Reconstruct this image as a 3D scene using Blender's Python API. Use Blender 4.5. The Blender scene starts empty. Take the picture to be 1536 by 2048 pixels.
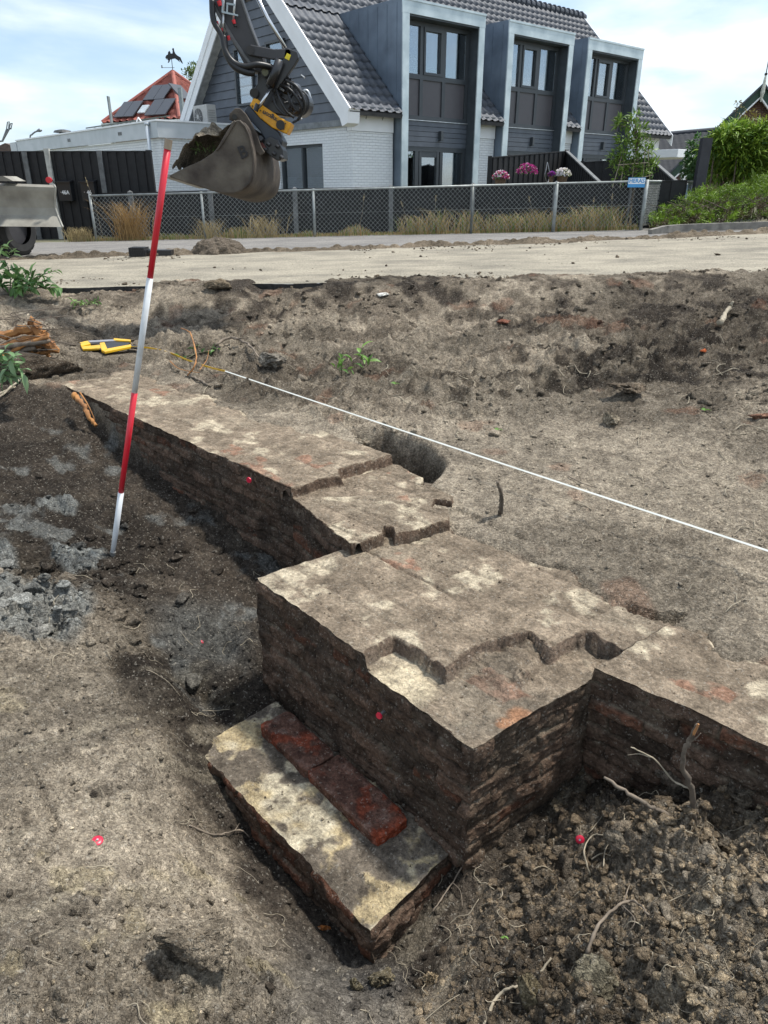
import bpy, bmesh, math, random
import numpy as np
from mathutils import Vector, Matrix
random.seed(7); RS=np.random.RandomState(11)
R=math.radians
scn=bpy.context.scene; COL=scn.collection
# ---------------------------------------------------------------- camera
PITCH=R(24.26); FPX=1440.0
cam=bpy.data.cameras.new('camera'); co=bpy.data.objects.new('camera',cam); COL.objects.link(co)
cam.sensor_fit='HORIZONTAL'; cam.sensor_width=36; cam.lens=36*FPX/1536; cam.clip_start=.05; cam.clip_end=2000
co.location=(0,0,0); co.rotation_euler=(R(90)-PITCH,0,0); scn.camera=co
# ---------------------------------------------------------------- world, sun, exposure
SUN_EL=65.0; SUN_AZ=68.0      # azimuth measured from +Y (view direction) towards +X
w=bpy.data.worlds.new('World'); scn.world=w; w.use_nodes=True
nt=w.node_tree; N=nt.nodes; Lk=nt.links
bg=N['Background']; bg.inputs[1].default_value=1.12
sky=N.new('ShaderNodeTexSky'); sky.sky_type='NISHITA'; sky.sun_disc=False
sky.sun_elevation=R(SUN_EL); sky.sun_rotation=R(SUN_AZ); sky.air_density=1.0; sky.dust_density=.7; sky.ozone_density=1.2
sc=N.new('ShaderNodeVectorMath'); sc.operation='SCALE'; sc.inputs['Scale'].default_value=.085
Lk.new(sky.outputs[0],sc.inputs[0])
tc=N.new('ShaderNodeTexCoord'); mp=N.new('ShaderNodeMapping'); mp.inputs['Scale'].default_value=(2.6,2.6,8.5); mp.inputs['Location'].default_value=(3.1,.4,.8)
Lk.new(tc.outputs['Generated'],mp.inputs[0])
nz=N.new('ShaderNodeTexNoise'); nz.inputs['Scale'].default_value=1.15; nz.inputs['Detail'].default_value=7; nz.inputs['Roughness'].default_value=.52; nz.inputs['Distortion'].default_value=.35
Lk.new(mp.outputs[0],nz.inputs['Vector'])
cr=N.new('ShaderNodeValToRGB'); cr.color_ramp.elements[0].position=.37; cr.color_ramp.elements[0].color=(.10,.10,.10,1); cr.color_ramp.elements[1].position=.60
Lk.new(nz.outputs[0],cr.inputs[0])
nz2=N.new('ShaderNodeTexNoise'); nz2.inputs['Scale'].default_value=2.6; nz2.inputs['Detail'].default_value=6
Lk.new(mp.outputs[0],nz2.inputs['Vector'])
cc=N.new('ShaderNodeValToRGB'); cc.color_ramp.elements[0].position=.35; cc.color_ramp.elements[0].color=(.34,.44,.56,1); cc.color_ramp.elements[1].position=.62; cc.color_ramp.elements[1].color=(.63,.665,.69,1)
Lk.new(nz2.outputs[0],cc.inputs[0])
mx=N.new('ShaderNodeMix'); mx.data_type='RGBA'
Lk.new(cr.outputs[0],mx.inputs[0]); Lk.new(sc.outputs[0],mx.inputs[6]); Lk.new(cc.outputs[0],mx.inputs[7])
Lk.new(mx.outputs[2],bg.inputs[0])
sd=bpy.data.lights.new('sun','SUN'); sd.energy=2.8; sd.angle=R(5.0); sd.color=(1,.965,.90)
so=bpy.data.objects.new('sun',sd); COL.objects.link(so)
sv=Vector((math.sin(R(SUN_AZ))*math.cos(R(SUN_EL)),math.cos(R(SUN_AZ))*math.cos(R(SUN_EL)),math.sin(R(SUN_EL))))
so.rotation_euler=sv.to_track_quat('Z','Y').to_euler(); so.location=sv*50
vs=scn.view_settings; vs.view_transform='Standard'; vs.look='None'; vs.gamma=1; vs.exposure=.86
# ---------------------------------------------------------------- pixel <-> world measuring helpers
cP,sP=math.cos(PITCH),math.sin(PITCH)
def ray(px,py):
    x=(px-768)/FPX; y=(1024-py)/FPX
    return np.array([x,cP+y*sP,-sP+y*cP])
def at(px,py,Y): d=ray(px,py); return d*(Y/d[1])
def atz(px,py,z): d=ray(px,py); return d*(z/d[2])
def GZ(x): return -1.18+.022*(np.clip(x,-14,16)+7)
# ---------------------------------------------------------------- noise
def h2(ix,iy,s=0):
    n=(ix.astype(np.int64)*374761393+iy.astype(np.int64)*668265263+s*974634777)&0xffffffff
    n=((n^(n>>13))*1274126177)&0xffffffff
    n=((n^(n>>16))*2246822519)&0xffffffff
    return ((n^(n>>13))&0xffffff)/float(0xffffff)
def h3(ix,iy,iz,s=0): return h2(ix+iz.astype(np.int64)*7919,iy-iz.astype(np.int64)*104729,s)
def vn(x,y,s=0):
    ix=np.floor(x);iy=np.floor(y);fx=x-ix;fy=y-iy
    fx=fx*fx*fx*(fx*(fx*6-15)+10);fy=fy*fy*fy*(fy*(fy*6-15)+10)
    a=h2(ix,iy,s);b=h2(ix+1,iy,s);c=h2(ix,iy+1,s);d=h2(ix+1,iy+1,s)
    return (a*(1-fx)+b*fx)*(1-fy)+(c*(1-fx)+d*fx)*fy
def fbm(x,y,o=4,s=0,g=.5):
    t=0;a=1;n=0
    for k in range(o):
        cs,sn=math.cos(k*1.3),math.sin(k*1.3)
        t=t+a*(vn((x*cs-y*sn)*2**k+k*17.3,(x*sn+y*cs)*2**k-k*9.1,s+k)-.5);n+=a;a*=g
    return t/n*2
def vn3(x,y,z,s=0):
    iz=np.floor(z);f=z-iz;f=f*f*(3-2*f)
    def L(k):
        ix=np.floor(x);iy=np.floor(y);fx=x-ix;fy=y-iy;fx=fx*fx*(3-2*fx);fy=fy*fy*(3-2*fy)
        a=h3(ix,iy,k,s);b=h3(ix+1,iy,k,s);c=h3(ix,iy+1,k,s);d=h3(ix+1,iy+1,k,s)
        return (a*(1-fx)+b*fx)*(1-fy)+(c*(1-fx)+d*fx)*fy
    return L(iz)*(1-f)+L(iz+1)*f-.5
def wor(x,y,s=0):
    ix=np.floor(x);iy=np.floor(y);best=np.full(x.shape,9.);bid=np.zeros(x.shape)
    for dx in (-1,0,1):
        for dy in (-1,0,1):
            cx=ix+dx;cy=iy+dy;ox=cx+.1+.8*h2(cx,cy,s);oy=cy+.1+.8*h2(cx,cy,s+5);d=(ox-x)**2+(oy-y)**2
            hh=h2(cx,cy,s+9);m=d<best;best=np.where(m,d,best);bid=np.where(m,hh,bid)
    return np.sqrt(best),bid
def ss(a,b,x): t=np.clip((x-a)/(b-a),0,1); return t*t*(3-2*t)
# ---------------------------------------------------------------- materials
MATS={}
def mat(name,c,rough=.7,metal=0,var=.15,scale=6,bump=.0,bscale=40,col=False,spec=.5,c2=None,detail=4,coat=0,mid=.5):
    """principled material; colour varied by noise between c and c2; col=True multiplies by the mesh colour attribute"""
    if name in MATS: return MATS[name]
    m=bpy.data.materials.new(name); m.use_nodes=True; t=m.node_tree; n=t.nodes; l=t.links
    p=n['Principled BSDF']; p.inputs['Roughness'].default_value=rough; p.inputs['Metallic'].default_value=metal
    p.inputs['Specular IOR Level'].default_value=spec; p.inputs['Coat Weight'].default_value=coat
    tcn=n.new('ShaderNodeTexCoord')
    a=n.new('ShaderNodeTexNoise'); a.inputs['Scale'].default_value=scale; a.inputs['Detail'].default_value=detail
    l.new(tcn.outputs['Object'],a.inputs['Vector'])
    r=n.new('ShaderNodeValToRGB'); c2=c2 or tuple(x*(1-var*1.6) for x in c); c1=c if c2!=tuple(x*(1-var*1.6) for x in c) else tuple(min(1,x*(1+var)) for x in c)
    r.color_ramp.elements[0].position=mid-.17; r.color_ramp.elements[0].color=(*c2,1); r.color_ramp.elements[1].position=mid+.17; r.color_ramp.elements[1].color=(*c1,1)
    l.new(a.outputs[0],r.inputs[0]); out=r.outputs[0]
    if col:
        v=n.new('ShaderNodeVertexColor'); v.layer_name='Col'; mm=n.new('ShaderNodeMix'); mm.data_type='RGBA'; mm.blend_type='MULTIPLY'; mm.inputs[0].default_value=1
        l.new(out,mm.inputs[6]); l.new(v.outputs[0],mm.inputs[7]); out=mm.outputs[2]
    l.new(out,p.inputs['Base Color'])
    if bump:
        b=n.new('ShaderNodeBump'); b.inputs['Strength'].default_value=1; b.inputs['Distance'].default_value=bump
        e=n.new('ShaderNodeTexNoise'); e.inputs['Scale'].default_value=bscale; e.inputs['Detail'].default_value=5; e.inputs['Roughness'].default_value=.65
        l.new(tcn.outputs['Object'],e.inputs['Vector']); l.new(e.outputs[0],b.inputs['Height']); l.new(b.outputs[0],p.inputs['Normal'])
    MATS[name]=m; return m
def soil_mat(name,grit=.22,b1=.012,b2=.004,vor=1.):
    """colour attribute * fine multi-scale grain with pale grit flecks and strong bump"""
    m=bpy.data.materials.new(name); m.use_nodes=True; t=m.node_tree; n=t.nodes; l=t.links
    p=n['Principled BSDF']; p.inputs['Roughness'].default_value=.95; p.inputs['Specular IOR Level'].default_value=.15
    tcn=n.new('ShaderNodeTexCoord'); v=n.new('ShaderNodeVertexColor'); v.layer_name='Col'
    def noise(s,d,ro=.6):
        a=n.new('ShaderNodeTexNoise'); a.inputs['Scale'].default_value=s; a.inputs['Detail'].default_value=d; a.inputs['Roughness'].default_value=ro; l.new(tcn.outputs['Object'],a.inputs['Vector']); return a.outputs[0]
    def ramp(i,p0,c0,p1,c1):
        r=n.new('ShaderNodeValToRGB'); e=r.color_ramp.elements; e[0].position=p0;e[0].color=(*c0,1);e[1].position=p1;e[1].color=(*c1,1); l.new(i,r.inputs[0]); return r.outputs[0]
    def mul(a,b,f=1,mode='MULTIPLY'):
        x=n.new('ShaderNodeMix'); x.data_type='RGBA'; x.blend_type=mode
        if isinstance(f,(int,float)): x.inputs[0].default_value=f
        else: l.new(f,x.inputs[0])
        l.new(a,x.inputs[6])
        if isinstance(b,tuple): x.inputs[7].default_value=(*b,1)
        else: l.new(b,x.inputs[7])
        return x.outputs[2]
    n1=noise(14,8,.68); n2=noise(70,5,.7); n3=noise(210,3,.6)
    c=mul(v.outputs[0],ramp(n1,.34,(.62,.60,.58),.66,(1.34,1.32,1.28)))
    c=mul(c,ramp(n2,.34,(.70,.69,.68),.66,(1.36,1.34,1.30)))
    def voro(s,rnd=1):
        a=n.new('ShaderNodeTexVoronoi'); a.inputs['Scale'].default_value=s; a.inputs['Randomness'].default_value=rnd
        wv_=n.new('ShaderNodeVectorMath'); wv_.operation='MULTIPLY_ADD'; wv_.inputs[1].default_value=(.02,.02,.02); q_=n.new('ShaderNodeTexNoise'); q_.inputs['Scale'].default_value=s*.7; q_.inputs['Detail'].default_value=2; l.new(tcn.outputs['Object'],q_.inputs['Vector']); l.new(q_.outputs['Color'],wv_.inputs[0]); l.new(tcn.outputs['Object'],wv_.inputs[2]); l.new(wv_.outputs[0],a.inputs['Vector']); return a
    va,vb=voro(55),voro(150)
    bw=n.new('ShaderNodeSeparateColor'); l.new(va.outputs['Color'],bw.inputs[0]); bx=n.new('ShaderNodeSeparateColor'); l.new(vb.outputs['Color'],bx.inputs[0])
    c=mul(c,ramp(bw.outputs[0],.0,(1-.20*vor,)*3,1,(1+.20*vor,)*3)); c=mul(c,ramp(bx.outputs[0],.0,(1-.32*vor,)*3,1,(1+.32*vor,)*3))
    c=mul(c,(.46,.42,.35),ramp(bx.outputs[1],.93,(0,0,0),.97,(grit*2,grit*2,grit*2)),'MIX')
    l.new(c,p.inputs['Base Color'])
    b=n.new('ShaderNodeBump'); b.inputs['Distance'].default_value=b1; l.new(n2,b.inputs['Height'])
    bb=n.new('ShaderNodeBump'); bb.inputs['Distance'].default_value=b2; l.new(n3,bb.inputs['Height']); l.new(b.outputs[0],bb.inputs['Normal'])
    ba=n.new('ShaderNodeBump'); ba.inputs['Distance'].default_value=.010*vor; ba.invert=True; l.new(va.outputs['Distance'],ba.inputs['Height']); l.new(bb.outputs[0],ba.inputs['Normal'])
    bc=n.new('ShaderNodeBump'); bc.inputs['Distance'].default_value=.006*vor; bc.invert=True; l.new(vb.outputs['Distance'],bc.inputs['Height']); l.new(ba.outputs[0],bc.inputs['Normal'])
    l.new(bc.outputs[0],p.inputs['Normal']); MATS[name]=m; return m
SOIL=soil_mat('soil'); MASON=soil_mat('masonry',.14,.006,.002,.5)
# ---------------------------------------------------------------- object helpers
def props(o,label=None,cat=None,group=None,kind=None):
    if label:o['label']=label
    if cat:o['category']=cat
    if group:o['group']=group
    if kind:o['kind']=kind
    return o
def thing(name,label,cat,loc=(0,0,0),rz=0,group=None):
    o=bpy.data.objects.new(name,None); COL.objects.link(o); o.location=Vector([float(a) for a in loc]); o.rotation_euler=(0,0,rz); o.empty_display_size=.1
    return props(o,label,cat,group)
def world_m(o):
    m=Matrix.LocRotScale(o.location,o.rotation_euler,o.scale)
    return world_m(o.parent)@m if o.parent else m
def mesh(name,V,F,m,parent=None,col=None,smooth=False,local=False,mats=None,mi=None):
    """link V,F as one mesh object. V in world coordinates unless local=True"""
    me=bpy.data.meshes.new(name); V=np.asarray(V,dtype=np.float64).reshape(-1,3)
    if parent is not None and not local:
        M=np.array(world_m(parent).inverted()); V=V@M[:3,:3].T+M[:3,3]
    if isinstance(F,np.ndarray):
        k=F.shape[1]; me.vertices.add(len(V)); me.vertices.foreach_set('co',V.astype(np.float32).ravel())
        me.loops.add(F.size); me.loops.foreach_set('vertex_index',F.astype(np.int32).ravel())
        me.polygons.add(len(F)); me.polygons.foreach_set('loop_start',np.arange(0,F.size,k,dtype=np.int32)); me.polygons.foreach_set('loop_total',np.full(len(F),k,dtype=np.int32))
        me.update(calc_edges=True); me.validate()
    else: me.from_pydata(V.tolist(),[],F); me.update()
    if col is not None:
        ca=me.color_attributes.new('Col','FLOAT_COLOR','POINT'); cc_=np.ones((len(V),4),np.float32); cc_[:,:3]=col; ca.data.foreach_set('color',cc_.ravel())
    me.materials.append(m)
    for q in (mats or []): me.materials.append(q)
    if mi is not None: me.polygons.foreach_set('material_index',np.asarray(mi,dtype=np.int32))
    if smooth: me.polygons.foreach_set('use_smooth',np.ones(len(me.polygons),dtype=bool))
    o=bpy.data.objects.new(name,me); COL.objects.link(o)
    if parent is not None: o.parent=parent
    return o
class MB:
    def __init__(s): s.v=[];s.f=[]
    def add(s,V,F):
        b=len(s.v); s.v+= [tuple(map(float,a)) for a in V]; s.f+=[tuple(i+b for i in f) for f in F]; return s
    def box(s,a,b,rot=None,org=None):
        x0,y0,z0=a;x1,y1,z1=b; V=[(x,y,z) for z in (z0,z1) for y in (y0,y1) for x in (x0,x1)]
        if rot is not None: V=[tuple(rot@(Vector(v)-org)+org) for v in V]
        return s.add(V,[(0,2,3,1),(4,5,7,6),(0,1,5,4),(2,6,7,3),(0,4,6,2),(1,3,7,5)])
    def beam(s,p,q,w,h,up=(0,0,1)):
        p=Vector(p);q=Vector(q);d=(q-p).normalized();u=Vector(up)
        if abs(d.dot(u))>.98:u=Vector((1,0,0))
        a=d.cross(u).normalized()*w/2;b=a.cross(d).normalized()*h/2
        V=[p+i*a+j*b for (i,j) in ((-1,-1),(1,-1),(1,1),(-1,1))]+[q+i*a+j*b for (i,j) in ((-1,-1),(1,-1),(1,1),(-1,1))]
        return s.add(V,[(0,1,2,3),(7,6,5,4),(0,4,5,1),(1,5,6,2),(2,6,7,3),(3,7,4,0)])
    def tube(s,pts,r,n=8,caps=True):
        pts=[Vector([float(c) for c in p]) for p in pts]; rs=r if isinstance(r,(list,tuple,np.ndarray)) else [r]*len(pts); b=len(s.v); prev=None
        for i,p in enumerate(pts):
            d=(pts[min(i+1,len(pts)-1)]-pts[max(i-1,0)]).normalized()
            if prev is None: a=d.orthogonal().normalized()
            else: a=(prev-d*prev.dot(d)); a=a.normalized() if a.length>1e-6 else d.orthogonal().normalized()
            prev=a; c=d.cross(a)
            for k in range(n): t=2*math.pi*k/n; s.v.append(tuple(p+(a*math.cos(t)+c*math.sin(t))*rs[i]))
        for i in range(len(pts)-1):
            for k in range(n): s.f.append((b+i*n+k,b+i*n+(k+1)%n,b+(i+1)*n+(k+1)%n,b+(i+1)*n+k))
        if caps: s.f.append(tuple(b+k for k in range(n))[::-1]); s.f.append(tuple(b+(len(pts)-1)*n+k for k in range(n)))
        return s
    def prism(s,poly,vec):
        n=len(poly); P=[Vector([float(c) for c in p]) for p in poly]; v=Vector([float(c) for c in vec]); b=len(s.v)
        s.v+=[tuple(p) for p in P]+[tuple(p+v) for p in P]
        s.f+=[tuple(b+i for i in range(n)),tuple(b+n+i for i in range(n))[::-1]]+[(b+i,b+n+i,b+n+(i+1)%n,b+(i+1)%n) for i in range(n)]
        return s
    def build(s,name,m,parent=None,smooth=False,local=False,bevel=0):
        o=mesh(name,s.v,s.f,m,parent,smooth=smooth,local=local)
        if bevel:
            md=o.modifiers.new('bevel','BEVEL'); md.width=bevel; md.segments=2; md.limit_method='ANGLE'; md.angle_limit=R(40)
        return o
def fixn(o):
    bm=bmesh.new(); bm.from_mesh(o.data); bmesh.ops.recalc_face_normals(bm,faces=bm.faces); bm.to_mesh(o.data); bm.free(); return o
def gridF(nr,nc):
    i=np.arange(nr*nc).reshape(nr,nc); return np.stack([i[:-1,:-1].ravel(),i[:-1,1:].ravel(),i[1:,1:].ravel(),i[1:,:-1].ravel()],1)
def curve(pts,n=10):
    """Catmull-Rom through pts"""
    P=[Vector([float(c) for c in p]) for p in pts]; P=[P[0]*2-P[1]]+P+[P[-1]*2-P[-2]]; out=[]
    for i in range(1,len(P)-2):
        for k in range(n):
            t=k/n; out.append(.5*((2*P[i])+(-P[i-1]+P[i+1])*t+(2*P[i-1]-5*P[i]+4*P[i+1]-P[i+2])*t*t+(-P[i-1]+3*P[i]-3*P[i+1]+P[i+2])*t**3))
    out.append(P[-2]); return out
def text(body,size,m,M,parent,name='lettering',ext=.004,extra=0):
    cu=bpy.data.curves.new(name,'FONT'); cu.body=body; cu.size=size; cu.extrude=ext; cu.align_x='CENTER'; cu.align_y='CENTER'; cu.offset=extra
    o=bpy.data.objects.new('tmp',cu); COL.objects.link(o); dg=bpy.context.evaluated_depsgraph_get(); me=bpy.data.meshes.new_from_object(o.evaluated_get(dg)); bpy.data.objects.remove(o)
    me.materials.clear(); me.materials.append(m); me.transform(world_m(parent).inverted()@M if parent else M)
    q=bpy.data.objects.new(name,me); COL.objects.link(q); q.parent=parent; return q
def frame(o,x,z):
    x=Vector(x).normalized(); z=Vector(z).normalized(); y=z.cross(x); M=Matrix.Identity(4)
    for i in range(3): M[i][0]=x[i];M[i][1]=y[i];M[i][2]=z[i];M[i][3]=float(o[i])
    return M
def seg_dist(X,Y,poly):
    P=np.array(poly); Q=np.roll(P,-1,0); d=np.full(X.shape,1e9); ins=np.zeros(X.shape,bool)
    for (ax,ay),(bx,by) in zip(P,Q):
        vx,vy=bx-ax,by-ay; t=np.clip(((X-ax)*vx+(Y-ay)*vy)/(vx*vx+vy*vy+1e-12),0,1); d=np.minimum(d,np.hypot(X-ax-t*vx,Y-ay-t*vy))
        if ay!=by: c=((ay>Y)!=(by>Y))&(X<(bx-ax)*(Y-ay)/(by-ay)+ax); ins^=c
    return np.where(ins,d,-d)
# ================================================================ GROUND OF THE DIG
Lp=[(0,765,-1.42),(80,758,-1.43),(160,785,-1.46),(0,850,-1.58),(100,850,-1.62),(200,880,-1.72),(100,950,-1.72),(200,1000,-1.8),(0,960,-1.66),(0,1050,-1.68),(100,1080,-1.74),(225,1115,-1.81),(350,1120,-1.92),(0,1180,-1.66),(120,1200,-1.75),(250,1250,-1.86),(400,1230,-1.94),(480,1270,-2.0),(400,1290,-1.93),(300,1350,-1.9),(450,1380,-2.34),(410,1450,-2.32),(340,1350,-1.93),(340,1480,-1.96),(100,1350,-1.8),(0,1300,-1.72),(0,1500,-1.78),(200,1500,-1.88),(330,1560,-1.98),(400,1560,-2.2),(500,1680,-2.3),(450,1700,-2.2),(330,1700,-1.98),(195,1680,-1.88),(50,1680,-1.8),(600,1790,-2.33),(700,1890,-2.36),(550,1850,-2.2),(450,1850,-2.07),(300,1850,-1.92),(100,1850,-1.82),(0,1900,-1.76),(100,2030,-1.76),(300,2000,-1.82),(430,1900,-1.88),(500,2000,-1.98),(600,1980,-2.13),(700,2040,-2.13),(750,1930,-2.36),(850,1850,-2.3),(900,1760,-2.25),(930,1720,-2.2),(1000,1680,-2.16),(1100,1600,-2.16),(1180,1560,-2.14),(1160,1680,-2.12),(1050,1780,-2.2),(950,1900,-2.23),(1195,1500,-2.14),(1300,1560,-2.03),(1400,1540,-1.96),(1536,1540,-1.93),(1250,1650,-2.03),(1350,1650,-1.93),(1500,1650,-1.86),(1200,1780,-2.06),(1300,1800,-1.93),(1450,1850,-1.81),(1536,1800,-1.76),(1100,1950,-2.07),(1250,1950,-1.9),(1400,2000,-1.76),(1000,2040,-2.07),(1150,2040,-1.94),(1536,2040,-1.66)]
Lw=np.array([atz(*a) for a in Lp]+[(-3,5.9,-1.40),(-5,6,-1.35),(-3,3,-1.62),(-3,1,-1.68),(-3,-1,-1.68),(0,-1,-1.75),(0,.2,-1.8),(3,-1,-1.5),(2.2,.6,-1.55),(3,0,-1.5),(-6,2,-1.6)])
Up=[(300,640,-1.36),(450,742,-1.43),(620,700,-1.40),(900,650,-1.36),(1300,600,-1.18),(1500,640,-1.2),(900,780,-1.42),(1250,790,-1.36),(1120,740,-1.34),(1500,760,-1.28),(1000,900,-1.5),(1400,950,-1.48),(1500,1150,-1.53),(1200,1050,-1.54),(100,640,-1.33),(250,700,-1.43),(50,700,-1.39),(170,760,-1.45),(700,850,-1.47),(960,1000,-1.53),(600,830,-1.46),(1400,1300,-1.59),(1100,1150,-1.58),(900,1150,-1.58),(1536,1400,-1.6),(450,600,-1.26),(150,600,-1.26),(700,610,-1.22),(1000,600,-1.2),(60,590,-1.22),(1100,1000,-1.50),(1300,1150,-1.56),(800,850,-1.47)]
Uw=np.array([atz(*a) for a in Up]+[(x,9.2,GZ(x)+.01) for x in (-9,-6,-3,0,3,6,9)]+[(3,3,-1.5),(4,5,-1.35),(4,1,-1.55),(6,3,-1.45),(-6,6.5,-1.38),(6,7,-1.1),(-5,8,-1.25)])
def rbf(P):
    d=np.hypot(P[:,None,0]-P[None,:,0],P[:,None,1]-P[None,:,1]); n=len(P); A=np.zeros((n+1,n+1)); A[:n,:n]=-d+np.eye(n)*.02; A[:n,n]=1;A[n,:n]=1
    return np.linalg.solve(A,np.append(P[:,2],0))
Lc,Uc=rbf(Lw),rbf(Uw)
def ev(P,c,X,Y):
    z=np.full(X.shape,c[-1])
    for k in range(len(P)): z-=c[k]*np.sqrt((X-P[k,0])**2+(Y-P[k,1])**2+.004)
    return z
# masonry corner points (plan)
A0=np.array([-2.75,5.88]);A1=np.array([-.498,3.534]);A2=np.array([.051,4.042])
S1=np.array([-.158,2.978]);S2=np.array([.336,3.30]);S3=np.array([.40,3.50]);
B0=np.array([-.57,2.78]);B1=np.array([.283,1.787]);B2=np.array([.758,2.135]);B3=np.array([1.24,2.50]);B4=np.array([.38,3.48])
C1=np.array([2.3,.69]);C2=np.array([2.75,1.2])
F0=np.array([-.785,2.357]);F1=np.array([-.036,1.531]);F2=np.array([.262,1.86]);F3=np.array([-.50,2.66])
PIT=[(-9,5.75),(-5,5.62),(-2.55,5.62),(-.46,3.60),(-.10,3.06),(-.12,3.04),(-.50,2.80),(.285,1.86),(.72,2.14),(.80,2.15),(2.32,.76),(7,-3.6),(-9,-5)]
PA=[A0,A1,A2,A0+(A2-A1)]; PS=[A1,S1,S2,S3,A2]; PB=[B0,B1,B2,C1,C2,B3,B4]
CLAY=[atz(50,1200,-1.68),atz(150,1110,-1.74),atz(115,1010,-1.72),atz(-60,1100,-1.66)]
def dpl(X,Y,pl):
    d=np.full(X.shape,1e9)
    for (a,b) in pl:
        vx,vy=b[0]-a[0],b[1]-a[1]; t=np.clip(((X-a[0])*vx+(Y-a[1])*vy)/(vx*vx+vy*vy),0,1); d=np.minimum(d,np.hypot(X-a[0]-t*vx,Y-a[1]-t*vy))
    return d
BACK=[(B4,B3),(B3,C2),(A2,A0+(A2-A1)),(A0+(A2-A1),A0)]
def lap(X,Y): return ss(.16,.05,dpl(X,Y,BACK)+.13*fbm(X*5,Y*5,4,333)+.04*fbm(X*22,Y*22,3,334))
def blob(X,Y,p,r,soft=.5):
    return 1-ss(r*(1-soft),r*(1+soft),np.hypot(X-p[0],Y-p[1])+fbm(X*4,Y*4,3,31)*r*.5)
def terrain(X,Y,full=True):
    sd=seg_dist(X,Y,PIT)
    wob=fbm(X*3,Y*3,3,3)*.05
    bank=ss(-2.3,-2.8,X)
    m=ss(-.035-.25*bank,.035+.25*bank,sd+wob*bank)
    L=ev(Lw,Lc,X,Y); U=ev(Uw,Uc,X,Y)
    # hole dug behind the wall
    hp=atz(850,930,-1.5); hd=seg_dist(X,Y,[atz(780,935,-1.5)[:2],atz(705,858,-1.46)[:2],atz(770,858,-1.47)[:2],atz(850,886,-1.5)[:2],atz(890,925,-1.52)[:2],atz(850,985,-1.53)[:2]])
    U=U-.42*ss(-.03,.12,hd+wob*.6)
    out=(1-m)
    # raggedness of the far spoil
    rough_u=.35+.65*ss(4.4,5.4,Y-.25*X)*1.0
    rough_u=np.maximum(rough_u*(1-ss(7.2,9,Y)*.35),0)
    churn=np.maximum(blob(X,Y,atz(1330,720,-1.25),1.5),blob(X,Y,atz(1000,780,-1.38),.7)); rough_u*=1+.3*churn; smoothU=blob(X,Y,atz(1180,950,-1.5),.9); rough_u*=1-.75*smoothU
    rs=ss(.1,.9,X-.05*Y)*ss(2.4,1.9,Y+X*.3)                     # loose spoil lower right
    spoil=ss(.05,.5,X-.02)*ss(-.0,.25,(X*.72+ (2.35-Y)*.69)-.55)
    spoil=np.maximum(spoil,ss(.45,.75,X)*ss(1.9,1.4,Y))
    clay=np.zeros_like(X)
    for c,r in zip(CLAY,(.30,.15,.12,.25)): clay=np.maximum(clay,blob(X,Y,c,r))
    clod_bl=blob(X,Y,atz(430,1930,-1.85),.16)+blob(X,Y,atz(180,1950,-1.8),.14)*.8
    rough_l=np.clip(.22+.95*spoil+.9*clay+.8*clod_bl+.25*ss(2.6,4,Y),0,1.25)
    rough=m*rough_l+out*rough_u
    mas=np.zeros_like(X)
    dA=seg_dist(X,Y,PA);dS=seg_dist(X,Y,PS);dB=seg_dist(X,Y,PB)
    nearM=np.maximum(np.maximum(ss(-.25,.0,dA),ss(-.2,0,dS)),ss(-.25,.0,dB))*out
    rough=rough*(1-.8*nearM)
    n=0
    wx=X+.05*fbm(X*8,Y*8,3,40)+.02*fbm(X*40,Y*40,2,42);wy=Y+.05*fbm(X*8+7,Y*8-3,3,41)+.02*fbm(X*40+5,Y*40,2,43)
    w1,i1=wor(wx*5.5,wy*5.5,1); w2,i2=wor(wx*13+.3,wy*13,2); w3,i3=wor(X*31,Y*31,3)
    b1=np.clip(1-(w1/.72)**2,0,1)*(i1>.55)*(.4+i1*.6)
    b2=np.clip(1-(w2/.68)**2,0,1)*(i2>.4)*(.4+i2*.6)
    b3=np.sqrt(np.clip(1-(w3/.68)**2,0,1))*(i3>.35)*(.4+i3*.6)
    far=ss(3.5,6.5,Y)
    n=rough*(.036*b1*(1-.3*far)*(.6+fbm(X*20,Y*20,3,44))+.022*b2*(.7+fbm(X*40,Y*40,2,45))+.011*b3+.040*fbm(X*9,Y*9,4,46)+.030*np.abs(fbm(X*24,Y*24,3,47))+.016*fbm(X*75,Y*75,2,48))+ (.02+.045*rough)*fbm(X*4,Y*4,4,5)+.012*fbm(X*17,Y*17,3,6)*(.4+rough)+.005*fbm(X*60,Y*60,2,8)
    n+=rough*(.045*m+.07*out)*fbm(X*1.5+5,Y*1.5,3,15)+out*rough*.05*fbm(X*4.5+2,Y*4.5,3,16)
    # shovel scrape ridges on the smooth left slope
    n+=.010*(1-np.clip(rough*2,0,1))*fbm((X*.66+Y*.75)*3,(X*.75-Y*.66)*24,3,77)
    n+=m*spoil*(.075*fbm(X*3.3,Y*3.3,4,401)+.05*np.abs(fbm(X*9,Y*9,3,402)))
    for (px,py,z_,r_,dz) in ((405,1890,-1.86,.09,.03),(250,2010,-1.8,.06,.03),(1130,1990,-2.0,.06,-.05),(1230,1840,-1.95,.05,-.04),(1330,1800,-1.9,.06,-.06),(1440,1690,-1.87,.07,-.06),(1330,1700,-1.95,.09,.04),(1180,1900,-1.98,.08,.03),(60,1110,-1.7,.10,-.07),(70,1250,-1.72,.10,-.06),(240,1340,-1.87,.05,-.03)):
        n+=m*dz*blob(X,Y,atz(px,py,z_),r_,.45)
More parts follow.
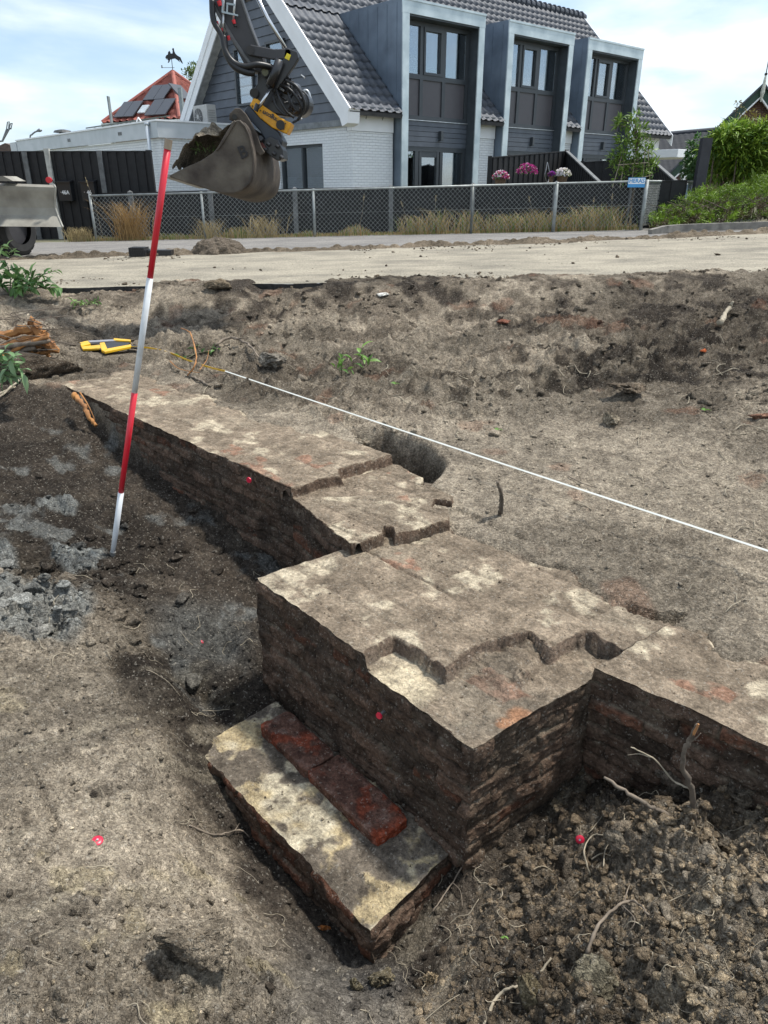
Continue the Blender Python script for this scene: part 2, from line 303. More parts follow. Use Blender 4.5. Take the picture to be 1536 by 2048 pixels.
    for (px0,py0,px1,py1,z_) in ((335,1735,385,1800,-1.93),(385,1740,450,1800,-1.97),(60,1540,110,1640,-1.82),(420,1600,500,1700,-2.15)):
        g0,g1=atz(px0,py0,z_)[:2],atz(px1,py1,z_)[:2]; n-=m*.014*ss(.016,.004,dpl(X,Y,[(g0,g1)])+.006*fbm(X*30,Y*30,2,410))
    fl=np.maximum(blob(X,Y,atz(215,698,-1.42),.42),blob(X,Y,atz(440,745,-1.42),.22)); n=n*(1-.85*fl)-.02*fl
    z=L*m+U*out+n; LP=lap(X,Y)
    for d,zt in ((dA,-1.45),(dS,-1.51),(dB,-1.57)):
        z=np.where((sd<.03)&(d>.0),np.minimum(z,zt-.03+.042*LP),z)
    for d,zt in ((dB,-1.63),): z=np.where((seg_dist(X,Y,[B0,B1,B2,B3])>0)&(Y<2.6),np.minimum(z,-1.68),z)
    # edge towards the road: ragged, dives under the asphalt
    rb=ss(8.1,8.95,Y+.15*fbm(X*1.5,Y*1.5,3,18)); z=z*(1-rb)+(GZ(X)+.012+n*.55)*rb
    dip=np.clip(np.maximum(ss(.85,.5,np.abs(X+3.5)),ss(.55,.3,np.abs(X+1.15)))+.5*fbm(X*5,Y*5,3,21)-.1,0,1)*ss(8.5,8.8,Y); z=z-.075*dip
    ey=9.18+.22*fbm(X*.8,X*0,3,19)-.03*np.clip(X,-9,9)+.22*fbm(X*2.5,Y*2.5,3,20)
    z=z-.6*ss(0,.7,Y-ey)
    if not full: return z
    # ---- colour: dampness, shade painted in the hole, darker wall feet, clay, dust
    k=fbm(X*2.2,Y*2.2,5,50); k2=fbm(X*7,Y*7,4,60)
    dry=np.array([.272,.236,.188]); mid=np.array([.150,.127,.100]); wet_dark=np.array([.047,.039,.032]); cl=np.array([.225,.24,.238]); ash=np.array([.095,.092,.088])
    damp_dark_pit=m*np.clip(ss(2.05,2.85,Y+.35*X)*1.0+ss(-.05,.35,X)*.70*ss(2.6,2.2,Y),0,1)
    f0=seg_dist(X,Y,[A0,A1,S1,B0,F0,F1,F2,B1,B2,C1,C2,B3,B4,A2]); damp_dark_pit=np.maximum(damp_dark_pit,m*ss(-.32,-.05,f0+k2*.08))  # darker band along the masonry feet
    damp_dark_pit=np.maximum(damp_dark_pit,m*blob(X,Y,atz(440,1420,-2.25),.34)*1.2); damp_dark_pit*=1-.85*m*ss(.30,.75,X-.2*Y+.15)*ss(1.95,1.5,Y+.25*(X-.9))  # darker in the trench, paler on the loose spoil
    damp_shade_up=out*(ss(-.08,.25,k+k2*.5)*.48*ss(4.3,5.6,Y)+.12*ss(6.2,7.5,Y)+blob(X,Y,atz(1350,640,-1.2),1.3)*.45+blob(X,Y,atz(850,590,-1.2),.8)*.5+blob(X,Y,atz(550,590,-1.2),1.0)*.35+blob(X,Y,atz(1450,740,-1.28),.8)*.35+churn*.22*ss(-.1,.3,k2+.6*k)+ss(-.02,.1,hd)*1.1)  # damp patches; last term paints the hole's shade into its colour
    d=np.clip(damp_dark_pit+damp_shade_up+.28*k2,0,1)
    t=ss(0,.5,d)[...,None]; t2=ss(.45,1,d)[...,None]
    base=(dry*(1-t)+mid*t)*(1-t2)+wet_dark*t2
    base=base*(1+.55*ss(-.35,.45,fbm(X*1.1+3,Y*1.1,4,55)+.4*k)[...,None]-.25)
    c=ss(.25,.8,clay+.3*k2)[...,None]*m[...,None]; base=base*(1-c*.8)+cl*c*.8
    ck=ss(.28,.5,fbm(X*5+3,Y*5,4,90))[...,None]*m[...,None]*ss(2.0,3.2,Y)[...,None]*.5; base=base*(1-ck)+cl*ck
    cb=(blob(X,Y,atz(400,1250,-1.95),.22,.6)*m)[...,None]*.4; base=base*(1-cb)+cl*.8*cb
    # layered smears and darker scraped bands following the digging direction on the left slope
    sm=m*ss(.10,.42,fbm((X*.66+Y*.75)*2.2,(X*.75-Y*.66)*9,4,177))*ss(3.2,2.2,Y)*ss(.4,.0,X); sm=sm[...,None]*.55; base=base*(1-sm)+np.array([.115,.10,.082])*sm
    sm2=m*ss(.25,.5,fbm((X*.66+Y*.75)*3+4,(X*.75-Y*.66)*13,4,178))*ss(3.2,2.2,Y); sm2=sm2[...,None]*.35; base=base*(1-sm2)+np.array([.36,.32,.25])*sm2
    # lime and sand scatter on the left slope
    sp=(m*ss(.35,.55,fbm(X*6,Y*6,4,70))*ss(3,1.5,Y)*ss(.0,-.3,X))[...,None]*.55; base=base*(1-sp)+np.array([.42,.36,.24])*sp
    gr=(m*ss(-.25,-.05,X*1.0+.15)*ss(.12,.0,X)*ss(1.7,1.4,Y))[...,None]*.5; base=base*(1-gr)+ash*gr*1.6
    br=(out*ss(.45,.6,fbm(X*3+9,Y*3,3,99)))[...,None]*.35; base=base*(1-br)+np.array([.22,.11,.07])*br
    return z,base,m
U_=np.linspace(-1,1,900); yy=[.12]
while yy[-1]<9.95: yy.append(yy[-1]+.0038*(yy[-1]+.75))
yy=np.array(yy); X=U_[None,:]*(yy[:,None]*.86+1.15); Yg=np.repeat(yy[:,None],len(U_),1)
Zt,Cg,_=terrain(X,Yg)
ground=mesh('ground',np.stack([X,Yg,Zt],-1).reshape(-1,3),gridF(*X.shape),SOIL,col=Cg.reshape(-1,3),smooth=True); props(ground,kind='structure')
# plain earth that carries on outside the dig
ex=[];ef=[]
xs_=[-400,-60,-14,-9.6]
def quad(a,b,c,d): 
    k=len(ex); ex.extend([a,b,c,d]); ef.append((k,k+1,k+2,k+3))
quad((-400,-200,-1.7),(400,-200,-1.7),(400,.14,-1.62),(-400,.14,-1.75))
for sg in (-1,1):
    for i in range(0,10):
        y0=.12+i*.96; y1=y0+.96; xa=sg*(y0*.86+1.1); xb=sg*(y1*.86+1.1); zz=-1.5 if sg<0 else -1.45; z0=zz+(GZ(sg*9)-.05-zz)*i/10; z1=zz+(GZ(sg*9)-.05-zz)*(i+1)/10
        q=[(xa,y0,z0),(sg*400,y0,z0),(sg*400,y1,z1),(xb,y1,z1)]
        quad(*(q if sg>0 else q[::-1]))
EARTH=mat('earth_plain',(.16,.13,.09),.95,scale=3,c2=(.08,.10,.045),bump=.02,bscale=12)
props(mesh('surrounding_ground',ex,ef,EARTH),kind='structure')
gx=np.array([-400,-100,-40,-14,-11,-8,-6,-4,-2,0,2,4,6,8,10,13,16,40,100,400.]); gy=np.array([9.6,12,16,20,40,120,500.])
GX,GY=np.meshgrid(gx,gy); props(mesh('terrain',np.stack([GX,GY,GZ(GX)-.035],-1).reshape(-1,3),gridF(*GX.shape),EARTH),kind='structure')
# road
def sheet(name,x0,x1,yn,yf,dz,m,nx=160,ny=24,disp=0):
    xs=np.linspace(x0,x1,nx); t=np.linspace(0,1,ny); XX=np.repeat(xs[None,:],ny,0); YY=yn(XX)*(1-t[:,None])+yf(XX)*t[:,None]
    ZZ=GZ(XX)+dz+disp*fbm(XX*.9,YY*.9,3,12)
    return props(mesh(name,np.stack([XX,YY,ZZ],-1).reshape(-1,3),gridF(ny,nx),m,smooth=True),kind='structure')
def road_mat(name,c1,c2,c3,streak=True):
    m=bpy.data.materials.new(name); m.use_nodes=True; t=m.node_tree; n=t.nodes; l=t.links; p=n['Principled BSDF']; p.inputs['Roughness'].default_value=.93; p.inputs['Specular IOR Level'].default_value=.2
    tcn=n.new('ShaderNodeTexCoord'); mpn=n.new('ShaderNodeMapping'); mpn.inputs['Scale'].default_value=(.7,1.2,1) if streak else (1,1,1); l.new(tcn.outputs['Object'],mpn.inputs[0])
    a=n.new('ShaderNodeTexNoise'); a.inputs['Scale'].default_value=1.6; a.inputs['Detail'].default_value=9; a.inputs['Roughness'].default_value=.62; l.new(mpn.outputs[0],a.inputs['Vector'])
    b=n.new('ShaderNodeTexNoise'); b.inputs['Scale'].default_value=45; b.inputs['Detail'].default_value=5; b.inputs['Roughness'].default_value=.75; l.new(tcn.outputs['Object'],b.inputs['Vector'])
    r=n.new('ShaderNodeValToRGB'); e=r.color_ramp.elements; e[0].position=.34; e[0].color=(*c2,1); e[1].position=.62; e[1].color=(*c1,1); l.new(a.outputs[0],r.inputs[0])
    r2=n.new('ShaderNodeValToRGB'); e=r2.color_ramp.elements; e[0].position=.33; e[0].color=(.45,.44,.43,1); e[1].position=.62; e[1].color=(1.3,1.28,1.25,1); l.new(b.outputs[0],r2.inputs[0])
    q=n.new('ShaderNodeMix'); q.data_type='RGBA'; q.blend_type='MULTIPLY'; q.inputs[0].default_value=1; l.new(r.outputs[0],q.inputs[6]); l.new(r2.outputs[0],q.inputs[7]); l.new(q.outputs[2],p.inputs['Base Color'])
    bu=n.new('ShaderNodeBump'); bu.inputs['Distance'].default_value=.012; l.new(b.outputs[0],bu.inputs['Height']); l.new(bu.outputs[0],p.inputs['Normal']); return m
ROAD=road_mat('dusty_asphalt',(.36,.328,.262),(.215,.198,.162),None); PATH=road_mat('grey_asphalt',(.25,.24,.225),(.17,.165,.16),None)
yfar=lambda x:14.15+.10*np.clip(x,-12,12)-.0+.012*np.clip(x,0,12)**2
sheet('road',-40,40,lambda x:9.0+.05*np.sin(x*2.1)+.03*np.sin(x*7.3)-.035*x,lambda x:yfar(x)+.05,0,ROAD,260,60)
sheet('footpath',-40,40,lambda x:yfar(x)-.6,lambda x:x*0+18.6+np.clip(x-6,0,30)*.12,-.004,PATH,200,20)
# mud left along the far edge of the road
def mud(name,x0,x1,yc,wd,h,seed,label_struct=True,nx=600,ny=50):
    xs=np.linspace(x0,x1,nx); v=np.linspace(-1,1,ny); XX=np.repeat(xs[None,:],ny,0); YY=yc(XX)+v[:,None]*wd
    env=np.clip(1-np.abs(v[:,None]+.5*fbm(XX*.9,XX*0,2,seed))*1.1,0,1); w1,i1=wor(XX*7,YY*7,seed); w2,i2=wor(XX*17,YY*17,seed+1)
    hh=env*(h*(.35+.9*np.clip(fbm(XX*1.3,YY*1.3,4,seed+2)+.25,0,1))+h*.55*np.sqrt(np.clip(1-(w1/.7)**2,0,1))*(i1>.45)+h*.25*np.sqrt(np.clip(1-(w2/.7)**2,0,1)))-.03
    k=fbm(XX*3,YY*3,4,seed+7); c=np.array([.17,.14,.105])*(1+.6*k[...,None])
    return props(mesh(name,np.stack([XX,YY,GZ(XX)+hh],-1).reshape(-1,3),gridF(ny,nx),SOIL,col=c.reshape(-1,3),smooth=True),kind='structure')
mud('mud_verge',-11,13,lambda x:yfar(x)+.25,.42,.085,200)

xs=np.linspace(-14,14,400); yb_=9.0+.05*np.sin(xs*2.1)+.03*np.sin(xs*7.3)-.035*xs
V=np.concatenate([np.stack([xs,yb_-.004+.01*np.sin(xs*40),GZ(xs)-.002],-1),np.stack([xs,yb_-.03,GZ(xs)-.3],-1)]); k=np.arange(399)
props(mesh('road_edge',V,np.stack([k,k+1,400+k+1,400+k],1),mat('broken_asphalt',(.035,.033,.031),.9,var=.3,scale=20,bump=.015,bscale=30)),kind='structure')
# ================================================================ MASONRY
def bricks(u,v,seed=0,bl=.235,bh=.062,jt=.010):
    cr_=np.floor(v/bh); off=(cr_%2)*bl*.5+h2(cr_,cr_*0,seed)*.04; k=np.floor((u+off)/bl); fu=(u+off)-k*bl; fv=v-cr_*bh
    d=np.minimum(np.minimum(fu,bl-fu),np.minimum(fv,bh-fv)); return d,h2(k,cr_,seed+3),h2(k,cr_,seed+4)
def wobble(P):
    x,y,z=P[...,0]*7,P[...,1]*7,P[...,2]*7
    a=.018; return P+np.stack([vn3(x,y,z,1),vn3(x,y,z,2),vn3(x+9,y,z,3)*.6],-1)*a+np.stack([vn3(x*4,y*4,z*4,4),vn3(x*4,y*4,z*4,5),vn3(x*4,y*4,z*4,6)*.5],-1)*.012
DIRT=np.array([.066,.050,.039]); RED=np.array([.145,.062,.038]); BRN=np.array([.118,.078,.057]); LIME=np.array([.41,.36,.275]); DUST=np.array([.190,.155,.118]); PALE=np.array([.275,.236,.182])
def panel(name,p,q,zb,zt,parent,seed=0,red=.12,light=0.,res=.007,relief=1.0,inn=None,dirt=None):
    """vertical brick face from p to q (outward normal to the right of p->q seen from above is computed towards the pit)"""
    p=np.array(p,float);q=np.array(q,float); Ln=np.hypot(*(q-p)); t=(q-p)/Ln; n=np.array([t[1],-t[0]])
    if inn is not None: n=-n
    nu=max(4,int(Ln/res)); zt_=zt if callable(zt) else (lambda u:np.full_like(u,zt)); u=np.linspace(0,Ln,nu); H=float(np.max(zt_(u))-zb); nv=max(4,int(H/res)); v=np.linspace(0,1,nv)
    UU=np.repeat(u[None,:],nv,0); top=zt_(UU); ZZ=zb+(top-zb)*v[:,None]; dtop=top-ZZ
    d,r1,r2=bricks(UU,-(ZZ-(-1.45))+50*.062+.0,seed)
    edge=np.minimum(np.minimum(UU,Ln-UU)/.012,dtop/.012).clip(0,1)
    jn=fbm(UU*14,ZZ*14,3,seed+20)
    rel=(-.014*(1-ss(.001,.007,d+jn*.003))+ (r1-.5)*.022 + .009*fbm(UU*12,ZZ*12,4,seed+9)+.006*fbm(UU*45,ZZ*45,3,seed+10))*relief*edge
    P=np.stack([p[0]+t[0]*UU+n[0]*rel,p[1]+t[1]*UU+n[1]*rel,ZZ],-1); 
    W=wobble(np.stack([p[0]+t[0]*UU,p[1]+t[1]*UU,ZZ],-1))-np.stack([p[0]+t[0]*UU,p[1]+t[1]*UU,ZZ],-1); P=P+W
    k=fbm(UU*5,ZZ*5,4,seed+30); k2=fbm(UU*16,ZZ*16,4,seed+31)
    isr=.75*((r2<red*.8)&(k2+k*.6>-.12)).astype(float)*ss(.003,.010,d+jn*.003); isr=isr*ss(-.1,.25,k2+.15)
    joint=(1-ss(.001,.006,d+jn*.003))
    c=np.broadcast_to(DIRT if dirt is None else np.array(dirt),UU.shape+(3,))*(1+.5*k2[...,None])
    bb=ss(-.35,.35,k+.8*(r1-.5))[...,None]*(1-joint[...,None]); c=c*(1-bb*.65)+BRN*(.6+.8*r1[...,None])*bb*.65
    c=c*(1-isr[...,None])+(RED*(.6+.6*r1[...,None]))*isr[...,None]
    jl=(joint*ss(-.1,.3,k2+.2*k))[...,None]*.5; c=c*(1-jl)+LIME*.45*jl
    if light: lm=(ss(.25-light,.55,k2+k*.3))[...,None]*light; c=c*(1-lm)+LIME*.6*lm
    return mesh(name,P.reshape(-1,3),gridF(nv,nu),MASON,parent,col=np.clip(c,0,1).reshape(-1,3),smooth=True)
def topcol(X,Y,seed,lime=.5,red=.06,dark=0,dust=1.0):
    a=(X*.69-Y*.724);b=(X*.724+Y*.69)
    k=fbm(X*3.2,Y*3.2,5,seed); k2=fbm(X*11,Y*11,5,seed+1); k3=fbm(X*4.4+3,Y*4.4+8,5,seed+2,.6)
    d,r1,r2=bricks(a,b*.55,seed+3,.24,.062,.01)
    c=np.broadcast_to(DUST*dust,X.shape+(3,))*(1+.35*k2[...,None]+.24*(r1[...,None]-.5))
    t=ss(.10,.55,k)[...,None]*.6; c=c*(1-t)+PALE*t
    l=(ss(.60-lime,.85-lime,k3+.55*k2))[...,None]; c=c*(1-l*.85)+LIME*(1+.3*k2[...,None])*l*.85
    rr=((r2<red)*ss(.0,.3,k2+.1))[...,None]*.7; c=c*(1-rr)+np.array([.24,.125,.085])*rr
    if dark: dd=(ss(.0,.45,k+dark-.5+.3*k2))[...,None]*.85; c=c*(1-dd)+np.array([.062,.055,.048])*dd
    j=((1-ss(.0,.006,d))*ss(-.3,.2,k))[...,None]*.35; c=c*(1-j)+DIRT*1.8*j
    return np.clip(c,0,1)
def topq(name,c4,zf,parent,seed=0,res=.008,colf=None,amp=.006,back=False,**kw):
    a,b,c,d=[np.array(q,float) for q in c4]; nu=int(max(np.hypot(*(b-a)),np.hypot(*(c-d)))/res);nv=int(max(np.hypot(*(d-a)),np.hypot(*(c-b)))/res)
    u=np.linspace(0,1,nu)[None,:,None];v=np.linspace(0,1,nv)[:,None,None]; P=(a*(1-u)+b*u)*(1-v)+(d*(1-u)+c*u)*v; X=P[...,0];Y=P[...,1]
    Z=zf(X,Y) if callable(zf) else np.full(X.shape,zf)
    e=np.minimum(np.minimum(u,1-u)*nu*res,np.minimum(v,1-v)*nv*res)[...,0]; ed=ss(0,.03,e)
    aa=(X*.69-Y*.724);bb=(X*.724+Y*.69); dd,r1,_=bricks(aa,bb*.55,seed+3,.24,.062)
    Z=Z+ed*(amp*fbm(X*6,Y*6,4,seed+40)+amp*.8*fbm(X*25,Y*25,4,seed+41)+.005*(r1-.5)-.005*(1-ss(0,.007,dd)))
    if back: Z=Z-.075*lap(X,Y)
    Q=np.stack([X,Y,Z],-1); Q=wobble(Q); base=np.stack([X,Y,np.full(X.shape,float(zf) if not callable(zf) else 0)],-1)
    C=topcol(X,Y,seed,**kw)
    if colf is not None: C=colf(X,Y,Z,C)
    return mesh(name,Q.reshape(-1,3),gridF(*X.shape),MASON,parent,col=C.reshape(-1,3),smooth=True)
fw=thing('brick_foundation','long excavated brick foundation wall with stepped top, square pier and worn lime mortar patches','foundation',(0,3,-1.6))
# back wall
def W(px,py,z=-1.57): return tuple(atz(px,py,z)[:2])
PA1=[tuple(A0-np.array([.2,-.2])),tuple(A1),W(640,957,-1.45),W(684,950,-1.45),W(680,938,-1.45),W(786,909,-1.45),tuple(A2+np.array([-.3,.3])),tuple(A0+(A2-A1)+np.array([.2,.2]))]
PS1=[tuple(A1+np.array([-.1,.1])),tuple(A1),W(700,1088,-1.51),W(719,1087,-1.51),W(764,1066,-1.51),W(768,1050,-1.51),W(784,1050,-1.51),W(790,1067,-1.51),W(899,1041,-1.51),W(897,1018,-1.51),W(868,1013,-1.51),W(872,1001,-1.51),W(906,1004,-1.51),W(908,990,-1.51),W(846,970,-1.51),W(848,958,-1.51),W(788,925,-1.51),tuple(A2+np.array([-.2,.2]))]
def zstep(X,Y):
    a=seg_dist(X,Y,PA1)+.005*fbm(X*20,Y*20,3,170); s_=seg_dist(X,Y,PS1)+.005*fbm(X*20,Y*20,3,171)
    z=-1.60+.09*ss(-.004,.004,s_); t=ss(-.004,.004,a); return z*(1-t)-1.45*t
def cstep(X,Y,Z,C):
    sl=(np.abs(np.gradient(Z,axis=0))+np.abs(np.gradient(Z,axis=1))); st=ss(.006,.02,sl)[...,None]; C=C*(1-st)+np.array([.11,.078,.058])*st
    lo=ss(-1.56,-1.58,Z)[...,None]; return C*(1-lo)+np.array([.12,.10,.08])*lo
AB=A0+(A1-A0)*.8; u_=(A2-A1)
topq('wall_top',[A0,AB,AB+u_,A0+u_],-1.45,fw,1,.011,back=True,lime=.42,red=.05,dust=1.15)
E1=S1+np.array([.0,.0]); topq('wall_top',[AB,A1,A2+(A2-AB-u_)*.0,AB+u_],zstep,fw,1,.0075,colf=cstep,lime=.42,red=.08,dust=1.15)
panel('wall_face',A0,A1,-2.35,-1.45,fw,1,red=.20,res=.009)
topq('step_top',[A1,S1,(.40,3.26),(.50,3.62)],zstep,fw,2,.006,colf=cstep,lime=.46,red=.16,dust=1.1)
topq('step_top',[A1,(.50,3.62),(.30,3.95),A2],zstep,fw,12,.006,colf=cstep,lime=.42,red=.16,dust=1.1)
panel('step_face',A1,S1,-2.45,-1.51,fw,2,red=.22,res=.008)
panel('step_end',S1,(.40,3.26),-1.75,-1.60,fw,6,red=.2)
# pier and ledge: broken edge of the top course
def W(px,py,z=-1.57): return tuple(atz(px,py,z)[:2])
LED=[W(600,1335),W(714,1320),W(735,1300),W(788,1272),W(892,1340),W(948,1292),W(1062,1262),W(1101,1300),W(1174,1262),W(1248,1298),W(1195,1331),(.80,2.05),(.9,1.6),(.3,1.5),(-.3,1.9)]
LED2=[W(944,1292),W(1012,1345),W(1088,1306),W(1062,1258),W(1000,1270)]
def zpier(X,Y):
    s_=seg_dist(X,Y,LED)+.006*fbm(X*22,Y*22,4,7); s2=seg_dist(X,Y,LED2)+.012*fbm(X*14,Y*14,3,8)
    z=-1.57-.062*ss(-.003,.004,s_); z=np.maximum(z,-1.632+.030*ss(-.025,.012,s2)*(.7+.8*fbm(X*18,Y*18,3,71)))
    hole=blob(X,Y,atz(1195,1300,-1.63),.05); z=z-.03*hole*(z<-1.6)
    low=z<-1.60; z=z+low*.007*fbm(X*22,Y*22,3,9)
    # long joints between slabs of mortar
    j=np.abs((X*.724+Y*.69)-2.02+.02*fbm(X*5,Y*5,3,17)); z=z-.010*(1-ss(.0,.012,j))*ss(-.3,.1,fbm(X*4,Y*4,2,18)+.1)*(z>-1.6)
    return z
def cpier(X,Y,Z,C):
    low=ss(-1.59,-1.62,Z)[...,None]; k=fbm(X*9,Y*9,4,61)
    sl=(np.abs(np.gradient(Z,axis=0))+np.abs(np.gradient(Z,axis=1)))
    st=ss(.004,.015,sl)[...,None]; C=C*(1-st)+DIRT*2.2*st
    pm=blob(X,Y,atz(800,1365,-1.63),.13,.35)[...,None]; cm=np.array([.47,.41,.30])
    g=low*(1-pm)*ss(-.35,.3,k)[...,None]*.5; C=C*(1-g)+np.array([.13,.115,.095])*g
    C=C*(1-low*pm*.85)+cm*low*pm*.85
    for (px,py,r) in ((1040,1432,.045),(1010,1445,.03)):
        o=blob(X,Y,atz(px,py,-1.63),r,.3)[...,None]*low; C=C*(1-o)+np.array([.27,.15,.09])*o
    return C
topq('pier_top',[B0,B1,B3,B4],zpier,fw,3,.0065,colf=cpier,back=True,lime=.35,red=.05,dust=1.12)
def ztb(u): # top of pier front face steps down at the broken course
    return -1.57-.062*ss(.755,.785,u)
panel('pier_face',B0,B1,-2.30,ztb,fw,3,red=.10,res=.0065)
panel('pier_face',B1,B2,-2.30,-1.632,fw,4,red=.05,res=.0065,light=.12,dirt=(.092,.070,.052),relief=.75)
panel('pier_face',B0,B4,-2.35,-1.57,fw,7,red=.1,inn=1)
topq('side_wall_top',[B2,C1,C2,B3],-1.57,fw,4,.009,back=True,lime=.34,red=.07,dust=1.08)
panel('side_wall_face',B2,C1,-2.3,-1.57,fw,8,red=.10,res=.008,light=.12)
# footing
def cfoot(X,Y,Z,C):
    k=fbm(X*5+1,Y*5,5,601,.6); k2=fbm(X*16,Y*16,4,602); e=dpl(X,Y,[(F0,F1),(F1,F2)])
    C=np.broadcast_to(np.array([.140,.120,.098]),C.shape)*(1+.6*k2[...,None])
    t=ss(-.02,.26,k+.75*k2+.16*ss(.16,.0,e)-.03)[...,None]; och=ss(-.2,.3,fbm(X*8,Y*8,3,603))[...,None]; C=C*(1-t)+(np.array([.40,.36,.275])*(1-och)+np.array([.34,.28,.175])*och)*(1+.35*k2[...,None])*t
    return np.clip(C,0,1)
topq('footing_top',[F0,F1,F2,F3],-2.15,fw,9,.0055,colf=cfoot)
panel('footing_face',F0,F1,-2.5,-2.15,fw,9,red=.30,res=.006)
panel('footing_face',F1,F2,-2.5,-2.15,fw,10,red=.12,res=.006)
panel('footing_face',F0,F3,-2.5,-2.15,fw,11,red=.1,inn=1)
# two bricks standing proud on the footing
def brickblock(name,p,q,wd,z0,h,parent,seed,capred=0):
    p=np.array(p);q=np.array(q);t=(q-p);L=np.hypot(*t);t=t/L;n=np.array([-t[1],t[0]])
    bm=bmesh.new(); bmesh.ops.create_cube(bm,size=1); bmesh.ops.bevel(bm,geom=bm.edges[:],offset=.06,segments=1,affect='EDGES'); bmesh.ops.triangulate(bm,faces=bm.faces[:]); 
    for _ in range(5): bmesh.ops.subdivide_edges(bm,edges=bm.edges[:],cuts=1,use_grid_fill=True) if len(bm.verts)<9000 else None
    V=np.array([v.co[:] for v in bm.verts]); F=[tuple(v.index for v in f.verts) for f in bm.faces]; bm.free()
    a=(V[:,0]+.5)*L; b=(V[:,1]+.5)*wd; c=(V[:,2]+.5)*h; P=np.stack([p[0]+t[0]*a+n[0]*b,p[1]+t[1]*a+n[1]*b,z0+c],-1)
    x,y,z=P.T*1.; P=P+np.stack([vn3(x*18,y*18,z*18,seed),vn3(x*18,y*18,z*18,seed+1),vn3(x*18,y*18,z*18,seed+2)*.8],-1)*.014+np.stack([vn3(x*70,y*70,z*70,seed),vn3(x*70,y*70,z*70,seed+1),vn3(x*70,y*70,z*70,seed+2)],-1)*.004
    k=fbm(P[:,0]*14+P[:,2]*9,P[:,1]*14,4,seed+5); k3=fbm(P[:,0]*30,P[:,1]*30+P[:,2]*20,4,seed+6)
    endm=ss(L-.05-.03*0,L-.0,a+k*.03)*capred+ss(.06,.0,a+b*.6)*.9*(1-capred*.3); r=np.clip(endm+ss(.15,.45,k)*.75,0,1)[:,None]
    C=np.array([.115,.062,.047])*(1+.6*k3[:,None])*(1-r)+np.array([.30,.070,.035])*(.8+.5*k3[:,None])*r
    g=ss(.3,.6,k3)[:,None]*.25; C=C*(1-g)+np.array([.22,.19,.17])*g
    return mesh(name,P,F,MASON,parent,col=np.clip(C,0,1),smooth=True)
b0=atz(520,1468,-2.155)[:2]; b2=atz(752,1700,-2.155)[:2]; bm_=b0+(b2-b0)*.46
brickblock('brick',b0,bm_-(b2-b0)*.012,.150,-2.165,.060,fw,21)
brickblock('brick',bm_,b2,.160,-2.165,.062,fw,25,1)
# ================================================================ ranging pole
MRED=mat('pole_red',(.62,.012,.03),.38,var=.06,scale=9,coat=.2); MWHT=mat('pole_white',(.66,.68,.69),.45,var=.06,scale=14,c2=(.42,.41,.38),mid=.33)
pb=atz(224,1118,-1.83); pt=at(337,283,pb[1]+.02)
rp=thing('ranging_pole','tall red and white banded surveying pole standing in the pit','pole',pb)
pv=pt-pb
for i,(a,b,m_) in enumerate([(-.02,.193,MWHT),(.193,.455,MRED),(.455,.722,MWHT),(.722,.985,MRED)]):
    MB().tube([pb+pv*a,pb+pv*(a+(b-a)*.5),pb+pv*b],[.0135 if i else .011,.0145,.0150],20).build('pole_section',m_,rp,smooth=True)
MB().tube([pb+pv*.985,pb+pv*1.004],[.0165,.0165],20).build('end_cap',mat('cork',(.34,.27,.20),.8,bump=.002,bscale=90),rp)
MB().tube([pb-pv*.03,pb+pv*.022],[.006,.016],16).build('tip',mat('mud_tip',(.22,.215,.20),.8,bump=.003,bscale=120),rp)
# ================================================================ measuring tape
TW=mat('tape_white',(.62,.63,.58),.5,var=.05); TY=mat('tape_yellow',(.72,.42,.015),.42,var=.08,scale=12,c2=(.45,.26,.02),mid=.35); TBK=mat('tape_black',(.012,.012,.013),.45)
mt=thing('measuring_tape','yellow framed tape reel on the soil with its white band stretched along the wall','tape measure',atz(215,695,-1.42))
e0=atz(450,742,-1.35);e1=atz(1536,1101,-1.40); e1=e0+(e1-e0)*1.08
pts=[e0+(e1-e0)*t+np.array([0,0,-.006*math.sin(math.pi*t)]) for t in np.linspace(0,1,60)]
tb=MB()
for i in range(59): tb.beam(pts[i],pts[i+1],.0095,.0012,(0,-.9,1))
tb.build('tape_band',TW,mt)
yt=curve([atz(262,694,-1.40),atz(300,696,-1.41),atz(340,706,-1.42),atz(380,722,-1.415),atz(420,735,-1.41),e0],8); t2=MB()
for i in range(len(yt)-1): t2.beam(yt[i],yt[i+1],.003,.014,(0,0,1))
t2.build('yellow_band',TY,mt)
_zr=float(terrain(np.array([atz(212,694,-1.41)[0]]),np.array([atz(212,694,-1.41)[1]]),False)[0])+.025
def bar(poly,hh=.03,z=_zr):
    P=[atz(x,y,z) for x,y in poly]; return P
for poly,m_,nm,hz in [([(160,690),(176,686),(182,692),(163,697)],TY,'frame',.05),([(163,697),(205,693),(207,700),(166,702)],TY,'frame',.04),([(198,692),(240,684),(262,686),(258,692),(216,702),(200,703)],TBK,'reel',.035),([(176,686),(236,683),(238,686),(180,689)],mat('tape_grey',(.25,.25,.27),.5),'crank',.05),([(203,704),(262,693),(264,697),(210,708)],TY,'frame',.045),([(228,682),(262,685),(262,688),(228,686)],TY,'frame',.06),([(258,692),(284,696),(280,699),(258,697)],TBK,'grip',.03),([(200,691),(210,690),(216,704),(204,706)],TY,'frame',.055)]:
    fixn(MB().prism(bar(poly),(0,0,hz*.5)).build(nm,m_,mt,bevel=.004))
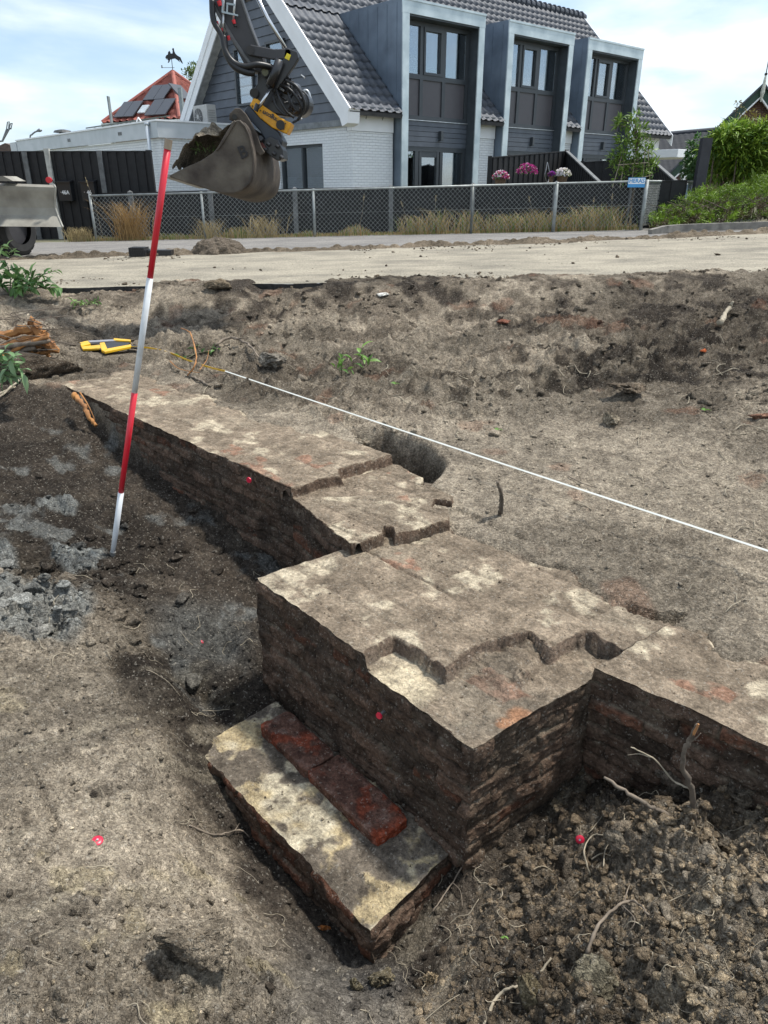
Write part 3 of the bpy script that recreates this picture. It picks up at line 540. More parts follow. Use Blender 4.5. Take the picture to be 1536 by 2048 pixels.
# ================================================================ survey pins
PINP=[]
PIN=mat('pin_red',(.60,.015,.05),.35,var=.1); STL=mat('steel',(.45,.46,.48),.35,.9)
def pin(px,py,z=None,Y=None,r=.014,label='',face=None):
    p=at(px,py,Y) if Y else atz(px,py,z); t=thing('survey_marker',label,'survey pin',p,group='red survey pins')
    n=Vector(face or (0,-.15,1)).normalized(); a=n.orthogonal().normalized();b=n.cross(a); m=MB(); N_=20
    V=[Vector(p)+n*.002]+[Vector(p)+(a*math.cos(2*math.pi*k/N_)+b*math.sin(2*math.pi*k/N_))*r+n*.0 for k in range(N_)]+[Vector(p)+(a*math.cos(2*math.pi*k/N_)+b*math.sin(2*math.pi*k/N_))*r*.55+n*.005 for k in range(N_)]+[Vector(p)+n*.001]
    F=[(1+k,1+(k+1)%N_,1+N_+(k+1)%N_,1+N_+k) for k in range(N_)]+[(1+N_+k,1+N_+(k+1)%N_,2*N_+1) for k in range(N_)]
    m.add(V,F).build('washer',PIN,t,smooth=True); MB().tube([Vector(p)-n*.035,Vector(p)+n*.006],[.0028,.0035],10).build('nail',STL,t)
def hit(px,py,lift=0.):
    d=ray(px,py); t=np.concatenate([np.linspace(.9,4,500),np.linspace(4.01,11,700)]); Q=d[None,:]*t[:,None]; z=terrain(Q[:,0],Q[:,1],False); k=int(np.argmax(Q[:,2]<=z)); return np.array([Q[k,0],Q[k,1],z[k]+lift])
def _nrm(q):
    e=.02; a=terrain(np.array([q[0]-e,q[0]+e,q[0],q[0]]),np.array([q[1],q[1],q[1]-e,q[1]+e]),False); return (-(a[1]-a[0])/(2*e),-(a[3]-a[2])/(2*e)-.25,1)
def ground_pin(px,py,z,r,label):
    q=hit(px,py,.015); PINP.append(q); d=ray(px,py); d=d*(q[1]/d[1]); pin(px,py,Y=q[1],r=r,label=label,face=_nrm(q))
ground_pin(195,1681,-1.88,.0175,'red survey washer on the pale left slope of the pit')
ground_pin(1160,1679,-2.12,.0155,'red survey washer on dark soil right of the pier')
ground_pin(404,1284,-1.93,.009,'small red survey washer on grey clay beside the wall')
fn=(-.74,-.67,0)
def face_hit(px,py,p,q,off=.014):
    d=ray(px,py); n=np.array([-(q-p)[1],(q-p)[0]]); t=(p@n)/(d[:2]@n); v=d*t; u=np.array([-.7,-.71,0])*off; return v+u
g=face_hit(770,1420,B0,B1); t_=thing('survey_marker','red headed survey nail driven into the pier face','survey pin',g,group='red survey pins')
MB().tube([g+np.array([.015,.012,0]),g+np.array([-.010,-.016,-.003])],[.006,.006],12).build('nail',STL,t_); MB().tube([g+np.array([-.010,-.016,-.003]),g+np.array([-.014,-.021,-.003])],[.0135,.0125],20).build('washer',PIN,t_)
g=face_hit(506,957,A0,A1); t_=thing('survey_marker','red headed survey nail driven into the back wall face','survey pin',g,group='red survey pins')
MB().tube([g+np.array([.015,.012,0]),g+np.array([-.008,-.012,-.0])],[.005,.005],12).build('nail',STL,t_); MB().tube([g+np.array([-.008,-.012,0]),g+np.array([-.011,-.017,-.0])],[.017,.016],20).build('washer',PIN,t_)
# ================================================================ loose clods, crumbs and stones
def icos(sub,seed,rough=.35,cuts=9):
    bm=bmesh.new(); bmesh.ops.create_icosphere(bm,subdivisions=sub,radius=1); V=np.array([v.co[:] for v in bm.verts]); F=np.array([[v.index for v in f.verts] for f in bm.faces]); bm.free()
    d=1+rough*2*vn3(V[:,0]*1.3+seed*7,V[:,1]*1.3,V[:,2]*1.3,seed)+rough*1.5*vn3(V[:,0]*3.2,V[:,1]*3.2+seed*3,V[:,2]*3.2,seed+1)+rough*1.2*vn3(V[:,0]*7,V[:,1]*7,V[:,2]*7+seed,seed+2)
    rs_=np.random.RandomState(seed+500)
    V=V*d[:,None]
    for _ in range(cuts):
        q=rs_.normal(size=3); q/=np.linalg.norm(q); h_=.42+.4*rs_.rand(); s_=V@q; V=V-np.outer(np.maximum(s_-h_,0),q)
    V=V+.10*np.stack([vn3(V[:,0]*5,V[:,1]*5,V[:,2]*5+seed,seed+6),vn3(V[:,0]*5+9,V[:,1]*5,V[:,2]*5,seed+7),vn3(V[:,0]*5,V[:,1]*5+9,V[:,2]*5,seed+8)],-1)
    return V,F
def scatter(name,pts,sizes,cols,variants,label,cat,m=SOIL,flat=.75):
    n=len(pts); Vs=[];Fs=[];Cs=[];b=0; vi=RS.randint(0,len(variants),n)
    for k,(V0,F0_) in enumerate(variants):
        idx=np.where(vi==k)[0]
        if not len(idx): continue
        th=RS.rand(len(idx))*6.283; ph=RS.rand(len(idx))*6.283; s_=sizes[idx]
        c,s=np.cos(th),np.sin(th); Rz=np.zeros((len(idx),3,3)); Rz[:,0,0]=c;Rz[:,0,1]=-s;Rz[:,1,0]=s;Rz[:,1,1]=c;Rz[:,2,2]=1
        c,s=np.cos(ph),np.sin(ph); Rx=np.zeros((len(idx),3,3)); Rx[:,1,1]=c;Rx[:,1,2]=-s;Rx[:,2,1]=s;Rx[:,2,2]=c;Rx[:,0,0]=1
        A=np.einsum('nij,vj->nvi',Rz@Rx,V0); sc3=np.stack([.75+.5*RS.rand(len(idx)),.75+.5*RS.rand(len(idx)),flat*(.7+.5*RS.rand(len(idx)))],-1)*s_[:,None]
        A=A*sc3[:,None,:]+pts[idx][:,None,:]; Vs.append(A.reshape(-1,3)); nv=len(V0)
        Fs.append((F0_[None]+(np.arange(len(idx))*nv)[:,None,None]+b).reshape(-1,3)); Cs.append(np.repeat(cols[idx],nv,0)); b+=len(idx)*nv
    o=mesh(name,np.concatenate(Vs),np.concatenate(Fs),m,col=np.concatenate(Cs),smooth=False)
    return props(o,label,cat,kind='stuff')
def sample(n,rect,keep):
    x=rect[0]+(rect[1]-rect[0])*RS.rand(n); y=rect[2]+(rect[3]-rect[2])*RS.rand(n); m_=keep(x,y); return x[m_],y[m_]
var2=[icos(2,k) for k in range(7)]; var3=[icos(3,k+10,.42) for k in range(5)]
outM=lambda x,y:(seg_dist(x,y,[B0,B1,B2,C1,C2,B3,B4])<.02)&(seg_dist(x,y,PA)<-.02)&(seg_dist(x,y,PS)<.0)&(seg_dist(x,y,[F0,F1,F2,F3])<.01)
def go(name,n,rect,keep,smin,smax,label,power=2.5,sink=.25,tint=1.,var=var2):
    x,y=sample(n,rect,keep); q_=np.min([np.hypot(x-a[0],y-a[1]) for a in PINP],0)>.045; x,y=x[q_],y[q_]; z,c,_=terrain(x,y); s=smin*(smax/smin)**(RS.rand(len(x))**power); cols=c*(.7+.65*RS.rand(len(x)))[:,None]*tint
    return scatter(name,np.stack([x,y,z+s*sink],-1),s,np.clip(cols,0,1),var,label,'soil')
spoilf=lambda x,y:outM(x,y)&(RS.rand(len(x))<ss(.05,.45,(x-.18)+(1.75-y)*.5))&(y<2.3-.4*x+.8)
go('soil_clods',26000,(.0,1.7,.75,2.2),spoilf,.0022,.024,'loose crumbly spoil heaped at the lower right',4.5,.05,np.array([1.2,1.12,1.0]))
go('soil_clods',160,(.25,1.6,.8,1.9),spoilf,.018,.060,'bigger clods of grey soil in the lower right heap',2.2,-.15,1.08,var3)
go('soil_crumbs',8000,(-1.6,.5,.8,3.2),lambda x,y:outM(x,y)&(RS.rand(len(x))<.35+.65*ss(.1,.4,fbm(x*3,y*3,3,300))),.0022,.014,'small crumbs of soil strewn over the left slope',4.2,.3,1.15)
go('soil_crumbs',1500,(-1.7,.3,.8,3.2),outM,.0035,.015,'darker crumbs of damp soil dotted over the left slope',3.0,.2,.55)
go('soil_crumbs',1100,(-1.7,.3,.8,3.2),outM,.0018,.007,'pale grit and shell specks on the left slope',2.5,.2,np.array([2.0,1.95,1.8]))
go('clay_clods',1500,(-2.4,-.75,2.6,4.4),lambda x,y:outM(x,y)&(RS.rand(len(x))<np.clip(blob(x,y,CLAY[0],.45)+blob(x,y,CLAY[1],.25)*.8+.12,0,1)),.008,.062,'grey clay lumps on the left of the pit floor',2.6,.1,1.15,var3)
go('soil_clods',11000,(-3.8,6.2,4.0,9.3),lambda x,y:outM(x,y)&(seg_dist(x,y,PIT)<-.02)&(RS.rand(len(x))<(.15+.85*ss(-.15,.4,fbm(x*1.2,y*1.2,3,310)))*ss(.15,.9,y-4.2+.25*np.abs(x-1.8)+.0*x)),.006,.045,'clods scattered over the churned soil before the road',4.2,.15,1.1)
go('soil_crumbs',2500,(-.4,2.6,2.0,5.0),lambda x,y:(seg_dist(x,y,PIT)<-.02)&outM(x,y),.003,.014,'fine crumbs on the scraped soil behind the wall',3.5,.2,1.1)
# pebbles and mortar crumbs on the brickwork
def onmas(n,poly,z,lab,s0,s1,c0):
    P=np.array(poly); x,y=sample(n,(P[:,0].min(),P[:,0].max(),P[:,1].min(),P[:,1].max()),lambda x,y:seg_dist(x,y,poly)>.02); s=s0*(s1/s0)**(RS.rand(len(x))**3)
    zz=z(x,y) if callable(z) else np.full(x.shape,z); c=np.array(c0)*(.5+.9*RS.rand(len(x)))[:,None]
    scatter('mortar_crumbs',np.stack([x,y,zz+s*.2],-1),s,np.clip(c,0,1),var2,lab,'rubble')
onmas(1600,[B0,B1,B2,B3,B4],zpier,'mortar crumbs and grit on top of the pier',.0012,.006,(.20,.16,.12))
onmas(900,[F0,F1,F2,F3],-2.15,'mortar crumbs and grit on the footing',.0012,.006,(.2,.17,.13))
onmas(900,[A1,S1,S2,A2],-1.51,'grit on the lower step of the wall',.0015,.006,(.25,.2,.15))
onmas(1500,[B2,C1,C2,B3],-1.57,'grit on top of the side wall',.0015,.006,(.2,.16,.12))
# named larger lumps
def lump(px,py,z,s,label,c=(.16,.13,.10),seed=1,name='earth_clod',cat='clod',sc3=(1,1,.8)):
    p=hit(px,py,s*.4)
    V,F=icos(5,seed,.45); V=V*s*np.array(sc3); x,y,q=(V/s).T; V=V+(V/s)*(.10*s*vn3(x*9,y*9,q*9,seed+40)+.06*s*vn3(x*22,y*22,q*22,seed+41))[:,None]*2
    k=fbm(V[:,0]*20/1,V[:,1]*20+V[:,2]*15,3,seed); props(mesh(name,V+p,F,SOIL,None,col=np.clip(np.array(c)*(1+.5*k[:,None]),0,1),smooth=True),label,cat)
lump(412,1900,-1.86,.072,'large brown clod overhanging the hollow at the bottom left',(.235,.20,.155),3,sc3=(1.3,.9,.8))
lump(762,1965,-2.2,.040,'upright ochre lump of soil below the footing corner',(.22,.19,.13),4,sc3=(.8,.8,1.25))
lump(710,1975,-2.2,.022,'small pale ochre lump left of the upright one below the footing',(.24,.21,.14),5,sc3=(.8,.8,1.3))
lump(862,1965,-2.2,.024,'pinkish cream chunk of mortar on dark soil below the footing',(.42,.33,.22),6,'mortar_chunk','mortar')
lump(1065,2000,-2.05,.05,'ochre lump among the spoil at the bottom right of centre',(.2,.17,.11),7)
lump(1200,1965,-1.95,.055,'olive grey clod with dark hollow behind it in the lower right spoil',(.17,.155,.115),8)
lump(540,1980,-2.05,.018,'dark round lump of soil on the grey slope at the bottom',(.12,.1,.08),9)
lump(187,1592,-1.9,.014,'round dark pebble of soil lying alone on the left slope',(.10,.085,.07),10)
lump(1220,848,-1.45,.06,'pale rounded stone in the churned soil right of centre',(.30,.26,.20),11,'stone','stone')
lump(1262,785,-1.38,.085,'broad smooth brown clod on the churned mound',(.15,.12,.09),12,sc3=(1.4,1,.5))
lump(540,728,-1.42,.10,'smooth grey cobble lying beside the roots behind the wall',(.24,.22,.19),13,'stone','stone',(1.3,.8,.7))
lump(505,722,-1.42,.06,'small grey cobble touching the smooth one behind the wall',(.20,.18,.155),14,'stone','stone')
lump(440,578,-1.2,.11,'rounded heap of brown soil on the near road edge',(.22,.18,.13),15,sc3=(1.5,1,.7))
lump(1250,1480,-2.1,.0,'',seed=1) if 0 else None
lump(1340,1560,-2.0,.055,'grey clod leaning against the side wall foot',(.15,.125,.10),16)
lump(1480,1600,-1.9,.065,'dark grey clod at the right edge below the side wall',(.14,.12,.095),17)
lump(1235,1700,-2.05,.05,'crumbling clod near the survey pin right of the pier',(.19,.165,.13),18)

def roadbits(name,n,yf,smin,smax,label,c0):
    x=-9+18*RS.rand(n); y=yf(x,n); s=smin*(smax/smin)**(RS.rand(n)**3); k=fbm(x*.7,y*.9,3,711)>-.05; x,y,s=x[k],y[k],s[k]
    scatter(name,np.stack([x,y,GZ(x)+s*.3],-1),s,np.array(c0)*(.5+.9*RS.rand(len(x)))[:,None],var2,label,'soil')
roadbits('soil_crumbs',1500,lambda x,n:9.05-.035*x+np.abs(RS.normal(size=n))*.45,.006,.035,'crumbs of spilled soil along the near road edge',(.20,.165,.125))
roadbits('soil_crumbs',1500,lambda x,n:yfar(x)+.1-np.abs(RS.normal(size=n))*.55,.006,.035,'crumbs of spilled soil along the far road edge',(.17,.14,.105))
roadbits('soil_crumbs',260,lambda x,n:9.2+4.5*RS.rand(n),.006,.05,'single clods dropped on the dusty road',(.15,.12,.09))
# ================================================================ WHITE HOUSE WITH ZINC DORMERS
WP=mat('white_paint_brick',(.80,.82,.83),.6,var=.04,scale=3)
def brick_paint(name,c,cj,scale=1,bh=.075,bl=.22,bd=.006,rough=.65,dark=None):
    m=bpy.data.materials.new(name); m.use_nodes=True; t=m.node_tree; n=t.nodes; l=t.links; p=n['Principled BSDF']; p.inputs['Roughness'].default_value=rough
    tcn=n.new('ShaderNodeTexCoord'); sx=n.new('ShaderNodeSeparateXYZ'); l.new(tcn.outputs['Object'],sx.inputs[0]); ad=n.new('ShaderNodeMath'); l.new(sx.outputs[0],ad.inputs[0]); l.new(sx.outputs[1],ad.inputs[1])
    cb=n.new('ShaderNodeCombineXYZ'); l.new(ad.outputs[0],cb.inputs[0]); l.new(sx.outputs[2],cb.inputs[1])
    w_=n.new('ShaderNodeTexNoise'); w_.inputs['Scale'].default_value=7; l.new(cb.outputs[0],w_.inputs['Vector']); va=n.new('ShaderNodeVectorMath'); va.operation='MULTIPLY_ADD'; va.inputs[1].default_value=(.02,.02,0); l.new(w_.outputs['Color'],va.inputs[0]); l.new(cb.outputs[0],va.inputs[2])
    b=n.new('ShaderNodeTexBrick'); b.inputs['Scale'].default_value=1; b.inputs['Brick Width'].default_value=bl; b.inputs['Row Height'].default_value=bh; b.inputs['Mortar Size'].default_value=.008; b.inputs['Mortar Smooth'].default_value=.6
    b.inputs['Color1'].default_value=(*c,1); b.inputs['Color2'].default_value=(*(dark or tuple(x*.94 for x in c)),1); b.inputs['Mortar'].default_value=(*cj,1); l.new(va.outputs[0],b.inputs['Vector']); 
    q=n.new('ShaderNodeTexNoise'); q.inputs['Scale'].default_value=30; q.inputs['Detail'].default_value=4; l.new(tcn.outputs['Object'],q.inputs['Vector'])
    l.new(b.outputs['Color'],p.inputs['Base Color']); bu=n.new('ShaderNodeBump'); bu.inputs['Distance'].default_value=bd*2.2; bu.invert=True; l.new(b.outputs['Fac'],bu.inputs['Height'])
    b2=n.new('ShaderNodeBump'); b2.inputs['Distance'].default_value=.006; l.new(q.outputs[0],b2.inputs['Height']); l.new(bu.outputs[0],b2.inputs['Normal']); l.new(b2.outputs[0],p.inputs['Normal']); return m
WBR=brick_paint('white_brick',(.86,.88,.89),(.66,.68,.70)); WSM=mat('white_board',(.87,.88,.89),.45,var=.03,scale=2)
WGR=mat('weathered_white',(.62,.65,.68),.6,var=.06,scale=1.5,c2=(.50,.54,.56))
SID=mat('slate_siding',(.10,.115,.14),.5,var=.1,scale=3); FRM=mat('window_frame',(.052,.060,.068),.4,var=.05); PNL=mat('infill_panel',(.088,.082,.09),.45,var=.04)
ZNC=mat('zinc_front',(.62,.70,.72),.42,.25,var=.1,scale=2.2,c2=(.42,.50,.53),detail=9); ZND=mat('zinc_cheek',(.20,.25,.31),.45,.3,var=.1,scale=1.6,c2=(.13,.165,.21),detail=9)
TIL=mat('dark_tile',(.066,.074,.090),.62,var=.12,scale=14,bump=.002,bscale=60); GUT=mat('gutter_grey',(.22,.235,.25),.45,.3,var=.08); CUR=mat('curtain',(.86,.87,.86),.8,var=.05); DRK=mat('room_dark',(.018,.019,.021),.8); LEAD=mat('lead',(.21,.225,.235),.55,.2,var=.2,scale=5)
BLK=mat('black_timber',(.017,.017,.018),.75,var=.3,scale=8,c2=(.010,.010,.011),bump=.002,bscale=30); CON=mat('concrete_post',(.48,.48,.44),.85,var=.15,scale=8,bump=.004,bscale=60); GRYP=mat('grey_post',(.15,.155,.155),.8,var=.2,scale=8)
def glass(name,base=(.02,.023,.026),tr=.55):
    m=bpy.data.materials.new(name); m.use_nodes=True; t=m.node_tree; n=t.nodes; l=t.links; o=n['Material Output']; n.remove(n['Principled BSDF'])
    g=n.new('ShaderNodeBsdfGlossy'); g.inputs['Roughness'].default_value=.02; g.inputs['Color'].default_value=(.9,.95,1,1); a=n.new('ShaderNodeBsdfTransparent'); a.inputs['Color'].default_value=(.88,.92,.93,1)
    f=n.new('ShaderNodeFresnel'); f.inputs['IOR'].default_value=2.4; x=n.new('ShaderNodeMixShader'); mr=n.new('ShaderNodeMath'); mr.operation='MULTIPLY_ADD'; mr.inputs[1].default_value=.8; mr.inputs[2].default_value=.12; l.new(f.outputs[0],mr.inputs[0]); l.new(mr.outputs[0],x.inputs[0]); l.new(a.outputs[0],x.inputs[1]); l.new(g.outputs[0],x.inputs[2]); l.new(x.outputs[0],o.inputs[0]); return m
GLS=glass('window_glass')
C0=at(703,213,23.0); C0[2]=0
HA=R(41); GB=-1.35
hs=thing('white_house','white brick house with steep dark tiled roof, slate gable boards and three tall zinc dormers','house',(C0[0],C0[1],0),HA)
def hb(name,m,boxes,parent=hs,bevel=0):
    b=MB()
    for a,c in boxes: b.box(a,c)
    return b.build(name,m,parent,local=True,bevel=bevel)
LEN=16.4; DW=9.3; AP=4.65; SL=.955; Z0=2.33   # roof plane z=Z0+SL*y
DOR=[(1.60,4.98),(6.10,9.50),(10.35,13.85)]
gaps=[(0,1.55),(5.0,6.07),(9.52,10.32),(13.87,LEN)]
w_=MB()
for a,b in gaps: w_.box((a,0,GB),(b,.25,1.46))
w_.box((0,.251,GB),(.25,1.42,1.62)); w_.box((0,3.75,GB),(.25,DW,1.62)); w_.box((0,1.421,1.20),(.25,3.749,1.62)); w_.box((LEN-.25,.251,GB),(LEN,DW,1.62)); w_.box((.251,DW-.25,GB),(LEN-.251,DW,1.9))
w_.build('brick_wall',WBR,hs,local=True)
for a,b in gaps: hb('eaves_board',WSM,[((a+(.0 if a else -.02),-.03,1.47),(b,.2,2.04))])
def gable(name,x0,x1,m,zb):
    P=[(x0,.05,zb),(x0,DW-.05,zb),(x0,DW-.05,Z0-.30),(x0,AP,Z0+SL*AP-.28),(x0,.05,Z0-.30)]
    P=[(x0,(zb-Z0+.35)/SL if (zb-Z0+.35)/SL>.05 else .05,zb)]+P[1:]
    return fixn(MB().prism(P,(x1-x0,0,0)).build(name,m,hs,local=True))
# gable boards: overlapping horizontal planks
pl=MB(); z=1.74
while z<Z0+SL*AP-.4:
    zt=min(z+.245,Z0+SL*AP-.32); y0=max(.05,(z-Z0+.22)/SL); y1=DW-y0; yt0=max(.05,(zt-Z0+.22)/SL); yt1=DW-yt0
    pl.add([(-.055,y0,z),(-.055,y1,z),(-.025,yt1,zt),(-.025,yt0,zt),(.02,y0,z),(.02,y1,z),(.02,yt1,zt),(.02,yt0,zt)],[(0,3,2,1),(4,5,6,7),(0,1,5,4),(2,3,7,6),(1,2,6,5),(3,0,4,7)]); z+=.25
fixn(pl.build('gable_board',SID,hs,local=True))
gable('gable_wall',LEN-.2,LEN,WSM,1.6)
hb('lead_flashing',LEAD,[((-.09,-.03,1.60),(0.0,7.0,1.76))])
# gable windows: frame standing proud of boards + dark room + curtain
def gwin(y0,y1,z0,z1,x=-.06,n=1,cur=None):
    f=MB(); t=.07; f.box((x-.03,y0,z0),(x+.1,y1,z0+t)).box((x-.03,y0,z1-t),(x+.1,y1,z1))
    for k in range(n+1):
        yy_=y0+(y1-y0-t)*k/n; f.box((x-.028,yy_,z0+t),(x+.1,yy_+t,z1-t))
    fr=f.build('window',FRM,hs,local=True); hb('pane',GLS,[((x+.045,y0+t,z0+t),(x+.051,y1-t,z1-t))],fr)
    hb('room_back',DRK,[((x+.30,y0-.1,z0-.1),(x+.32,y1+.1,z1+.1)),((x+.101,y0-.02,z0-.02),(x+.299,y0-.0,z1)),((x+.101,y1,z0),(x+.299,y1+.02,z1))],fr)
    if cur: hb('curtain',CUR,[((x+.1,a,z0+t),(x+.12,b,z1-t)) for a,b in cur],fr)
# brick-zone window needs an opening: drawn proud with its own reveal box
gwin(1.425,3.745,-1.34,1.195,.10,2)
hb('frosted_film',mat('frosted_film',(.33,.38,.42),.6,var=.03),[((.155,1.5,-1.3),(.158,2.5,.30)),((.155,3.1,-1.3),(.158,3.65,.30))])
gwin(4.85,5.95,2.45,4.10,-.10,1,[(4.98,5.45)]); gwin(3.05,4.05,2.45,4.05,-.10,1,[(3.15,3.6)])
# verge boards (two stepped white boards) and soffits
def verge(x0,x1,sgn):
    yA=(-.42 if sgn>0 else DW+.42); a=(yA,Z0+SL*(-.42)); p=(AP,Z0+SL*AP)
    d=Vector((0,p[0]-a[0],p[1]-a[1])).normalized(); nn=Vector((0,-d.z,d.y))*(1 if sgn>0 else -1)
    def strip(xa,xb,o0,o1): 
        P=[Vector((xa,a[0],a[1]))+nn*o0,Vector((xa,p[0],p[1]))+Vector((0,0,o0/abs(d.y))),Vector((xa,p[0],p[1]))+Vector((0,0,o1/abs(d.y))),Vector((xa,a[0],a[1]))+nn*o1]
        return P,(xb-xa,0,0)
    b=MB(); b.prism(*strip(x0,x0+.04,.06,-.42)).prism(*strip(x0-.022,x0-.002,.075,-.16)); fixn(b.build('verge_board',WSM,hs,local=True))
    b=MB(); b.prism(*strip(x0+.042,x1,-.30,-.33)); fixn(b.build('soffit',mat('soffit_grey',(.50,.50,.48),.6),hs,local=True))
verge(-.42,.0,1); verge(-.42,.0,-1)
b=MB(); b.prism([(-.44,-.36,1.62),(-.44,-.12,1.55),(-.44,-.02,1.75),(-.44,-.40,1.98)],(.42,0,0)); fixn(b.build('verge_foot',WSM,hs,local=True))
b=MB(); a_=(LEN+.3); b.prism([(a_,-.42,Z0-SL*.42+.05),(a_,AP,Z0+SL*AP+.06),(a_,AP,Z0+SL*AP-.3),(a_,-.42,Z0-SL*.42-.35)],(.04,0,0)); fixn(b.build('verge_board',WSM,hs,local=True))
# tiled roof
def tiles(name,x0,x1,ya,za,yb,zb,m,parent,tw=.30,rl=.345,h=.045):
    nx=int((x1-x0)/(tw/8))+1; Lr=math.hypot(yb-ya,zb-za); nr=int(Lr/rl); xs=np.linspace(x0,x1,nx); prof=h*np.maximum(np.cos(2*np.pi*xs/tw),-.35)*.8
    rows=[];
    for r in range(nr):
        for (f,o) in ((0.0,.045),(.96,.004),(.999,.0)): rows.append(((r+f)*rl,o))
    rows.append((Lr,0)); D=Vector((0,yb-ya,zb-za)).normalized(); Nn=np.array([0,-D.z,D.y])*(1 if D.y>0 else -1)
    V=[]
    for s_,o in rows:
        base=np.stack([xs,np.full(nx,ya+D.y*s_),np.full(nx,za+D.z*s_)],-1)+Nn*(prof+o)[:,None]; V.append(base)
    V=np.array(V); F=gridF(len(rows),nx); return mesh(name,V.reshape(-1,3),F,m,parent,local=True,smooth=False)
YD=2.52
tiles('tiled_roof',-.40,LEN+.28,YD,Z0+SL*YD,AP,Z0+SL*AP,TIL,hs)
for xa_,xb_ in ((-.40,1.60),(4.98,6.10),(9.50,10.35),(13.85,LEN+.28)):
    tiles('tiled_roof',xa_,xb_,-.42,Z0-SL*.42,YD+.01,Z0+SL*(YD+.01),TIL,hs)
    b=MB(); b.prism([(xa_+.02,-.40,Z0-SL*.40-.03),(xa_+.02,YD,Z0+SL*YD-.03),(xa_+.02,YD,Z0+SL*YD-.13),(xa_+.02,-.36,Z0-SL*.40-.12)],(xb_-xa_-.04,0,0)); fixn(b.build('roof_deck',mat('roof_deck',(.07,.07,.075),.8),hs,local=True))
b=MB(); b.prism([(-.38,YD,Z0+SL*YD-.03),(-.38,AP,Z0+SL*AP-.03),(-.38,DW+.4,Z0-SL*.40-.03),(-.38,DW+.36,Z0-SL*.40-.12),(-.38,AP,Z0+SL*AP-.16),(-.38,YD,Z0+SL*YD-.13)],(LEN+.62,0,0)); fixn(b.build('roof_deck',mat('roof_deck',(.07,.07,.075),.8),hs,local=True))
rt=MB(); x=-.4
while x<LEN+.2: rt.tube([(x,AP,Z0+SL*AP+.03),(x+.30,AP,Z0+SL*AP+.0)],[.15,.125],10); rt.tube([(x-.01,AP,Z0+SL*AP+.03),(x+.05,AP,Z0+SL*AP+.03)],[.175,.17],10); x+=.32
rt.build('ridge_tile',TIL,hs,local=True,smooth=False)
# gutters
for a,b_ in gaps:
    a=a-.35 if a==0 else a; b_=b_-.02
    g_=MB(); n=8
    for (r0,r1) in ((.085,.075),):
        ring=[(-.47+.0-.085*math.cos(t),2.06-.085*math.sin(t)) for t in np.linspace(0,math.pi,n)]; inn=[(-.47-.075*math.cos(t),2.06-.075*math.sin(t)) for t in np.linspace(math.pi,0,n)]
        fixn(g_.prism([(a,y+.18,z) for y,z in ring+inn],(b_-a,0,0)).build('gutter',GUT,hs,local=True))
    for k in range(max(1,int((b_-a)/.55))):
        xx=a+.22+k*.62; MB().tube([(xx,-.37,2.05),(xx,-.36,1.96),(xx,-.27,1.93),(xx,-.10,1.90),(xx,-.035,1.78)],.012,6).build('gutter_bracket',GUT,hs,local=True)
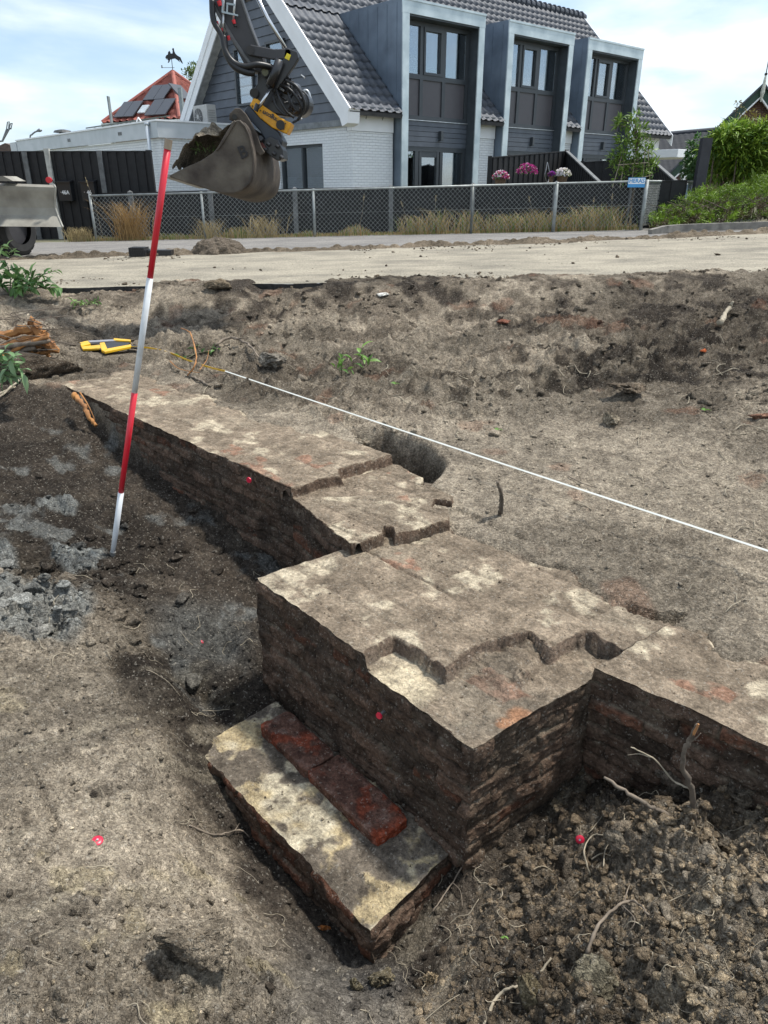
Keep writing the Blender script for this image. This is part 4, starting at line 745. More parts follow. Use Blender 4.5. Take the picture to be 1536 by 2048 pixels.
# dormers
WF=[(0,.29),(.36,.58),(.645,.93)]
def dormer(x0,x1,idx):
    d=thing('dormer_tmp','','',(0,0,0)) if 0 else None
    zt=4.72 if idx<2 else 4.70; yb=(zt-Z0)/SL
    fr=fixn(MB().prism([(x0,-.35,zt),(x1,-.35,zt),(x1,yb+.1,zt),(x0,yb+.1,zt)],(0,0,.05)).build('dormer',ZND,hs,local=True))
    b=MB(); b.box((x0,-.35,GB),(x0+.25,-.31,zt-.30)).box((x1-.25,-.35,GB),(x1,-.31,zt-.30)).box((x0-.01,-.352,zt-.298),(x1+.01,-.31,zt)).box((x0-.01,-.375,zt+.0),(x1+.01,-.30,zt+.055))
    b.build('zinc_surround',ZNC,fr,local=True)
    for (xa,xb,m_) in ((x0,x0+.02,ZND),(x1-.02,x1,ZND)):
        P=[(xa,-.309,GB),(xa,.05,GB),(xa,.05,Z0-.1),(xa,yb,zt-.002),(xa,-.309,zt-.002)]; fixn(MB().prism(P,(xb-xa,0,0)).build('cheek',m_,fr,local=True))
    for k in range(6):
        y=-.1+.42*k; zb=Z0+SL*y+.06 if y>0 else 2.0; hb('standing_seam',ZND,[((x0-.012,y,zb),(x0,y+.015,zt-.03))],fr)
    # inner reveals
    hb('reveal',mat('reveal_blue_grey',(.075,.09,.105),.5,.2,var=.1),[((x0+.19,-.308,GB),(x0+.21,.12,zt-.3)),((x1-.21,-.308,GB),(x1-.19,.12,zt-.3)),((x0+.211,-.308,zt-.34),(x1-.211,.12,zt-.302))],fr)
    a=x0+.22; c=x1-.22; W_=c-a; Y=.06
    # infill: boards, panels, frames
    hb('infill_panel',PNL,[((a+W_*p+.0,Y+.045,1.98),(a+W_*q,Y+.06,2.93)) for p,q in ((0,.29),(.33,.61),(.65,1))],fr)
    wf=MB(); 
    for z0_,z1_ in ((1.88,1.98),(2.93,3.06),(4.26,zt-.345)): wf.box((a,Y-.0,z0_),(c,Y+.1,z1_))
    for p,q in ((0,.025),(.29,.335),(.61,.655),(.955,1)):
        for z0_,z1_ in ((1.981,2.929),(3.061,4.259)): wf.box((a+W_*p,Y+.002,z0_),(a+W_*q,Y+.099,z1_))
    for z0_,z1_ in ((3.061,3.13),(4.17,4.259)): wf.box((a+W_*.336,Y-.025,z0_),(a+W_*.609,Y+.07,z1_))
    for p,q in ((.336,.36),(.572,.609)): wf.box((a+W_*p,Y-.024,3.131),(a+W_*q,Y+.069,4.169))
    wn=wf.build('window',FRM,fr,local=True)
    hb('pane',GLS,[((a+W_*p,Y+.055,3.06),(a+W_*q,Y+.06,4.26)) for p,q in ((.025,.29),(.36,.572),(.655,.955))],fr)
    cm=MB()
    for p,q in ((.03,.29),(.36,.56),(.66,.84 if idx<2 else .80)):
        xs=np.linspace(a+W_*p,a+W_*q,40); ys=Y+.10+.018*np.sin(xs*52)+.008*np.sin(xs*131); 
        b0_=len(cm.v); cm.v+=[(float(x_),float(y_),3.0) for x_,y_ in zip(xs,ys)]+[(float(x_),float(y_),4.3) for x_,y_ in zip(xs,ys)]; cm.f+=[(b0_+k,b0_+k+1,b0_+41+k,b0_+40+k) for k in range(39)]
    cm.build('curtain',CUR,fr,local=True)
    hb('room_back',DRK,[((a,Y+.6,1.9),(c,Y+.62,4.5)),((a-.02,Y+.1,GB),(a-.001,Y+.6,4.4)),((c+.001,Y+.1,GB),(c+.02,Y+.6,4.4)),((a,Y+.6,GB),(c,Y+.62,1.1))],fr)
    hb('sill_strip',mat('bright_alu',(.55,.58,.60),.4,.5),[((a,Y-.05,1.845),(c,Y+.03,1.865))],fr)
    sd_=MB()
    for k in range(5): z_=1.15+.14*k; sd_.box((a,Y+.0-.012,z_),(c,Y+.05,z_+.128))
    sd_.build('cladding',SID,fr,local=True)
    xl=a+W_*.57; hb('wall_lamp',FRM,[((xl,Y-.14,1.33),(xl+.10,Y-.013,1.60))],fr,.008)
    dr=MB(); dr.box((a,Y,1.02),(c,Y+.1,1.149))
    for p,q in ((.0,.02),(.24,.29),(.30,.335),(.56,.595),(.61,.65),(.96,1)): dr.box((a+W_*p,Y+.002,GB),(a+W_*q,Y+.099,1.019))
    dr.box((a+W_*.336,Y+.01,.86),(a+W_*.559,Y+.09,1.018)); dr.box((a+W_*.336,Y+.01,GB),(a+W_*.559,Y+.09,-.9))
    do=dr.build('door_frame',FRM,fr,local=True); hb('pane',GLS,[((a+W_*p,Y+.055,GB),(a+W_*q,Y+.06,1.01)) for p,q in ((.02,.24),(.335,.56),(.65,.96))],fr)
    if idx==0:
        cm=MB(); xs=np.linspace(a+W_*.76,a+W_*.95,30); ys=Y+.2+.03*np.sin(xs*45); n=len(xs); cm.v+=[(float(x_),float(y_),GB) for x_,y_ in zip(xs,ys)]+[(float(x_),float(y_),1.0) for x_,y_ in zip(xs,ys)]; cm.f+=[(k,k+1,n+1+k,n+k) for k in range(n-1)]; cm.build('curtain',CUR,fr,local=True)
    return fr
for i,(a,b_) in enumerate(DOR): dormer(a,b_,i)
# low roof of white rear dormer boards seen above first dormer
for (xa,xb) in ((3.2,5.6),(6.7,9.9),): 
    zq=5.0; hb('roof_hatch_cover',mat('roof_membrane',(.24,.23,.235),.7,var=.08),[((xa,(zq-Z0)/SL-.15,zq-.25),(xb,(zq-Z0)/SL+.75,zq+.62))]) if 0 else None
# far white porch on the end of the house
po=thing('porch','small white flat roofed porch at the far end of the white house','porch',(float(at(1345,315,30)[0]),30,0),HA)
hb('flat_roof',WSM,[((-1.3,-.9,.98),(.55,.9,1.24))],po,.01); hb('post',WSM,[((.35,-.85,GB),(.47,-.73,.98))],po); hb('post',WSM,[((-.5,-.85,GB),(-.38,-.73,.98))],po); hb('window',WSM,[((-.37,-.80,.35),(.34,-.74,.42)),((-.37,-.80,.10),(.34,-.74,.15))],po); hb('side_panel',mat('blue_panel',(.10,.17,.26),.5),[((-.37,-.77,GB),(.34,-.75,.09))],po)
# ================================================================ ANNEX
an=thing('flat_roofed_annex','low white brick annex with flat roof and weathered grey fascia behind the black fence','building',(C0[0],C0[1],0),HA)
X0,T0,T1,ZT=-3.15,5.6,19.6,1.86
hb('brick_wall',WBR,[((X0,T0,GB),(-.11,T1-.1,ZT-.46))],an)
hb('brick_wall',WBR,[((-.44,9.6,GB),(3.5,T1-.1,ZT-.46))],an)
hb('fascia',WGR,[((X0-.10,T0-.10,ZT-.45),(-.10,T0+.0,ZT)),((X0-.10,T0+.001,ZT-.45),(X0,T1,ZT)),((X0,T1-.1,ZT-.45),(-.1,T1,ZT))],an)
hb('roof_edge',WSM,[((X0-.13,T0-.13,ZT+.001),(-.10,T0+.05,ZT+.05)),((X0-.13,T0+.051,ZT+.001),(X0+.06,T1+.03,ZT+.05)),((X0+.061,T1-.15,ZT+.001),(-.1,T1+.03,ZT+.05))],an)
hb('flat_roof',LEAD,[((X0+.07,T0+.06,ZT-.05),(-.1,T1-.16,ZT-.01))],an)
MB().tube([(X0-.18,T0+.42,GB),(X0-.18,T0+.42,ZT-.04)],.055,12).tube([(X0-.18,T0+.42,ZT-.1),(X0-.18,T0+.42,ZT-.02)],.075,12).build('downpipe',mat('pipe_grey',(.50,.55,.60),.5,var=.04),an,smooth=True,local=True)
VNT=mat('vent_grey',(.23,.24,.24),.6)
for t_v in (8.2,13.0,):
    b=MB()
    for k in range(6): b.box((X0-.115,t_v+.05*k,ZT-.27),(X0-.101,t_v+.05*k+.025,ZT-.17))
    b.build('vent_grille',VNT,an,local=True)
hb('corner_box',WGR,[((X0-.12,T1+.031,ZT-.62),(X0+.5,T1+.9,ZT-.03))],an)
sp_=thing('solar_array','tilted dark solar panels lying on the flat annex roof','solar panels',(C0[0],C0[1],0),HA)
SOL=mat('solar_black',(.045,.048,.056),.4,var=.05,spec=.6); GRN=mat('panel_rack',(.13,.15,.13),.6)
b=MB(); b.add([(X0+.4,7.8,ZT+.16),(X0+.4,12.6,ZT+.16),(X0+1.5,12.6,ZT+.34),(X0+1.5,7.8,ZT+.34),(X0+.4,7.8,ZT+.20),(X0+.4,12.6,ZT+.20),(X0+1.5,12.6,ZT+.38),(X0+1.5,7.8,ZT+.38)],[(0,1,2,3),(4,7,6,5),(0,4,5,1),(1,5,6,2),(2,6,7,3),(3,7,4,0)]); fixn(b.build('panel',GRN,sp_,local=True))
b=MB(); 
for t in np.arange(8.0,12.6,.8): b.box((X0+.5,t,ZT-.01),(X0+.56,t+.05,ZT+.17)); b.box((X0+1.4,t,ZT-.01),(X0+1.46,t+.05,ZT+.33))
b.build('rack',GRN,sp_,local=True)
b=MB(); b.beam((X0+.1,7.5,ZT),(X0+.1,7.2,ZT+.2),.03,.03).beam((X0+.1,7.2,ZT+.2),(X0+.1,6.9,ZT),.03,.03); props(b.build('roof_bracket',WSM,an,local=True))
dm=thing('roof_vent','low dark domed vent cap on the annex roof edge','vent',tuple(np.array(C0)),HA)
MB().tube([(X0+.3,14.8,ZT-.0),(X0+.3,14.8,ZT+.12),(X0+.3,14.8,ZT+.13),(X0+.3,14.8,ZT+.20),(X0+.3,14.8,ZT+.24)],[.14,.14,.36,.30,.1],16).build('cap',mat('vent_black',(.05,.055,.055),.6),dm,local=True)
# AC unit
AC=mat('ac_case',(.50,.49,.46),.5,var=.04); ac=thing('air_conditioner','beige outdoor air conditioning unit standing on the annex roof by the gable','air conditioner',(C0[0],C0[1],0),HA)
hb('casing',AC,[((-.95,6.50,ZT-.01),(-.60,7.45,ZT+.66))],ac,.015)
fo=MB(); fo.tube([(-.955,7.08,ZT+.31),(-.98,7.08,ZT+.31)],.26,24); gr=fo.build('fan_grille',mat('ac_dark',(.12,.12,.12),.6),ac,local=True); MB().tube([(-.98,7.08,ZT+.31),(-.995,7.08,ZT+.31)],.07,16).build('fan_hub',AC,gr,local=True)
b=MB()
for k in range(5): b.tube([(-.984,7.08+.26*math.cos(t),ZT+.31+.26*math.sin(t)) for t in (k*.628,k*.628+math.pi)],.006,4)
b.build('fan_guard',AC,gr,local=True)
b=MB()
for k in range(6): b.box((-.90,6.491,ZT+.12+.07*k),(-.65,6.499,ZT+.15+.07*k))
b.build('louvre',mat('ac_shade',(.36,.35,.33),.6),ac,local=True)
# ================================================================ BLACK BOARD FENCES
def boardfence(p,q,ztp,ztq,m,parent,zb=None,bw=.145,gap=.0,rails=True,boardname='boards'):
    p=np.array(p,float);q=np.array(q,float);L=np.hypot(*(q-p));t=(q-p)/L;n=np.array([t[1],-t[0]]); b=MB(); k=0;s_=0
    while s_<L-.02:
        e=min(s_+bw,L-.005); o=.022*(k%2)
        za=ztp+(ztq-ztp)*s_/L; zc=ztp+(ztq-ztp)*e/L
        a=p+t*s_+n*o; c=p+t*e+n*o; zbb=(zb if zb is not None else GZ(a[0])-.05); m_=-n*.018
        b.add([(*a,zbb),(*c,zbb),(*c,zc),(*a,za),(*(a+m_),zbb),(*(c+m_),zbb),(*(c+m_),zc),(*(a+m_),za)],[(0,1,2,3),(7,6,5,4),(0,3,7,4),(1,5,6,2),(3,2,6,7)]); s_+=bw-.018; k+=1
    o=b.build(boardname,m,parent)
    r=MB(); r.beam((*(p-n*.01),ztp+.012),(*(q-n*.01),ztq+.012),.075,.028); r.build('top_rail',m,parent); return n
tf=thing('tall_board_fence','tall black board fence with concrete posts on the left beside the annex','fence',at(150,480,20.4))
pA=at(-80,306,21.1);pB=at(303,304,19.8); fnrm=boardfence(pA[:2],pB[:2],.84,.80,BLK,tf)
for px,m_,o_ in ((50,GRYP,.03),(97,CON,.06),(200,GRYP,.03),(298,BLK,.02),(-60,GRYP,.03)):
    # post foot positions along the fence line
    d=ray(px,302); n2_=np.array([-(pB-pA)[1],(pB-pA)[0]]); tt=(pA[:2]@n2_)/(d[:2]@n2_); P=d*tt; P[:2]+=fnrm*o_
    MB().box((P[0]-.06,P[1]-.055,GZ(P[0])-.1),(P[0]+.06,P[1]+.055,.84+(.06 if m_ is CON else 0))).build('post',m_,tf)
lf=thing('low_board_fence','waist high black board fence running behind the wire mesh','fence',(0,19.3,-1.05))
qa=at(205,388,19.6);qb=at(1375,362,19.0); boardfence(qa[:2],qb[:2],qa[2]-.0,qb[2]-.0,BLK,lf,bw=.19)
for px in (262,421,590,782,945,1110,1262): 
    P=at(px,380,19.2); d=ray(px,380); n2_=np.array([-(qb-qa)[1],(qb-qa)[0]]); P=d*((qa[:2]@n2_)/(d[:2]@n2_)); zt=qa[2]+(qb[2]-qa[2])*(P[0]-qa[0])/(qb[0]-qa[0])
    MB().box((P[0]-.055,P[1]-.14,GZ(P[0])-.1),(P[0]+.055,P[1]-.05,zt+.03)).add([(P[0]-.055,P[1]-.14,zt+.03),(P[0]+.055,P[1]-.14,zt+.03),(P[0]+.055,P[1]-.05,zt+.03),(P[0]-.055,P[1]-.05,zt+.03),(P[0],P[1]-.095,zt+.07)],[(0,1,4),(1,2,4),(2,3,4),(3,0,4)]).build('post',GRYP,lf)
def backfence(nm,label,A,B,E,zA,zB,zE):
    t=thing(nm,label,'fence',(B[0],B[1],-1)); boardfence(A[:2],B[:2],zA,zB,BLK,t); boardfence(B[:2],E[:2],zB,zE,BLK,t,boardname='sloping_boards')
    MB().beam((B[0],B[1],zB+.02),(E[0],E[1],zE+.03),.09,.035).build('sloping_rail',GRYP,t)
    for P,z_ in ((A,zA),(B,zB),(E,zE)): MB().box((P[0]-.05,P[1]-.05,-1.3),(P[0]+.05,P[1]+.05,z_+.05)).build('post',BLK,t)
backfence('garden_fence','black garden fence with sloping end left of the small tree, behind the flower pots',at(980,317,21.6),at(1133,306,24.4),at(1210,372,19.6),.72,.99,-.02)
backfence('garden_fence','black garden fence with sloping end directly behind the small tree',at(1165,323,25),at(1300,317,24.6),at(1362,372,19.5),.70,.80,.02)
# mailboxes
MBX=mat('mailbox_black',(.020,.021,.023),.35,var=.05)
for px,txt_,lb in ((137,'46A','black mailbox numbered 46A on the tall board fence'),(184,'46','black mailbox numbered 46 on the tall board fence')):
    d=ray(px,380); n2_=np.array([-(pB-pA)[1],(pB-pA)[0]]); P=d*((pA[:2]@n2_)/(d[:2]@n2_)); tx=(pB-pA)[:2]/np.hypot(*(pB-pA)[:2]); M_=Matrix.Identity(4)
    t=thing('mailbox',lb,'mailbox',(P[0]+fnrm[0]*.03,P[1]+fnrm[1]*.03,P[2]),math.atan2(tx[1],tx[0]),group='mailboxes on the fence')
    hb('box',MBX,[((-.19,-.15,-.26),(.19,-.0,.19))],t,.008); fixn(MB().prism([(-.215,-.185,.195),(-.215,.0,.24),(-.215,.0,.20),(-.215,-.185,.17)],(.43,0,0)).build('lid',MBX,t,local=True))
    Mx=world_m(t)@frame((0.03,-.153,-.06),(1,0,0),(0,-1,0)); text(txt_,.13,mat('number_white',(.8,.8,.8),.5),Mx,t,'number',.002,.004)
    MB().tube([(-.10,-.15,-.05),(-.10,-.165,-.05)],.012,10).build('lock',STL,t,local=True)
# ================================================================ CHAIN LINK FENCE
GAL=mat('galvanised',(.30,.32,.31),.5,.35,var=.15,scale=8)
def fenceZ(x): return -.18+(.13+.18)*(x+6.96)/(5.86+6.96)
cf=thing('chain_link_fence','low galvanised chain link fence with top rail along the footpath','fence',(-.5,18.2,-1.1))
fa=np.array([-6.96,18.6]);fb=np.array([5.86,17.8]);fc=np.array([9.4,23.2])
def chain(p,q,zf,m,parent,hh,cell=.105,r=.0032):
    p=np.array(p);q=np.array(q);L=np.hypot(*(q-p));t=(q-p)/L; b=MB()
    for sg in (1,-1):
        s0=-hh if sg>0 else 0
        k=np.arange(int((L+hh)/cell)+1)*cell-(hh if sg>0 else 0)
        for a in k:
            pa,pb_=(a,0),(a+sg*hh,hh)
            if sg<0: pa,pb_=(a+0.0,0),(a-hh,hh)
            u0,v0=pa;u1,v1=pb_
            if u0>u1:u0,v0,u1,v1=u1,v1,u0,v0
            if u1<=0 or u0>=L: continue
            if u0<0: v0=v0+(v1-v0)*(0-u0)/(u1-u0);u0=0
            if u1>L: v1=v0+(v1-v0)*(L-u0)/(u1-u0);u1=L
            A=p+t*u0;B=p+t*u1; b.tube([(A[0],A[1],zf(A[0])-hh+v0),(B[0],B[1],zf(B[0])-hh+v1)],r,4,False)
    return b.build('mesh',m,parent)
chain(fa,fb,fenceZ,GAL,cf,.95); chain(fb,fc,lambda x:.13+.01*(x-5.86),GAL,cf,.95)
r=MB().tube([(*fa,fenceZ(fa[0])),(*fb,fenceZ(fb[0]))],.022,8); r.build('top_rail',GAL,cf,smooth=True); MB().tube([(*fb,.13),(*fc,.16)],.022,8).build('top_rail',GAL,cf,smooth=True)
MB().tube([(*fa,fenceZ(fa[0])-.50),(*fb,fenceZ(fb[0])-.50)],.0025,5).build('tension_wire',GAL,cf)
for px in (180,403,627,866,945,1112,1290,945,780):
    if px in (866,780): continue
    d=ray(px,400); n2_=np.array([-(fb-fa)[1],(fb-fa)[0]]); P=d*((fa@n2_)/(d[:2]@n2_)); x_=P[0]
    rr=.030 if px not in (1112,1290) else .042
    MB().tube([(P[0],P[1]+.02,GZ(x_)-.2),(P[0],P[1]+.02,fenceZ(x_)+.03)],rr,10).build('post',GAL,cf,smooth=True)
MB().tube([(*fc,-1.2),(*fc,.2)],.03,8).build('post',GAL,cf)
d=ray(1272,365); n2_=np.array([-(fb-fa)[1],(fb-fa)[0]]); P=d*((fa@n2_)/(d[:2]@n2_))-np.array([0,.04,0])
sg_=thing('sign','small blue sign reading HERAS wired to the top corner of the chain link fence','sign',P,math.atan2(fb[1]-fa[1],fb[0]-fa[0]))
hb('plate',mat('sign_blue',(.06,.30,.62),.4,var=.04),[((-.19,-.004,-.10),(.19,.004,.10))],sg_); hb('white_band',mat('sign_white',(.85,.88,.9),.4),[((-.18,-.007,-.03),(.18,-.0041,.088))],sg_)
text('HERAS',.115,mat('sign_blue',(.06,.30,.62),.4),world_m(sg_)@frame((0,-.008,.03),(1,0,0),(0,-1,0)),sg_,'lettering',.001,.003)
# storm drain piece
dn=thing('drain_channel','black ribbed plastic drain section lying at the far road edge','drain',at(300,505,13.9))
DP=mat('black_plastic',(.018,.018,.019),.45); P0=at(300,510,13.6); z0=float(GZ(P0[0]))
b=MB(); b.box((P0[0]-.34,P0[1]-.10,z0+.0),(P0[0]-.05,P0[1]+.22,z0+.11))
for k in range(8): b.box((P0[0]-.335+.036*k,P0[1]-.115,z0+.02),(P0[0]-.318+.036*k,P0[1]+.20,z0+.15))
b.build('ribbed_body',DP,dn,bevel=.003); MB().box((P0[0]-.049,P0[1]+.0,z0+.05),(P0[0]+.38,P0[1]+.2,z0+.10)).box((P0[0]+.15,P0[1]+.0,z0),(P0[0]+.38,P0[1]+.2,z0+.049)).build('plate',DP,dn)
V,F=icos(5,77,.12,0); P=at(440,500,14.0); V=V*np.array([.42,.34,.34])*(1.25-.55*np.clip(V[:,2:3],-1,1))*np.array([1,1,1.0]); 
x,y,q=V.T*6; V=V+V*(.10*vn3(x,y,q,5)+.16*vn3(x*4,y*4,q*4,5))[:,None]; props(mesh('soil_mound',V+np.array([P[0],P[1],GZ(P[0])-.0]),F,SOIL,col=np.tile([.15,.125,.10],(len(V),1)),smooth=True),'brown conical mound of soil on the far road edge under the bucket','mound')
# ================================================================ RED ROOFED HOUSE
RT=mat('red_tile',(.36,.10,.07),.7,var=.2,scale=3,c2=(.24,.07,.05)); rh=thing('red_roofed_house','house with a pyramid roof of red tiles carrying dark solar panels','house',(-10,40,0))
ap=at(346,146,40); fcn=at(360,240,36.2); lcn=at(205,246,38.6); zE=(fcn[2]+lcn[2])/2; fcn[2]=lcn[2]=zE; cen=np.array([ap[0],ap[1],zE]); bcn=2*cen-fcn; rcn=2*cen-lcn
def tri_tiles(name,e0,e1,apx,m,parent,tw=.42,rl=.42,h=.07):
    e0,e1,apx=map(np.array,(e0,e1,apx)); u=(e1-e0);L=np.linalg.norm(u);u=u/L; mp_=(apx-e0)@u; foot=e0+u*mp_; v=apx-foot;H=np.linalg.norm(v);v=v/H; n=np.cross(u,v); n=n*np.sign(n[2]); V=[];F=[];nr=int(H/rl)
    for r_ in range(nr+1):
        for f,o in ((0,.045),(.97,.0)):
            s_=min((r_+f)*rl,H); a=mp_*s_/H; b_=L-(L-mp_)*s_/H; xs=np.linspace(a,b_,120); V.append(e0+u*xs[:,None]+v*s_+n*(o*1.6+h*np.maximum(np.cos(2*np.pi*xs/tw),-.3)*.8)[:,None])
    return mesh(name,np.array(V).reshape(-1,3),gridF(len(V),120),m,parent)
for e0_,e1_ in ((lcn,fcn),(fcn,rcn),(rcn,bcn),(bcn,lcn)): tri_tiles('tiled_roof',e0_,e1_,ap,RT,rh)
def rin(P,k=.92): c=cen+(P-cen)*k; return c
b=MB(); Q=[rin(p) for p in (lcn,fcn,rcn,bcn)]; b.add([(*q[:2],-1.3) for q in Q]+[(*q[:2],zE) for q in Q],[(0,1,5,4),(1,2,6,5),(2,3,7,6),(3,0,4,7)]); b.build('wall',mat('red_house_wall',(.20,.12,.09),.8),rh)
for e0_,e1_ in ((lcn,fcn),(fcn,rcn)): MB().beam(e0_+np.array([0,0,-.1]),e1_+np.array([0,0,-.1]),.2,.2).build('gutter',mat('cream_gutter',(.55,.57,.52),.5),rh)
for e0_ in (fcn,lcn,rcn): MB().tube([e0_+np.array([0,0,.05]),ap+np.array([0,0,.05])],.10,8).build('hip_ridge',RT,rh)
def onface(e0,e1,a,b): # a along eave 0..1, b up 0..1 (b measured towards apex)
    e0,e1=np.array(e0),np.array(e1); n=np.cross(e1-e0,ap-e0); n=n/np.linalg.norm(n)*np.sign(n[2]); u=(e1-e0); v=ap-(e0+e1)/2; return e0+u*a+v*b+n*.13
def pan(e0,e1,a0,a1,b0,b1,m=SOL,nm='solar_panel'):
    sh=.0; P=[onface(e0,e1,a0,b0),onface(e0,e1,a1,b0),onface(e0,e1,a1,b1),onface(e0,e1,a0,b1)]; n=np.cross(P[1]-P[0],P[2]-P[0]); n=n/np.linalg.norm(n)*.05; fixn(MB().prism(P,n).build(nm,m,rh))
for a0 in (.155,.285): pan(lcn,fcn,a0,a0+.125,.05,.36)
for a0 in (.40,.535): pan(lcn,fcn,a0,a0+.13,.37,.67)
for a0 in (.56,.695): pan(lcn,fcn,a0,a0+.13,.05,.36)
pan(lcn,fcn,.445,.535,.11,.26,mat('skylight',(.45,.50,.52),.2),'skylight')
pan(fcn,rcn,.22,.38,.38,.66); pan(fcn,rcn,.14,.3,.06,.3)
for px0,px1,yt,yb,Y,lb in ((213,222,192,240,35.6,'grey square chimney flue left of the red roof'),(355,367,175,232,35,'grey square chimney flue in front of the red roof')):
    a_=at(px0,yt,Y);c_=at(px1,yb,Y); props(MB().box((a_[0],Y,1.6),(c_[0],Y+.25,a_[2])).build('chimney_flue',mat('flue_grey',(.20,.23,.23),.6,var=.12),None),lb,'chimney','grey flues by the red roof')
# weather vane: horse and rider
wv=thing('weather_vane','dark horse and rider weather vane on the tip of the red roof','weather vane',ap); VB=mat('vane_black',(.02,.021,.022),.6)
MB().tube([ap,ap+np.array([0,0,.62])],.018,6).build('rod',VB,wv)
HP=[(-14,0),(-16,4),(-13,8),(-10,9),(-9,13),(-6,16),(-4,13),(-4,11),(0,11),(1,16),(0,18),(2,21),(4,20),(4,16),(6,11),(9,8),(16,4),(19,-4),(20,-8),(17,-6),(14,-2),(12,0),(14,-5),(9,-1),(4,2),(-2,1),(-6,0),(-9,-5),(-12,-6),(-10,-2),(-12,0),(-13,3)]
sc_=.0225; fixn(MB().prism([ap+np.array([(x+3)*sc_,0,.55+(y)*sc_]) for x,y in HP],(0,.03,0)).build('horse_and_rider',VB,wv))
MB().beam(ap+np.array([-.5,0,.22]),ap+np.array([.1,0,.22]),.02,.02).beam(ap+np.array([-.5,0,.2]),ap+np.array([-.5,0,.32]),.02,.06).build('compass_arm',GAL,wv)
# street lamp, mast, far house, dark roof, brick gable
lp=thing('street_lamp','thin grey street lamp with curved arm far behind the annex','street lamp',at(62,300,60)); a_=at(62,283,60); 
MB().tube(curve([(a_[0]+.02,60,-1.2),(a_[0],60,a_[2]-.5),(a_[0],60,a_[2]+.3),at(64,269,60),at(70,264,60),at(76,262,60)],8),.055,8).build('pole',GUT,lp,smooth=True); MB().tube([at(74,262,60),at(79,260.5,60),at(84,261,60)],[.06,.13,.05],10).build('lamp_head',GUT,lp,smooth=True)
ms=thing('antenna_mast','far grey antenna arms rising at the left edge above the fence','antenna',at(8,300,60))
MB().tube([at(-6,283,60),at(5,282,60),at(14,258,60)],.07,6).tube([at(5,282,60),at(20,255,60)],.06,6).build('arm',GUT,ms)
for (x0_,y0_,x1_,y1_) in ((14,258,17,244),(19,258,23,247)): MB().tube([at(x0_-1,y0_,60),at(x1_-2,y1_,60),at(x1_+1.5,y1_-1,60),at(x0_+3,y0_,60),at(x0_-1,y0_,60)],.04,6).build('loop',GUT,ms)
fh=thing('distant_house','far house with brown pitched roof at the left edge above the fence','house',at(8,300,46)); a_=at(10,286,46)
fixn(MB().prism([(a_[0]-3,46,a_[2]-1.1),(a_[0],46,a_[2]),(a_[0]+2.2,46,a_[2]-1.0)],(0,6,0)).build('roof',mat('brown_roof',(.12,.085,.07),.8,var=.2),fh)); MB().box((a_[0]-2.8,46.1,-1.3),(a_[0]+2,51.9,a_[2]-1.05)).build('wall',mat('brown_wall',(.2,.15,.12),.8),fh)
dh=thing('dark_tiled_house','house far right with a long slope of small dark tiles behind the hedge','house',at(1370,340,40)); P0=at(1300,272,40);P1=at(1450,260,41)
xx=np.linspace(P0[0]-1.5,P1[0]+2.5,200); rows_=[]; 
dd=np.array([.25,-.75,-.62])
nr=22; 
for k in range(nr):
    for f,o in ((0,0),(.96,.05)):
        s_=(k+f)*.2; 
        rows_.append(np.stack([xx+dd[0]*0,np.full(200,40+ (xx.mean()-xx.mean()))+dd[1]*s_,P0[2]+(P1[2]-P0[2])*(xx-P0[0])/(P1[0]-P0[0])+dd[2]*s_+o+.012*np.cos(xx*2*np.pi/.28)],-1))
V=np.array(rows_); mesh('tiled_roof',V.reshape(-1,3),gridF(len(rows_),200),mat('blue_dark_tile',(.040,.044,.052),.8,var=.1),dh); MB().tube([V[0,0]+np.array([0,0,.05]),V[0,-1]+np.array([0,0,.05])],.09,8).build('ridge',TIL,dh)
zl=V[-1,0,2]; MB().box((xx[0],40-.75*4.3,-1.3),(xx[-1],43,zl-.05)).build('wall',mat('grey_wall',(.25,.25,.25),.8),dh)
an2=MB().tube([at(1313,270,40.2),at(1313,233,40.2)],.03,6).tube([at(1318,272,40.2),at(1317,240,40.2)],.02,6).build('antenna',GAL,dh)
gh=thing('brick_gable_house','dark brick house at the right edge with green verge and white finial','house',at(1527,240,36)); apx=at(1517,172,36); le=at(1392,290,36); sl=(apx[2]-le[2])/(apx[0]-le[0])
BRK=brick_paint('dark_brick',(.16,.075,.055),(.22,.20,.18),bh=.07,bl=.22,bd=.004,rough=.85,dark=(.10,.05,.045)); hw=apx[0]-le[0]+1.5
fixn(MB().prism([(apx[0]-hw+.4,36,-1.3),(apx[0]+hw-.4,36,-1.3),(apx[0]+hw-.4,36,apx[2]-sl*(hw-.1)),(apx[0],36,apx[2]-.3),(apx[0]-hw+.4,36,apx[2]-sl*(hw-.1))],(3.2,6,0)).build('brick_wall',BRK,gh))
GV=mat('verge_green',(.018,.055,.035),.5)
for sg in (-1,1):
    fixn(MB().prism([(apx[0],35.6,apx[2]+.02),(apx[0]+sg*hw,35.6,apx[2]-sl*hw+.02),(apx[0]+sg*hw,35.6,apx[2]-sl*hw-.42),(apx[0],35.6,apx[2]-.42)],(0,.06,0)).build('verge_board',GV,gh))
    fixn(MB().prism([(apx[0],35.5,apx[2]+.10),(apx[0]+sg*(hw+.1),35.5,apx[2]-sl*(hw+.1)+.10),(apx[0]+sg*(hw+.1),35.5,apx[2]-sl*(hw+.1)),(apx[0],35.5,apx[2]+.0)],(3.6,6.6,0)).build('roof',TIL,gh))
    fixn(MB().prism([(apx[0],35.58,apx[2]-.42),(apx[0]+sg*hw,35.58,apx[2]-sl*hw-.42),(apx[0]+sg*hw,35.58,apx[2]-sl*hw-.50),(apx[0],35.58,apx[2]-.50)],(0,.1,0)).build('verge_trim',WSM,gh))
